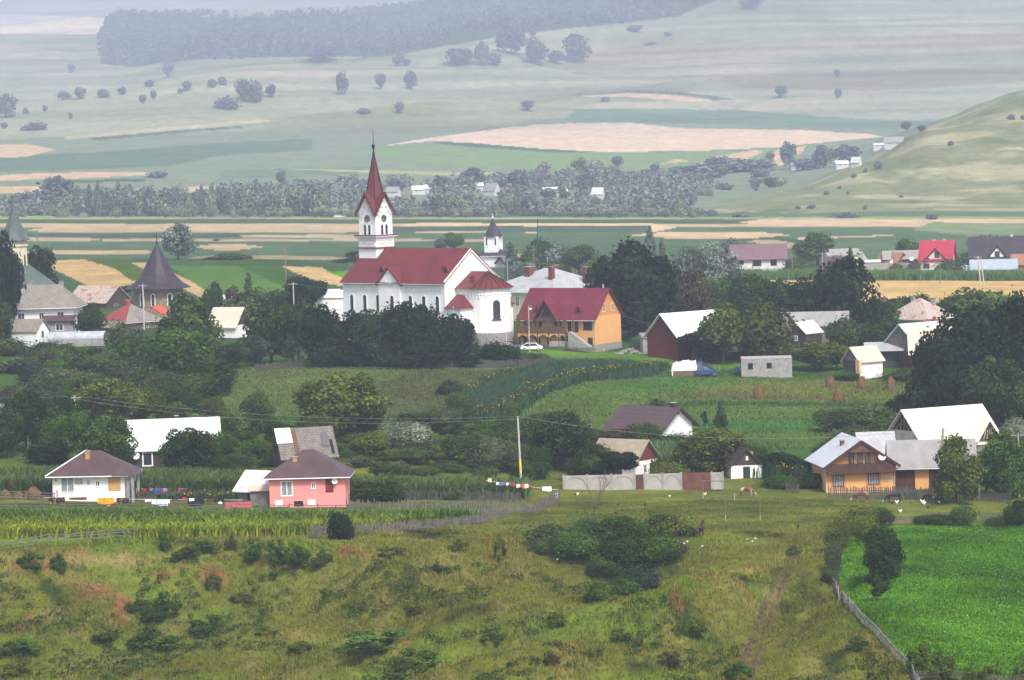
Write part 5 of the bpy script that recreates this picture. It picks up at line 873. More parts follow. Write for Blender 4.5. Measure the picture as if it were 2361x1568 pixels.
# riverside belt: front trees one by one, the wood behind them as one mass
rb=random.Random(5)
bx=126
while bx<1600:
    kd=rb.choice(['poplar','poplar','round','oak','poplar']) if bx<860 else rb.choice(['round','round','oak','poplar','willow'])
    hh=rb.uniform(48,80)*(1 if bx<860 else .85 if bx<1250 else .6)*(.42 if any(abs(bx-f[0])<f[2]*3+10 for f in FARM if f[1]>425) else 1); w_=rb.uniform(30,44)*(.75 if kd=='poplar' else 1.15)
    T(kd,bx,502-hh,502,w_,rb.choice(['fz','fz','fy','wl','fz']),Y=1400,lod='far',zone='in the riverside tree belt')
    if rb.random()<.5: T('willow',bx+rb.uniform(-14,14),476,503,rb.uniform(26,42),rb.choice(['wl','fy']),Y=1375,lod='far',zone='in the riverside tree belt')
    bx+=rb.uniform(20,29)
for x_,h_ in ((8,16),(30,22),(52,14),(150,26)): T('willow',x_,503-h_,503,24,'wl',Y=1380,lod='far',zone='in the riverside tree belt')
x=1250
for i in range(46):
    x=1240+rb.random()*560; f=(x-1240)/560; vb=rb.uniform(395,480)-f*25+ (10 if i%2 else 0)
    if vb>500-f*60: vb=470-f*40
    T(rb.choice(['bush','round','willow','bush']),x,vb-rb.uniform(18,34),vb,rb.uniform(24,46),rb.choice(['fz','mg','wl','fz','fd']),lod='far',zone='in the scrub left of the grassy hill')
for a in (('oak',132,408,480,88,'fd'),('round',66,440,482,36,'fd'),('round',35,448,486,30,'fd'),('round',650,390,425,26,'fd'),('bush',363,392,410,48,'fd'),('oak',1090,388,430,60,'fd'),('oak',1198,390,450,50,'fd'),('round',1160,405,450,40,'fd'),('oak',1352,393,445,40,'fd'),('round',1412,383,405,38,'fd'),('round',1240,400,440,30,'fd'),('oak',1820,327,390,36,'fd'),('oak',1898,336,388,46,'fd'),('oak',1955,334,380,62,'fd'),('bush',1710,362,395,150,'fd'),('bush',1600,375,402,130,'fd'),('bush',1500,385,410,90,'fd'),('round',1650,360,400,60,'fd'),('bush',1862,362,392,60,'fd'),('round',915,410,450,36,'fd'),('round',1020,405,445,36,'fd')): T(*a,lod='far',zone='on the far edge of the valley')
# scattered hillside trees
for a in (('round',840,105,136,24),('bush',918,117,152,24),('bush',937,138,152,20),('oak',790,168,218,28),('round',877,170,206,25),('round',947,167,207,34),('bush',920,238,262,28),('round',388,148,177,34),('bush',345,184,200,22),('bush',430,190,210,28),('bush',513,172,196,20),('bush',490,186,202,26),('round',560,183,235,36),('round',590,187,237,44),('bush',525,222,250,56),('bush',625,195,225,26),('round',330,220,241,18),('round',354,212,230,18),('bush',740,115,140,80),('oak',1110,98,152,36),('bush',1060,112,152,70),('oak',1180,62,125,70),('oak',1235,90,146,60),('oak',1325,82,143,66),('round',1230,67,82,18),('round',1083,80,95,14),('round',1218,233,256,30),('bush',1395,222,234,20),('bush',1465,60,74,38),('bush',1930,162,180,16),('bush',1933,205,230,18),('bush',1802,198,226,28),('round',2090,282,301,26),('round',2125,290,304,24),('bush',75,279,300,64),('oak',14,219,272,52),('round',165,150,168,20),('bush',60,250,265,14),('bush',103,244,258,14),('bush',10,286,298,20),('bush',163,262,276,10),('bush',240,205,225,26),('bush',185,205,228,34),('bush',150,210,230,30),('bush',283,202,218,24),('bush',840,250,262,34),('bush',415,206,216,14),('bush',1500,96,104,30),('bush',1730,-8,22,52),('bush',1385,-2,14,10),('bush',1360,50,64,12),('bush',1280,120,146,44),('bush',1140,118,150,40),('bush',1540,76,84,20)): T({'bush':'round'}.get(a[0],a[0]) if (a[1]%3) else a[0],a[1],a[2]-3,a[3],a[4],'fd',lod='far',zone='scattered on the far hillside')
for a in ((2192,322,336,14),(2025,368,390,20),(2331,258,276,20),(2358,262,276,10),(1968,398,412,14),(1995,385,398,10),(1870,470,481,22),(1840,472,482,14),(1995,470,484,8),(2078,448,456,10),(1905,438,450,14),(1935,426,436,10),(1955,440,448,8),(1560,478,492,40),(1600,478,494,60)): T('bush',*a,'fd',lod='far',zone='dotted over the grassy hill')
for a in ((1500,478,497,22),(1610,480,496,30),(1710,488,501,46),(1640,484,497,30),(2150,494,506,30),(1950,492,502,60)): T('bush',a[0],a[1]-4,a[2],a[3],'fz',lod='far',zone='along the foot of the grassy hill')
# ravine bushes and foreground shrubs
for a in (('bush',1275,1195,1262,110,'mg'),('bush',1330,1215,1290,110,'gn'),('bush',1390,1185,1262,120,'dk'),('bush',1440,1175,1250,120,'gn'),('bush',1520,1170,1240,110,'yl'),('bush',1580,1205,1240,50,'mg'),('bush',1450,1230,1310,120,'dk'),('bush',1510,1225,1300,110,'gn'),('bush',1400,1270,1330,90,'mg'),('bush',1480,1290,1360,90,'bl'),('bush',1430,1320,1375,80,'gn'),('bush',1345,1185,1240,80,'gn'),('bush',1250,1225,1275,60,'mg'),('bush',1550,1240,1290,60,'br'),('bush',1375,1330,1385,60,'lg')): T(*a,zone='in the ravine thicket')
T('bush',787,1162,1246,58,'dd',label='dark shaggy juniper like shrub overgrowing the grey picket fence',cat='shrub')
for a in ((383,1205,1270,38,'dk'),(535,1212,1268,28,'mg'),(470,1235,1275,70,'dk'),(590,1232,1285,60,'dk'),(640,1232,1292,60,'dk'),(680,1240,1310,80,'dk'),(745,1255,1305,50,'mg'),(430,1245,1290,60,'mg'),(130,1180,1218,26,'dk'),(190,1185,1220,26,'dk'),(75,1265,1310,60,'dk'),(135,1265,1310,50,'dk'),(375,1350,1432,90,'dk'),(320,1360,1410,50,'mg'),(480,1405,1460,100,'gn'),(490,1310,1360,40,'mg'),(632,1305,1332,24,'dk'),(752,1350,1376,26,'dk'),(1155,1215,1290,30,'mg'),(1060,1235,1270,50,'mg'),(960,1380,1410,60,'mg'),(40,1460,1510,100,'gn'),(350,1430,1490,120,'gn'),(240,1440,1480,90,'mg'),(850,1440,1500,180,'lg'),(960,1480,1530,120,'lg'),(930,1500,1560,100,'mg'),(1130,1450,1480,60,'ol'),(1700,1520,1560,70,'dk'),(1980,1460,1500,60,'dk'),(700,1470,1500,70,'mg'),(1280,1400,1440,60,'ol'),(1600,1420,1470,60,'mg'),(1830,1250,1275,40,'gy'),(2170,1478,1566,80,'mg'),(2120,1470,1545,70,'mg'),(2235,1530,1575,40,'mg'),(2285,1525,1575,50,'mg'),(2350,1520,1575,40,'mg'),(720,1165,1195,50,'ol'),(1050,1122,1150,50,'dk'),(1110,1110,1140,60,'dk'),(40,1510,1560,80,'yl'),(560,1360,1385,50,'mg'),(900,1250,1285,60,'mg'),(1010,1290,1320,50,'mg'),(610,1440,1465,60,'ol'),(1430,1440,1475,60,'ol'),(1550,1495,1530,60,'br'),(1270,1500,1530,40,'br')): T('shrub',a[0],a[1]+(a[2]-a[1])*.05,a[2]+3,a[3]*1.05,{'dk':'gn','mg':'ol'}.get(a[4],a[4]),zone='in the foreground pasture')
for a in (('willow',1975,1150,1238,100,'yl'),('willow',1935,1180,1280,70,'ol'),('willow',1925,1235,1330,50,'gy'),('bush',2030,1165,1212,60,'dk'),('willow',1990,1180,1250,70,'yl'),('bush',1915,1300,1345,40,'mg'),('bush',2165,1180,1212,80,'dk'),('bush',2222,1155,1214,56,'mg'),('bush',2300,1185,1212,70,'dk'),('bush',2348,1135,1212,70,'dk'),('bush',2130,1178,1210,50,'mg'),('bush',2100,1120,1150,30,'mg')): T(*a,zone='along the edge of the bright green field')
T('oak',2038,1222,1400,104,'dk',Y=285,label='lone dark tree bending in the bright green field, big upper crown',cat='tree'); T('sparse',2026,1330,1445,70,'dk',Y=273,label='slender young tree with thin trunk below the lone dark tree',cat='tree',lod='mid')
T('bush',860,1100,1155,120,'dk',Y=349,label='square clipped dark vine hedge right of the pink house',cat='hedge'); T('bush',905,1098,1155,60,'dk',Y=348); T('bush',820,1100,1150,60,'dk',Y=352)
# dead tree
P=hit(1365,1250); dt=empty('bare_tree',P,0,'thin leafless tree standing in the ravine bushes','tree'); m=MB(); rg=random.Random(4)
def branch(p,d,l,r,dep):
    q=p+d*l; m.tube([p,(p+q)/2+Vector((rg.uniform(-.04,.04)*l,0,0)),q],[r,r*.8,r*.6],5 if dep<2 else 3)
    if dep<5:
        for i in range(3 if dep<4 else 2): branch(q if i else p+d*l*.7,(d+Vector((rg.uniform(-.55,.55),rg.uniform(-.5,.5),rg.uniform(-.05,.35)))).normalized(),l*rg.uniform(.55,.8),r*.55,dep+1)
branch(Vector((0,0,-.5)),Vector((.05,0,1)),3.2,.13,0); m.build('trunk_and_twigs',BARK,dt)
# ---------------------------------------------------------------- forest on the hill, read as one mass
def scatter(poly,n,y0=None,y1=None,seed=0,Ys=None):
    """uniform over the ground inside a picture outline"""
    rg=np.random.RandomState(seed); xs=[p[0] for p in poly]; ys=[p[1] for p in poly]
    if y0 is None:
        hs_=[hit(p[0],p[1]).y for p in poly]; y0,y1=min(hs_)*.985,max(hs_)*1.015
    out=[];tot=0;it=0
    while tot<n and it<60:
        Y=rg.uniform(y0,y1,n*2); X=(rg.uniform(min(xs)-30,max(xs)+30,n*2)-CX)/FV*Y; keep=rg.rand(n*2)<Y/y1; X=X[keep];Y=Y[keep]; Z=zt(X,Y); px,py=proj(X,Y,Z)
        m_=inpoly(px,py,poly); out.append(np.stack([X,Y,Z],1)[m_]); tot+=m_.sum(); it+=1
    return np.concatenate(out)[:n],rg
def mass(name,label,cat,P,hgt,wid,cols,n,leaf,rg,kind=None):
    """blobs of leaf clusters at the points P"""
    k=len(P); d=rg.normal(size=(k,n,3)); d/=np.linalg.norm(d,axis=2)[...,None]; d[...,2]=np.abs(d[...,2])*1.0
    r=(.75+.3*rg.rand(k,n,1)); hh=(hgt*(.6+.8*rg.rand(k)))[:,None]; ww=(wid*(.7+.6*rg.rand(k)))[:,None]
    Q_=np.stack([d[...,0]*r[...,0]*ww,d[...,1]*r[...,0]*ww,d[...,2]*r[...,0]*hh],-1)+P[:,None,:]
    Nn=(d+rg.normal(size=d.shape)*.5).reshape(-1,3); Nn/=np.linalg.norm(Nn,axis=1)[:,None]
    V,Q=leaf_quads(Q_.reshape(-1,3),Nn,leaf,rg); cc=np.array(cols)[rg.randint(0,len(cols),k)]; c=np.repeat(cc,n,0)*(.6+.8*rg.rand(k*n,1)); c=np.repeat(c,4,0)
    return tag(npmesh(name,V,Q,attr_mat('leafy_stuff',transl=.2),c),label,cat,kind='stuff')
P,rg=scatter([(245,152),(230,112),(240,70),(262,42),(620,44),(900,28),(1200,-5),(1650,-60),(1640,2),(1560,38),(1360,62),(1180,78),(900,128),(640,132),(450,140),(300,152)],3600,4150*K,5900*K,seed=2)
mass('forest','far forest covering the hill crest behind the valley','forest',P,17,10,[(.06,.085,.06),(.075,.10,.065),(.05,.075,.055)],26,3.4,rg)

P1,rg=scatter([(-60,486),(60,470),(240,455),(500,450),(860,430),(1250,420),(1500,400),(1640,430),(1560,492),(1300,500),(700,499),(126,500),(-60,497)],1500,1400*K,1800*K,seed=4)
px_,py_=proj(P1[:,0],P1[:,1],P1[:,2]); kp=np.ones(len(P1),bool)
for fx,fy,fw in FARM: kp&=~((abs(px_-fx)<fw*4+6)&(py_>fy-12)&(py_<fy+36))
P1=P1[kp]
mass('riverside_wood','hazy wood filling the riverside behind the front belt trees','wood',P1,6.5,5,[(.13,.16,.135),(.16,.19,.145),(.10,.13,.115),(.19,.22,.165)],60,1.0,rg)  # pale bluish colours put part of the haze into the wood itself
# ---------------------------------------------------------------- crops, grass
STUFF=attr_mat('leafy_stuff',transl=.2)
def blades(P,hgt,wid,per,col,rg,lean=.35,name='grass',seg=2,kind='stuff',label=None,cat=None):
    """per bent blades at every point"""
    k=len(P); n=k*per; B=np.repeat(P,per,0)+np.c_[rg.normal(0,wid*1.6,(n,2)),np.zeros(n)]
    H=(np.repeat(hgt,per) if np.ndim(hgt) else np.full(n,hgt))*(.5+.7*rg.rand(n)); a=rg.rand(n)*6.28; l=lean*H*(.4+rg.rand(n)); W=wid*(.6+.8*rg.rand(n))
    d=np.stack([np.cos(a),np.sin(a),0*a],1); pr=np.stack([-np.sin(a+.6),np.cos(a+.6),0*a],1)
    up=np.array([0,0,1.]); m_=B+up*(H*.6)[:,None]+d*(l*.35)[:,None]; t=B+up*H[:,None]*.95+d*l[:,None]; b0=B-up*.1
    pw=pr*(W/2)[:,None]
    V=np.stack([b0-pw,b0+pw,m_+pw*.8,m_-pw*.8,t+pw*.15,t-pw*.15],1).reshape(-1,3); i=np.arange(n)[:,None]*6
    Q=np.concatenate([i+np.array([[0,1,2,3]]),i+np.array([[3,2,4,5]])]); c=np.repeat(np.repeat(col,per,0)*(.6+.8*rg.rand(n,1)),6,0)
    return tag(npmesh(name,V,Q,STUFF,c),label,cat,kind=kind)
def gcol(P):
    px,py=proj(P[:,0],P[:,1],P[:,2]); return ground_colour(px,py,P[:,0],P[:,1])
def corn(name_label,poly,n,h,c1,c2,seed,front=None,per=7):
    P,rg=scatter(poly,n,seed=seed); t=rg.rand(len(P),1); col=np.array(c1)*(1-t)+np.array(c2)*t; H=np.full(len(P),h)
    if front is not None:
        px,py=proj(P[:,0],P[:,1],P[:,2]); f=sstep(front-26,front+6,py+px*.008+rg.normal(0,4,len(P)))[:,None]; col=col*(1-f)+np.array((.17,.20,.015))*(.7+.6*t)*f; H=H*(1-.35*f[:,0])
    o=blades(P,H,.2,per,col*1.25,rg,.6,'corn_field',label=name_label,cat='corn'); return o
corn('yellowing green corn field in front of the bungalows',[(-40,1208),(400,1208),(720,1210),(1000,1206),(1100,1202),(960,1218),(720,1234),(400,1240),(-40,1242)],6500,2.1,(.03,.085,.012),(.07,.13,.02),11,front=1232,per=7)
corn('tall dark corn behind the white and pink bungalows',[(-40,1108),(240,1112),(620,1118),(620,1142),(300,1144),(-40,1142)],3600,2.2,(.045,.085,.02),(.09,.12,.03),12)
corn('corn behind the vine hedge and fence right of the pink house',[(790,1128),(1215,1134),(1210,1150),(940,1152),(800,1146)],1500,2.1,(.045,.09,.02),(.09,.12,.03),13)
corn('corn patch behind the yellow green bush near the brown roofed house',[(1490,1052),(1640,1052),(1640,1088),(1490,1092)],1300,2.3,(.06,.11,.04),(.1,.14,.05),14)
corn('corn strip beyond the golden wheat field',[(1690,640),(2400,642),(2400,648),(1690,646)],3000,2.6,(.06,.13,.03),(.09,.16,.04),15,per=4)
corn('corn beside the dark red barn',[(1465,798),(1530,800),(1535,808),(1465,806)],500,2.0,(.05,.12,.03),(.09,.16,.04),16)
# foreground grass
P,rg=scatter([(-60,1255),(300,1245),(700,1238),(1180,1190),(1990,1205),(1910,1290),(1960,1400),(2110,1580),(-60,1580)],70000,238*K,330*K,seed=21)
cc=gcol(P); px,py=proj(P[:,0],P[:,1],P[:,2]); hN=.22+.5*np.clip(fbm(P[:,0]/5,P[:,1]/6,4)+.25,0,1)
blades(P,hN,.085,3,cc*1.4+np.array((.018,.014,0)),rg,.5,'grass',label='rough tufted pasture grass covering the bank and ravine',cat='grass')
# herb and weed clumps
P,rg=scatter([(-60,1290),(700,1300),(1300,1300),(1700,1350),(1960,1420),(2110,1580),(-60,1580)],5200,240*K,312*K,seed=22); f=fbm(P[:,0]/7+5,P[:,1]/8,4); P=P[f>.08]; 
mass('weed_clumps','low nettles and herbs growing in patches over the pasture','weeds',P,.55,.55,[(.035,.065,.012),(.06,.10,.018),(.025,.045,.012),(.08,.09,.03),(.05,.085,.015)],26,.10,rg)
P,rg=scatter([(1200,1160),(1910,1150),(1990,1205),(1200,1210)],9000,seed=23); blades(P,.16,.06,3,gcol(P)*1.15,rg,.5,'meadow_grass',label='short grass on the grazing meadow by the goals',cat='grass')
P,rg=scatter([(2005,1215),(2400,1210),(2400,1580),(2180,1580),(2070,1500),(1975,1400),(1935,1320),(1960,1240)],26000,seed=24); blades(P,.22+.15*np.clip(fbm(P[:,0]/4,P[:,1]/4,3),-.5,1),.13,3,gcol(P)*(1.1+.5*fbm(P[:,0]/6,P[:,1]/9,4)[:,None]),rg,.7,'clover',label='low bright green clover crop in the fenced field',cat='crop')
P,rg=scatter([(2090,1330),(2400,1300),(2400,1560),(2200,1560),(2090,1440)],300,seed=25); P=P+np.array([0,0,.25]); n_=len(P); V,Q=leaf_quads(P,np.tile([0,-.4,.9],(n_,1)),.035,rg); tag(npmesh('daisies',V,Q,STUFF,np.full((4*n_,3),.7)),'scattered white daisies in the bright green field','flowers',kind='stuff')
# mid slope weeds, tall crop band, sunflowers
P,rg=scatter([(480,950),(540,845),(900,850),(1210,845),(1290,838),(1700,850),(2130,880),(2130,1040),(1100,1040)],26000,seed=26); f=fbm(P[:,0]/9,P[:,1]/11,4); blades(P,.25+.35*np.clip(f+.2,0,1),.16,2,gcol(P)*1.15,rg,.5,'slope_grass',label='uncut grass and herbs over the middle slope',cat='grass')
P,rg=scatter([(1010,975),(1080,908),(1200,858),(1290,838),(1420,838),(1545,850),(1500,866),(1340,878),(1250,910),(1180,960),(1150,978)],9000,seed=27); blades(P,1.2,.14,3,np.array((.04,.085,.045))*(.7+.6*rg.rand(len(P),1)),rg,.25,'tall_crop',label='band of tall blue green hemp like crop on the slope',cat='crop')
def flowerline(pts,n,wd,h,lab,seed,Y=None):
    rg=np.random.RandomState(seed); out=[]
    H_=[hit(*p) if not Y else at(*p,Y*K) for p in pts]
    for i in range(n):
        t=rg.rand()*(len(H_)-1); j=int(t); p=H_[j].lerp(H_[j+1],t-j); x=p.x+rg.normal()*wd; y=p.y+rg.normal()*wd; out.append((x,y,gz(x,y)))
    P=np.array(out); blades(P,h,.2,4,np.array((.035,.07,.02))*(.6+.8*rg.rand(len(P),1)),rg,.3,'sunflower_leaves',label=lab.replace('flower heads','leafy stems'),cat='crop')
    F=P[rg.rand(len(P))<.16]+np.array([0,0,h*.9]); F[:,2]+=rg.normal(0,.15,len(F)); V,Q=leaf_quads(F,np.tile([0,-.8,.5],(len(F),1)),.09,rg)
    tag(npmesh('sunflower_heads',V,Q,STUFF,np.tile([.5,.32,.01],(4*len(F),1))),lab,'flowers',kind='stuff')
flowerline([(1095,972),(1180,938),(1250,903),(1330,876),(1420,864),(1530,852)],1100,1.0,1.7,'yellow sunflower flower heads along the long slanting row',1)
flowerline([(1075,910),(1130,882),(1190,862)],260,.7,1.4,'yellow flower heads along the short upper row',2)
flowerline([(1772,1100),(1815,1103),(1870,1112)],260,1.0,2.2,'yellow flower heads in the bed beside the orange farmhouse',3)
flowerline([(370,1152),(450,1152)],60,.5,.8,'small yellow flower heads behind the laundry line',4); flowerline([(470,1155),(525,1155)],120,.6,1.0,'dense yellow flower heads by the tumbledown shed',5)
# ---------------------------------------------------------------- fences
WOODG=mat('weathered_picket',(.115,.10,.092),.9,.35,2); WOODP=mat('pale_rail_wood',(.15,.135,.12),.9,.3,2); WOODD=mat('dark_old_plank',(.06,.055,.05),.9,.3,2)
def pathpts(pts,step):
    H_=[hit(*p) for p in pts]; out=[]
    for a,b in zip(H_,H_[1:]):
        n=max(1,int((b-a).xy.length/step))
        for i in range(n): q=a.lerp(b,i/n); out.append(Vector((q.x,q.y,gz(q.x,q.y))))
    out.append(H_[-1]); return out
def fence(pts,label,h=1.3,style='picket',m=None,post=2.6,cat='fence',name=None,seed=1,sp=.26,pw=.15,jit=.12):
    m=m or WOODG; rg=random.Random(seed); A=pathpts(pts,post); o=empty(name or ('picket_fence' if style!='rail' else 'rail_fence'),A[0],0,label,cat); O=A[0]; A=[a-O for a in A]; V3=Vector
    pk=MB(); rl=MB()
    for i,a in enumerate(A):
        l=V3((rg.uniform(-.06,.06),rg.uniform(-.06,.06),0)); MB().bar(a-V3((0,0,.3)),a+l+V3((0,0,h*1.05+rg.uniform(-.05,.1))),.13).build('post',m,o)
    for a,b in zip(A,A[1:]):
        d=(b-a); L=d.length; d.normalize()
        for z in ((.3,.85) if style=='picket' else (.35,.75,1.1) if style=='rail' else (.2,.45,.7,.95,1.15) if style=='zig' else (.2,.38,.56,.74,.92,1.1)):
            if style=='zig' or style=='rail': j=lambda: rg.uniform(-.1,.1)
            else: j=lambda: 0
            rl.bar(a+V3((0,0,z*h/1.2+j())),b+V3((0,0,z*h/1.2+j())),.06,.09 if style!='zig' else .09)
        if style=='picket':
            x=0
            while x<L:
                p=a+d*x; k=V3((rg.uniform(-jit,jit)*.5,0,0)); 
                if rg.random()>.03: pk.bar(p+V3((0,-.06,.02)),p+k+V3((0,-.06,h*(1+rg.uniform(-jit,jit)))),.03,pw*rg.uniform(.7,1.2),up=d)
                x+=sp*rg.uniform(.85,1.15)
    if pk.v: pk.build('pickets',m,o)
    rl.build('rails',m,o); return o
fence([(717,1237),(800,1232),(870,1229),(960,1224),(1050,1214),(1105,1207),(1170,1192)],'grey picket fence curving along the near right edge of the corn',1.25,seed=2)
fence([(800,1183),(900,1183),(1060,1183),(1150,1184),(1238,1182)],'long patched picket fence with pale props right of the pink house',1.5,seed=3,jit=.25)
fence([(1238,1182),(1262,1172),(1290,1158)],'end of the picket fence turning back beside the hanging washing',1.6,seed=4)
fence([(-20,1176),(150,1180),(400,1182),(600,1182),(800,1183)],'grey pole and rail fence in front of both bungalows',1.1,'rail',WOODG,3,seed=5)
fence([(-20,1274),(75,1262),(150,1252),(250,1243),(330,1239),(420,1234),(573,1228)],'thin rail fence above the clay bank at the left',1.15,'rail',WOODP,3.2,seed=6)
fence([(290,1150),(400,1151),(560,1152)],'dark picket fence behind the coloured washing',1.2,seed=7,m=WOODD)
fence([(930,1153),(1060,1154),(1200,1156)],'dim picket fence behind the corn right of the vine hedge',1.3,seed=8,m=WOODD)
fence([(-20,1150),(60,1152),(125,1156)],'rough rail pen around the small haystacks at the left edge',1.1,'rail',WOODP,3,seed=9)
fence([(1911,1150),(2000,1151),(2090,1152),(2165,1154)],'picket fence in front of the orange farmhouse',1.65,seed=10,m=mat('dark_picket',(.085,.075,.075),.9,.3,2))
fence([(1812,1136),(1842,1137)],'short grey fence panel left of the orange farmhouse',1.3,seed=11,m=WOODD)
fence([(2050,1210),(2126,1211)],'horizontal board fence at the top corner of the bright green field',1.2,'board',WOODG,2.2,seed=12)
fence([(2140,1203),(2250,1204),(2380,1206)],'thin picket fence behind the shrubs above the bright green field',1.15,seed=13)
fence([(1907,1338),(1928,1362),(1945,1388),(1962,1412),(1985,1435),(2005,1452),(2030,1478),(2052,1503),(2080,1530),(2105,1560),(2120,1590)],'old zigzag split rail fence along the left of the bright green field',1.0,'zig',mat('split_rail',(.20,.185,.175),.9,.35,2),1.7,seed=14)
fence([(2112,1572),(2240,1576),(2380,1580)],'split rail fence cut by the bottom right edge',1.0,'zig',WOODG,2.2,seed=15)
fence([(590,856),(640,852),(690,846),(740,843)],'dark plank fence below the trees left of the church',1.3,seed=16,m=WOODD,sp=.2,pw=.18); fence([(900,845),(1040,846),(1190,845),(1232,844),(1278,840)],'dark plank fence in front of the church trees',1.3,seed=17,m=WOODD,sp=.2,pw=.18)
o=fence([(1462,812),(1550,816),(1640,822),(1700,826)],'maroon board fence with pale coping by the red barn',1.25,seed=18,m=MAROON,sp=.17,pw=.17)
fence([(2190,1152),(2260,1156),(2330,1160)],'dark board fence behind the trees right of the orange farmhouse',1.3,seed=19,m=WOODD)
fence([(200,812),(240,814),(275,812)],'dark rail fence below the polytunnel',1.2,'rail',WOODD,2.5,seed=20)
# low wall with stone pillars before the guest house
def wall_run(pts,label,h,m,name,pillar=None,th=.25,cat='wall',cap=None):
    A=[hit(*p) for p in pts]; o=empty(name,A[0],0,label,cat); O=A[0]
    w=MB(); c=MB()
    for a,b in zip(A,A[1:]):
        a=a-O;b=b-O; w.bar(a+Vector((0,0,(h-1)/2)),b+Vector((0,0,(h-1)/2)),th,h+1); c.bar(a+Vector((0,0,h+.04)),b+Vector((0,0,h+.04)),th+.1,.07)
        if pillar: MB().bar(a+Vector((0,0,-.3)),a+Vector((0,0,pillar)),.5).build('pillar',m,o); MB().bar(a+Vector((0,0,pillar+.005)),a+Vector((0,0,pillar+.12)),.65).build('pillar_cap',GREYC,o)
    w.build('wall',m,o); c.build('coping',cap or m,o); return o
wall_run([(1172,800),(1204,800),(1233,802),(1263,803),(1291,804),(1322,806),(1352,808),(1385,809),(1392,810)],'low grey wall with stone pillars in front of the orange two storey house',.45,mat('low_wall',(.4,.38,.36),.9,.15,1),'garden_wall',1.5)
# concrete wall with arches, iron gate, plank gate
A,B=hit(1300,1128),hit(1669,1132); o=empty('concrete_fence',A,math.atan2(B.y-A.y,B.x-A.x),'grey concrete panel wall with arch reliefs and brown gates in front of the orange and white house','wall'); LW=(B-A).length
def seg(a,b,m,name,h,th): return MB().box(a*LW,b*LW,-th/2,th/2,-.5,h).build(name,m,o)
cw=mat('pale_concrete_panel',(.34,.32,.30),.9,.1,1,dirt=((.45,.38,.32),.7,.62)); dark=mat('arch_groove',(.12,.11,.10),.9)
for a,b in ((0,.148),(.148,.297),(.297,.445),(.505,.62),(.62,.735),(.925,.995)):
    s_=seg(a+.002,b-.002,cw,'panel',1.85,.2); cx=(a+b)/2*LW; rr=(b-a)*LW/2-.25; m=MB()
    for k in range(12):
        t0=math.pi*k/12; t1=math.pi*(k+1)/12; m.bar((cx+rr*math.cos(t0),-.115,.5+1.1*math.sin(t0)),(cx+rr*math.cos(t1),-.115,.5+1.1*math.sin(t1)),.03,.07,up=(0,1,0))
    m.build('arch_relief',dark,s_)
for a in (0,.148,.297,.445,.505,.62,.735,.925,.995): MB().box(a*LW-.13,a*LW+.13,-.17,.17,-.5,1.98).build('post',GREYC,o)
g_=seg(.449,.501,mat('brown_iron',(.09,.035,.03),.7),'iron_gate',1.8,.06); seg(.739,.921,mat('brown_planks',(.13,.05,.035),.8,.25,1,('h',.3,.35)),'plank_gate',1.9,.08)
# ---------------------------------------------------------------- poles, lamps, wires
CONC=mat('pole_concrete',(.42,.40,.37),.9,.1,1); PW=mat('pole_wood',(.2,.16,.12),.9,.2,1)
def pole(vx,top,base,label,Y=None,r=.14,arms=1,m=CONC,lean=0,band=False,name='utility_pole',tx=None,cat='pole'):
    P=at(vx,base,Y*K) if Y else hit(vx,base); h=(base-top)*P.y/FV
    if Y: h+=P.z-gz(P.x,P.y) ; P.z=min(P.z,gz(P.x,P.y)) ; 
    h=(at(vx,top,P.y).z-P.z); o=empty(name,P,0,label,cat); dx=((tx if tx is not None else vx)-vx)*P.y/FV
    t=Vector((dx,0,h)); MB().tube([(0,0,-.5),t],[r,r*.72],8).build('shaft',m,o)
    for k in range(arms):
        z=h-.35-k*.8; x=dx*z/h; w_=.95-.15*k; MB().bar((x-w_,0,z),(x+w_,0,z),.09).build('crossarm',m,o)
        q=MB()
        for xx in (-w_+.1,-.3,.3,w_-.1): q.ring([(.03,z+.05),(.035,z+.1),(.02,z+.14)],6,x+xx,0)
        q.build('insulators',GREYFR,o)
    if band: MB().tube([(dx*.18,0,h*.18),(dx*.36,0,h*.36)],[r*1.02,r*.98],8).build('painted_band',mat('yellow_paint',(.7,.5,.05),.7),o)
    return P+t
p1=pole(1202,960,1118,'tall pale concrete pole with yellow band near the hanging washing',r=.17,arms=0,band=True,tx=1198)
p0=pole(175,912,1010,'grey utility pole rising behind the trees above the white bungalow',Y=395,r=.16,arms=1)
p2=pole(2165,987,1152,'leaning dark timber pole right of the orange farmhouse',r=.22,arms=4,m=GREYC,tx=2178,name='utility_pole')
pole(2350,998,1150,'grey pole among the trees at the right edge',Y=352,r=.17,arms=1,m=GREYC); pole(2258,1118,1150,'short pale post under the tree right of the orange farmhouse',r=.12,arms=0,name='post',cat='post')
pole(67,1003,1085,'thin wooden pole in the corn behind the white bungalow',Y=378,r=.06,arms=0,m=PW)
q1=pole(1399,655,804,'thick grey concrete pole at the corner of the orange guest house',r=.2,arms=0,tx=1394)
pole(1743,728,828,'slim grey pole before the bushy trees, right of the red roofed house',Y=484,r=.12,arms=0); lp=pole(1221,706,801,'street lamp pole in front of the orange two storey house',Y=498,r=.1,arms=0,name='street_lamp',cat='street lamp')
o=bpy.data.objects['street_lamp']; h_=lp.z-o.location.z; MB().tube([(0,0,h_-.1),(.3,-.1,h_+.1),(.7,-.2,h_)],.04).build('lamp_arm',GREYFR,o); MB().ring([(.1,h_-.75),(.28,h_-.6),(.28,h_-.45),(.1,h_-.3)],8,.35,0).build('lamp_head',WFR,o)
pole(660,568,650,'slender far pole left of the church before the yellow knoll',Y=640,r=.13,arms=2,m=PW,tx=659); pole(678,651,720,'grey pole in front of the flat topped tree',Y=530,r=.15,arms=1)
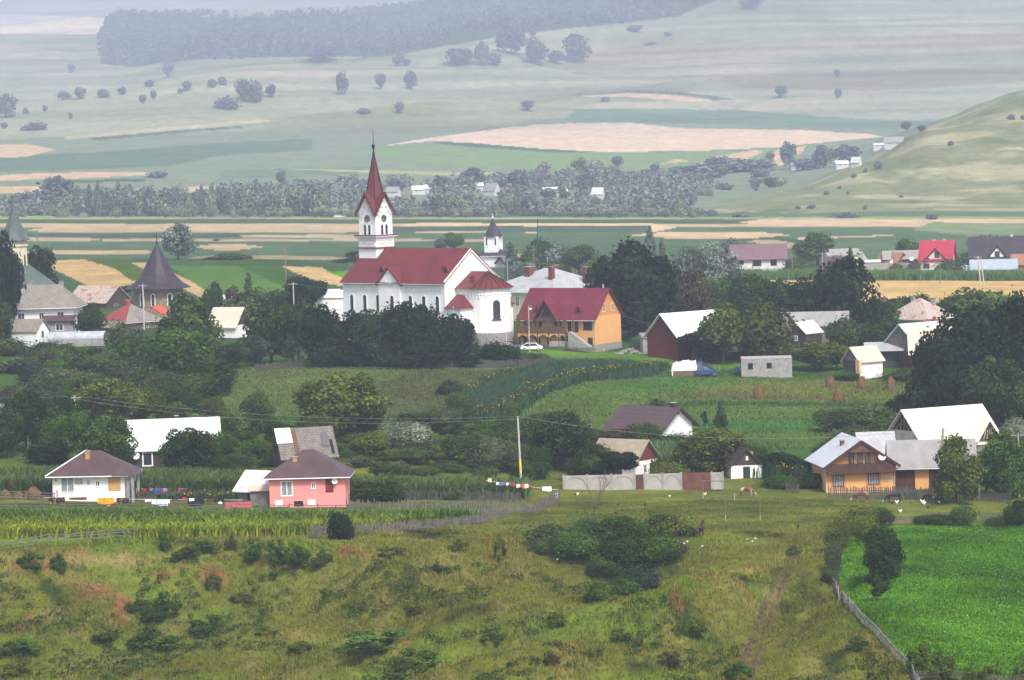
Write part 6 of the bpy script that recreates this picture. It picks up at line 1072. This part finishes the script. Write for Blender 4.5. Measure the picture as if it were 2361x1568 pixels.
pole(88,537,602,'lone pole right of the green turret',Y=680,r=.12,arms=1,m=PW); pole(331,655,715,'grey pole against the wall of the round chapel',Y=555,r=.17,arms=1)
pole(1238,505,640,'very tall thin mast behind the cream manse',Y=640,r=.1,arms=0,m=IRON,tx=1243,name='mast',cat='mast'); pole(1231,566,640,'wooden pole beside the tall mast',Y=650,r=.1,arms=2,m=PW)
for x,t,b,l in ((1170,596,630,'short white pole right of the chapel'),(1264,592,640,'short white pole above the manse roof')): pole(x,t,b,l,Y=680,r=.1,arms=0)
far_=[(1683,560,640,'pole at the left end of the purple roofed house'),(1736,558,638,'pole in front of the purple roofed house'),(1827,577,628,'yellowish pole right of the purple roofed house'),(1897,582,625,'thin white pole in the far cottage row'),(1905,574,628,'second pole in the far cottage row'),(2168,605,655,'thin pole in the wheat below the pink villa'),(1988,570,655,'faint pole in the wheat below the cottages'),(2060,573,630,'faint pole left of the pink villa')]
for x,t,b,l in far_: pole(x,t,b,l,Y=738 if b<650 else 705,r=.13,arms=1,m=PW if x!=1897 else CONC)
pA=pole(2262,590,664,'left leg of the paired poles standing in the wheat',Y=700,r=.2,arms=2,tx=2256); pB=pole(2270,596,664,'right leg of the paired poles standing in the wheat',Y=697,r=.18,arms=1,tx=2263)
def wire(a,b,sag,label,r=.02):
    o=empty('cable',a,0,label,'cable'); pts=[a.lerp(b,i/16)-Vector((0,0,sag*4*(i/16)*(1-i/16)))-a for i in range(17)]; MB().tube(pts,r,4).build('strand',mat('cable_grey',(.22,.22,.22),.6),o)
wire(at(-80,912,400*K),p0,.4,'cable from the left edge to the pole above the white bungalow'); wire(p0,p1,1.5,'long sagging cable from the left pole to the tall pale pole'); wire(p0-Vector((.5,0,.4)),p1-Vector((0,0,.3)),1.9,'lower twin of the long sagging cable'); wire(p1,p2,2.2,'cable from the tall pale pole to the leaning pole by the farmhouse'); wire(p2,at(2480,965,345*K),.5,'cable from the leaning pole to the right edge')
wire(at(678,655,530*K),q1-Vector((0,0,4.5)),1.0,'cable running past the front of the church to the guest house pole',.014); wire(at(331,660,555*K),at(140,680,560*K),.4,'cable between the round chapel pole and the rusty roofed barn'); wire(q1-Vector((0,0,4.6)),at(1560,762,490*K),.4,'cable from the guest house pole towards the red barn')
# ---------------------------------------------------------------- goals
def goal(x0,b0,x1,b1,h,label):
    a=hit(x0,b0); b=hit(x1,b1); o=empty('football_goal',a,0,label,'goal'); d=b-a; ww=mat('grey_pole_wood',(.15,.11,.09),.9,.2,2)
    for q in (Vector((0,0,0)),d): MB().tube([q-Vector((0,0,.2)),q+Vector((0,0,h))],.07,6).build('post',ww,o); MB().tube([q,q+Vector((0,0,.75))],.075,6).build('white_painted_base',mat('worn_white',(.32,.3,.28)),o)
    MB().tube([Vector((-.2,0,h)),d+Vector((.2,0,h))],.055,6).build('crossbar',ww,o)
goal(1673,1201,1753,1202,2.7,'near wooden football goal on the meadow'); goal(1621,1149,1694,1151,2.4,'far wooden football goal below the plank gate')
# ---------------------------------------------------------------- haystacks
def hay(vx,base,hv,wv,label,grp=None,seed=0,squat=False):
    P=hit(vx,base); s=FV/P.y; h=hv/s; r=wv/s/2; rg=np.random.RandomState(seed); o=empty('haystack',P,0,label,'haystack',grp)
    prof=[(1,0),(1.02,.2),(.97,.42),(.8,.66),(.5,.86),(.12,1.0)] if not squat else [(1,0),(1.02,.25),(.92,.55),(.6,.85),(.15,1)]
    m=MB().ring([(a*r*.93,b*h*.97-.05) for a,b in prof],14); m.build('core',mat('hay_core',(.22,.12,.05),.95,.2,2),o,True)
    n=1500; t=rg.rand(n); a=rg.rand(n)*6.28; rr=np.interp(t,[b for a_,b in prof],[a_ for a_,b in prof])*r*(.95+.1*rg.rand(n)); Pn=np.stack([np.cos(a)*rr,np.sin(a)*rr,t*h],1)
    Nn=np.stack([np.cos(a),np.sin(a),.3+0*a],1)+rg.normal(size=(n,3))*.4; Nn/=np.linalg.norm(Nn,axis=1)[:,None]; V,Q=leaf_quads(Pn,Nn,.11,rg,.5); npmesh('straw',V,Q,attr_mat('straw',transl=.1),np.repeat(np.array((.21,.12,.06))*(.55+.9*rg.rand(n,1)),4,0),o)
    MB().tube([(0,0,h*.9),(.03,0,h*1.08)],.03,5).build('centre_pole',PW,o)
for i,(x,b,hv,wv,l) in enumerate(((1915,893,28,22,'haystack leftmost in the back row below the plank shed'),(1988,895,27,24,'second haystack from the left in the back row'),(2054,898,29,23,'third haystack from the left in the back row'),(2101,900,27,22,'haystack nearest the big dark trees'),(1933,926,30,25,'haystack standing alone in front of the back row'),(1750,919,31,26,'haystack farthest left, alone in the mown field'))): hay(x,b,hv,wv,l,'haystacks in the mown field',i)
hay(29,1140,36,20,'tall thin haystack at the left edge behind the pen rail','haystacks in the pen',11); hay(12,1146,16,20,'low hay pile at the very left edge','haystacks in the pen',12,True); hay(78,1150,27,34,'broad round haystack between pen and white bungalow','haystacks in the pen',13,True); hay(44,1148,12,22,'small hay mound between the two larger ones','haystacks in the pen',14,True)
# ---------------------------------------------------------------- tarpaulin stack, cart, drums for a tractor-like object, car, woodpile
P=hit(1590,866); s_=P.y/FV; o=empty('covered_stack',P,0,'stack covered with a white and a dark blue tarpaulin in the middle field','stack')
WT=mat('white_tarp',(.75,.73,.72),.7,.12,1.2); BT=mat('navy_tarp',(.012,.02,.05),.45,.3,1)
def lump(x0,x1,y0,y1,prof,m,name,rs=1):
    rg=np.random.RandomState(rs); nx,ny=16,10; V=[];Q=[]
    for j in range(ny+1):
        for i in range(nx+1):
            u=i/nx; v=j/ny; hh=np.interp(u,[q[0] for q in prof],[q[1] for q in prof])*min(1,math.sin(math.pi*v)**.4 if 0<v<1 else 0)*(1+.08*rg.normal()); V.append((x0+(x1-x0)*u+rg.normal()*.03,y0+(y1-y0)*v,max(hh,0)))
    for j in range(ny):
        for i in range(nx): a=j*(nx+1)+i; Q.append((a,a+1,a+nx+2,a+nx+1))
    return npmesh(name,V,Q,m,None,o)
lump(-3.2,1.2,-1.3,1.5,[(0,1.3),(.1,2.3),(.5,2.5),(1,2.5)],WT,'white_tarpaulin'); lump(1.0,5.2,-1.2,1.6,[(0,2.65),(.2,2.6),(.5,1.9),(.8,1.1),(1,.2)],BT,'blue_tarpaulin',2); MB().box(-3,2.5,-1.35,-1.1,-.3,1.0).build('bales',mat('old_hay',(.14,.09,.06),.95,.3,2),o)
P=hit(1625,869); o=empty('cart',P,R(-4),'bright blue cart standing in front of the tarpaulin stack','cart'); bl=mat('blue_paint',(.02,.065,.2),.5); MB().box(-1.6,1.6,-.6,.6,.5,1.2).build('body',bl,o)
for x in (-1.1,1.1): MB().tube([(x,-.66,.4),(x,-.76,.4)],.38,12).build('wheel',IRON,o)
MB().box(1.65,2.2,-.5,.5,.55,.75).build('tow_bar',bl,o)
for i,(x,y) in enumerate(((1699,857),(1707,858),(1713,855))): P=hit(x,y); o=empty('tractor_standin',P,0,('blue barrel left of the grey ruin','second blue barrel left of the grey ruin','blue barrel touching the grey ruin')[i],'tractor_standin','drums for the tractor-like object by the ruin'); MB().ring([(.33,0),(.36,.3),(.36,.6),(.33,.9)],12).build('drum',bl,o); MB().ring([(.34,.905),(.34,.93)],12).build('lid',IRON,o)  # blue drums stand in for a tractor-like object beside the ruin
P=at(1226,797,501*K); P.z=gz(P.x,P.y)+.0; o=empty('parked_car',P,R(-4),'small white car parked in front of the orange two storey house','car'); cp=mat('white_car_paint',(.75,.75,.77),.25,.02,spec=.5)
MB().prism([(-2.05,.35),(2.05,.35),(2.1,.8),(1.5,.95),(.85,1.45),(-1.1,1.5),(-1.9,.98),(-2.1,.85)],-.82,.82,'y').build('body',cp,o)
for sy in (-.83,): MB().prism([(-1.65,.98),(1.25,.98),(.75,1.4),(-1.05,1.43)],sy-.02,sy,'y').build('side_windows',GLASS,o)
for x in (-1.3,1.3):
    w_=MB().tube([(x,-.87,.33),(x,-.7,.33)],.33,12).build('wheel',IRON,o); MB().tube([(x,-.89,.33),(x,-.875,.33)],.19,8).build('rim',GUTT,w_)
P=at(1191,786,508*K); P.z=gz(P.x,P.y); o=empty('woodpile',P,0,'dark stacked woodpile between the church apse and the guest house','woodpile'); m=MB(); rg=random.Random(3)
for i in range(70): x=rg.uniform(-1.8,1.8); z=rg.uniform(0,2.2-abs(x)*.5); m.tube([(x,-.6+rg.uniform(-.1,.1),z),(x+rg.uniform(-.1,.1),.6,z)],.13,6)
m.build('logs',mat('firewood',(.12,.08,.06),.9,.4,2),o)
P=at(1452,800,498*K); P.z=gz(P.x,P.y); o=empty('rubble_heap',P,0,'heap of grey rubble between the guest house and the red barn','rubble'); m=MB()
for i in range(60): x=rg.gauss(0,1.4); y=rg.gauss(0,.7); z=max(0,1.3-abs(x)*.5-abs(y)*.4)*rg.random(); r=rg.uniform(.12,.3); m.box(x-r,x+r,y-r*.8,y+r*.8,z-r*.4,z+r*.7)
m.build('stones',GREYC,o)
# ---------------------------------------------------------------- washing
CL={}
def cloth(vx,vtop,wv,hv,col,label,Yk,name='garment',cat='laundry',pat=None,grp='washing hung out to dry'):
    P=at(vx,vtop,Yk*K); s=Yk*K/FV; w_=wv*s; h=hv*s; o=empty(name,P,0,label,cat,grp); rg=random.Random(int(vx)); nx,nz=8,5; V=[];F=[]
    for side in (-1,1):
        b=len(V)
        for j in range(nz+1):
            for i in range(nx+1): u=i/nx; v=j/nz; V.append((w_*(u-.5)*(1-.06*v*math.sin(u*3)),side*.03+.05*side*v+.05*math.sin(u*9+vx)*v,-h*v*(.92+.1*math.sin(u*5+vx))))
        for j in range(nz):
            for i in range(nx): a=b+j*(nx+1)+i; F.append((a,a+1,a+nx+2,a+nx+1))
    m=MB().add(V,F); key='cloth_%d_%d_%d_%s'%(*(int(c*99) for c in col),pat is not None); mt=mat(key,col,.9,.12,3,dirt=(pat,2.2,.52) if pat else None); m.build('fabric',mt,o)
def washline(pts,Yk,label):
    a=at(*pts[0],Yk*K); b=at(*pts[1],Yk*K); o=empty('clothes_line',a,0,label,'clothes line'); MB().tube([Vector((0,0,0)),(b-a)/2-Vector((0,0,.08)),b-a],.02,4).build('cord',WFR,o)
    for q in (Vector((0,0,0)),b-a): 
        g0=gz(a.x+q.x,a.y+q.y)-a.z; MB().tube([q+Vector((0,0,.1)),Vector((q.x,q.y,g0-.2))],.05,5).build('post',WOODG,o)
BK=(.012,.012,.014); WH=(.75,.75,.76)
washline([(290,1126),(430,1127)],352,'upper clothes line with coloured washing right of the white bungalow')
for x,w_,h_,c,l in ((300,6,15,WH,'white shirt nearest the porch on the upper line'),(318,7,15,(.6,.62,.6),'pale shirt second on the upper line'),(333,9,13,(.35,.02,.04),'crimson garment on the upper line'),(349,6,7,(.25,.15,.4),'short lilac garment on the upper line'),(360,11,17,(.04,.09,.28),'blue garment on the upper line'),(371,9,13,(.12,.05,.25),'violet garment on the upper line'),(381,8,12,(.45,.15,.35),'pink garment on the upper line'),(413,5,13,(.6,.05,.1),'narrow red garment alone at the right of the upper line')): cloth(x,1126,w_,h_,c,l,351.5)
washline([(100,1147),(560,1153)],341.5,'long lower clothes line in front of both bungalows')
for x,y,w_,h_,c,l,p in ((130,1147,39,18,BK,'black rug with yellow flowers hung in front of the white bungalow',(.5,.28,.02)),(180,1147,40,6,(.12,.02,.02),'dark red cloth strip folded over the line',None),(209,1149,7,6,WH,'small white cloth under the white bungalow wall',None),(244,1148,38,15,(.75,.32,.01),'yellow rug with dark blotches hung below the porch',(.2,.05,.01)),(251,1160,7,7,(.7,.2,.15),'small salmon rag below the yellow rug',None),(283,1148,30,15,BK,'black blanket with specks left of the porch posts',(.15,.12,.1)),(341,1152,13,5,WH,'white brassiere shaped garment on the lower line',None),(355,1152,11,12,(.75,.68,.7),'white towel with pink edge',None),(370,1152,16,14,(.5,.58,.7),'pale blue white towel',None),(385,1152,13,9,WH,'white garment beside the pale blue towel',None),(379,1160,17,6,WH,'low hanging white cloth strip',None),(404,1151,15,7,(.07,.06,.05),'brown cloth over the lower line',None),(425,1147,7,7,(.5,.02,.08),'small crimson cap hanging on a post',None),(451,1149,38,21,BK,'large black blanket in the middle of the lower line',None),(441,1149,14,7,WH,'white napkin lying over the large black blanket',None),(484,1150,16,9,(.12,.02,.02),'dark red cloth right of the large black blanket',None),(505,1150,24,9,BK,'black cloth at the right of the lower line',None),(508,1155,9,7,WH,'white napkin under the right black cloth',None),(549,1157,62,17,(.42,.10,.10),'faded red patterned carpet left of the pink bungalow',(.2,.015,.02))): cloth(x,y,w_,h_,c,l,341,name='carpet' if w_>35 else 'garment',pat=p)
washline([(1120,1108),(1290,1130)],352,'clothes line behind the picket fence near the tall pale pole')
for x,y,w_,h_,c,l in ((1129,1103,9,9,(.6,.45,.3),'beige cloth at the left end of the far line'),(1147,1112,6,7,WH,'tiny white cloth left on the far line'),(1155,1112,10,8,(.08,.15,.4),'blue garment on the far line'),(1164,1113,6,6,(.45,.05,.08),'small red garment on the far line'),(1170,1113,6,7,WH,'white garment between two red ones'),(1183,1114,8,7,(.4,.03,.03),'red garment left of the tall pale pole'),(1195,1116,9,9,WH,'white garment touching the tall pale pole'),(1206,1116,7,10,(.6,.1,.03),'orange red garment right of the tall pale pole'),(1214,1116,9,10,WH,'white garment right of the orange red one'),(1222,1117,6,6,(.4,.04,.04),'dark red scrap at the right of the far line'),(1261,1122,21,11,WH,'white sheet over the end of the fence'),(1283,1136,8,14,(.55,.6,.7),'pale blue shirt on the fence corner')): cloth(x,y,w_,h_,c,l,351)
# ---------------------------------------------------------------- animals
def skin_body(name,verts,edges,rad,m,parent,sub=2):
    me=bpy.data.meshes.new(name); me.from_pydata([Vector(v) for v in verts],edges,[]); o=bpy.data.objects.new(name,me); C.objects.link(o); o.parent=parent
    sk=o.modifiers.new('Skin','SKIN'); 
    if not me.skin_vertices: 
        bpy.context.view_layer.objects.active=o; bpy.ops.mesh.customdata_skin_add()
    for i,r in enumerate(rad): me.skin_vertices[0].data[i].radius=(r,r) if not hasattr(r,'__len__') else r
    me.skin_vertices[0].data[0].use_root=True; sb=o.modifiers.new('Sub','SUBSURF'); sb.levels=sub; sb.render_levels=sub; me.materials.append(m); return o
def quad(name,P,rz,label,cat,m,scale=1,graze=False,horse=False,extra=None):
    o=empty(name,P,rz,label,cat,scale=(scale,)*3); hd=(1.55,0,.35) if graze else ((1.35,0,1.95) if horse else (1.35,0,1.45)); nk=(1.15,0,.75) if graze else ((1.1,0,1.65) if horse else (1.05,0,1.35)); mz=(1.75,0,.1) if graze else ((1.68,0,1.66) if horse else (1.75,0,1.25))
    B=1.15 if not horse else 1.22
    V=[(0,0,B),(.45,0,B),(.8,0,B+.03),(-.45,0,B+.02),(-.75,0,B+.04),nk,hd,mz,(-.92,0,B+.1),(-.98,0,B-.3),(-1.0,0,B-.7)]
    E=[(0,1),(1,2),(0,3),(3,4),(2,5),(5,6),(6,7),(4,8),(8,9),(9,10)]; Rr=[.36,.36,.30,.36,.28,.17,.14,.085,.05,.035,.06]
    if horse: Rr=[.29,.3,.28,.29,.28,.16,.13,.085,.06,.07,.07]
    for sy in (-1,1):
        n=len(V); V+=[(.72,sy*.2,.85),(.74,sy*.2,.45),(.72,sy*.2,.08),(.76,sy*.2,.0)]; E+=[(2,n),(n,n+1),(n+1,n+2),(n+2,n+3)]; Rr+=[.12,.065,.05,.06]
        n=len(V); V+=[(-.66,sy*.2,.85),(-.86,sy*.2,.5),(-.78,sy*.2,.08),(-.73,sy*.2,.0)]; E+=[(4,n),(n,n+1),(n+1,n+2),(n+2,n+3)]; Rr+=[.16,.07,.05,.06]
        n=len(V); V+=[(hd[0]-.05,sy*.16,hd[2]+.14)]; E+=[(6,n)]; Rr+=[.035]
    skin_body('body',V,E,Rr,m,o)
    if horse:
        MB().add([(nk[0]-.25,0,nk[2]-.25),(nk[0]-.2,.0,nk[2]+.15),(hd[0]-.1,0,hd[2]+.2),(hd[0]-.15,0,hd[2]-.1),(nk[0]-.25,.05,nk[2]-.25),(nk[0]-.2,.05,nk[2]+.15),(hd[0]-.1,.05,hd[2]+.2),(hd[0]-.15,.05,hd[2]-.1)],[(0,1,2,3),(4,5,6,7),(0,1,5,4),(1,2,6,5),(2,3,7,6),(3,0,4,7)]).build('mane',IRON,o)
    return o
quad('horse',hit(1611,1243),R(62),'dark brown horse standing with its back turned beside the ravine bushes','horse',mat('horse_brown',(.035,.014,.010),.5,.15,2),1.05,horse=True)
cb=mat('brown_white_hide',(.13,.04,.02),.8,.1,1,dirt=((.5,.45,.38),1.1,.48)); cbl=mat('black_white_hide',(.012,.012,.014),.6,.1,1,dirt=((.5,.47,.44),1.0,.54))
quad('cow',hit(1987,1157),R(160),'brown and white cow grazing in front of the orange farmhouse','cow',cb,.95,True); quad('cow',hit(2062,1159),R(185),'black and white cow with white face, head to the left','cow',cbl,.95,True)
quad('cow',hit(2142,1161),R(-35),'black cow with white blaze grazing near the leaning pole','cow',cbl,.95,True); quad('cow',hit(1721,1144),R(10),'red and white cow below the black gabled cottage','cow',cb,.85,True)
def bird(vx,vy,col,label,rz,sc=1.0,cat='chicken'):
    sc*=.62
    P=hit(vx,vy); o=empty(cat,P,rz,label,cat,'poultry on the meadow',scale=(sc,)*3); m=mat('feather_%s'%col,{'w':(.75,.72,.68),'k':(.02,.018,.018),'b':(.12,.05,.03)}[col],.8,.1,4)
    V=[(0,0,.3),(.12,0,.32),(.2,0,.45),(.25,0,.55),(-.14,0,.36),(-.26,0,.5),(.31,0,.54)]; E=[(0,1),(1,2),(2,3),(0,4),(4,5),(3,6)]; Rr=[.13,.11,.055,.05,.10,.05,.015]
    for sy in (-1,1): n=len(V); V+=[(.02,sy*.06,.16),(.02,sy*.06,.0),(.08,sy*.06,0)]; E+=[(0,n),(n,n+1),(n+1,n+2)]; Rr+=[.03,.015,.015]
    skin_body('body',V,E,Rr,m,o,1); MB().box(.2,.3,-.012,.012,.58,.64).build('comb',mat('comb_red',(.4,.02,.02)),o)
for x,y,c,l,rz,sc in ((1425,1167,'k','dark hen near the corner of the washing fence',20,1.2),(1332,1143,'w','white hen nearest the washing fence',200,1.3),(1326,1143,'k','grey dark hen beside the white hen at the left',30,1.1),(1544,1147,'w','small white hen below the concrete wall',10,1),(1488,1168,'k','black rooster above the ravine bushes',90,1.6),(1510,1172,'b','brown hen right of the black rooster',0,1),(1643,1153,'b','brown hen between the two goals',40,1.2),(1630,1178,'k','black hen left of the near goal',170,1),(1593,1191,'k','black hen above the horse',0,1),(1626,1143,'w','white goose left of the far goal post',0,1.3),
 (2057,1164,'k','black hen under the head of the black and white cow',30,1.6),(2068,1163,'w','white hen right below the black and white cow',200,1.7),(2099,1163,'b','brown hen between the two black cows',10,1.3),(2127,1162,'w','white goose near the leaning pole',170,1.8),(2131,1165,'w','second white goose a step nearer than the first',190,1.6),(2150,1166,'k','black hen right of the geese',30,1.4),(2140,1174,'k','black hen alone below the geese',60,1.5),(2076,1183,'w','white hen at the board fence of the green field',0,1.5),(1840,1219,'k','black rooster alone near the top of the track',90,1.8)): bird(x,y,c,l,R(rz),sc)
for i,(x,y,c) in enumerate(((1567,1252,0),(1576,1254,0),(1585,1250,0),(1619,1261,1),(1724,1245,0),(1735,1250,1),(1741,1243,0),(1520,1288,0),(1285,1291,0),(1458,1316,0))):
    P=hit(x,y); o=empty('litter_bag',P,0,scale=(.6,)*3,cat='litter',label=('crumpled white bag leftmost behind the horse tail','crumpled white bag second left of the horse','white scrap nearest left of the horse','pale blue plastic bag under the horse','larger white bag on the meadow right of the horse','pale blue bag right of the larger white bag','small white scrap above the pale blue bag','white scrap under the ravine bushes','white scrap in the grass left of the ravine','white scrap deep in the ravine')[i]); rg=np.random.RandomState(i); m=MB().ring([(.05,0),(.25,.05),(.28,.15),(.15,.28),(.03,.32)],7); m.v=[(a+rg.normal()*.04,b+rg.normal()*.04,c_+rg.normal()*.02) for a,b,c_ in m.v]; m.build('plastic',mat('plastic_%d'%c,((.75,.75,.75),(.45,.55,.65))[c],.5),o)
# ---------------------------------------------------------------- labels that single out each tree and bush
LMK=[('the church spire',860,400),('the clock faces',866,503),('the church roof',940,620),('the church wall',900,690),('the apse',1120,730),('the little chapel tower',1131,560),('the orange guest house',1300,730),('the cream manse',1270,640),('the round chapel',366,650),('the green turret',38,580),('the white two storey house',100,730),('the polytunnel',190,785),('the broad white sheet roof',510,750),('the dark red barn',1555,760),('the red veranda house',1665,790),('the grey ruin',1768,843),('the plank shed',1978,835),('the red based barn',2090,810),('the pyramid roofed house',2135,740),('the pink villa',2160,595),('the purple roofed house',1748,600),('the dark grey roofed villa',2300,590),('the tarpaulin stack',1598,845),('the leftmost haystack',1750,905),('the back row of haystacks',2020,890),('the log house',390,1010),('the white bungalow',210,1100),('the pink bungalow',700,1110),('the patched shingle barn',715,1045),('the brown tiled house',1515,970),('the corrugated roof',1410,1040),('the concrete wall',1480,1115),('the black gabled cottage',1718,1080),('the orange farmhouse',1965,1060),('the unfinished barn',2180,990),('the tall pale pole',1199,1040),('the horse',1612,1225),('the near goal',1711,1175),('the lone dark tree',2035,1280),('the zigzag fence',2000,1440),('the big stubble field',1450,315),('the left end of the forest',260,100),('the grassy hill crest',2200,270),('the clay scar',215,1365),('the rutted track',1760,1420),('the curved picket fence',1000,1210),('the sunflower row',1300,890),('the poplar line left of the spire',700,450),('the bright yellow field',60,495),('the hazy white farmhouse',1283,445),('the bare tree',1365,1200),('the left pole',175,950),('the upper field strip',1500,225),('the hillside copse',1230,110),('the hamlet under the hill',1950,385),('the mid hillside clump',570,215),('the left photo edge',0,300),('the left photo edge',0,900),('the bottom left corner',0,1540),('the bottom right corner',2361,1550),('the right photo edge',2361,800),('the top edge of the photo',1700,0)]
KN={'oak':'broad crowned tree','round':'rounded tree','poplar':'upright poplar','bush':'bush','shrub':'ragged shrub','willow':'feathery willow shrub','spruce':'pointed tree','flat':'flat topped tree','sparse':'thin crowned tree'}
CN={'dk':'dark green','dd':'blackish green','gn':'green','mg':'mid green','gy':'grey green','yl':'yellow green','lg':'light green','br':'brownish','bl':'bluish green','fz':'hazy green','fd':'hazy blue','wl':'silvery','ol':'olive','fy':'hazy yellow green'}
ORD=['leftmost','second','third','fourth','fifth','sixth','seventh','eighth','ninth','tenth','eleventh','twelfth','thirteenth','fourteenth','fifteenth','sixteenth','seventeenth','eighteenth','nineteenth','twentieth']
by={}
for r,kind,ck,vx,vy,lod,zone,lab in AUTO:
    cat='bush' if kind in('bush','willow','shrub') else 'tree'
    if lab: r['category']=r.get('category') or cat; continue
    d,nm,lx,ly=min((math.hypot(vx-l[1],(vy-l[2])*1.3),l[0],l[1],l[2]) for l in LMK); dx,dy=vx-lx,vy-ly
    v='above' if dy<-12 else 'below' if dy>12 else ''; h_='left of' if dx<-12 else 'right of' if dx>12 else ''
    if abs(dx)>2.2*abs(dy): v=''
    if abs(dy)>2.2*abs(dx): h_=''
    rel=(v+' and '+h_) if v and h_ else (v or h_ or 'at')
    by.setdefault((CN[ck]+' '+KN[kind],rel,nm),[]).append((vx,r)); r['category']=cat
    if zone: r['group']='trees and bushes '+zone
for (a,rel,nm),L_ in by.items():
    L_.sort(key=lambda q:q[0])
    for i,(x,r) in enumerate(L_):
        if len(L_)==1: r['label']=f'{a} {rel} {nm}'
        elif i==0: r['label']=f'leftmost {a} {rel} {nm}'
        elif i==len(L_)-1: r['label']=f'rightmost {a} {rel} {nm}'
        else: r['label']=f'{ORD[min(i,19)]} {a} from the left {rel} {nm}'
for o in C.objects:
    if o.parent is None and 'label' in o and len(o['label'].split())>16: o['label']=' '.join(o['label'].split()[:16]); print('LONG',o.name,o['label'])
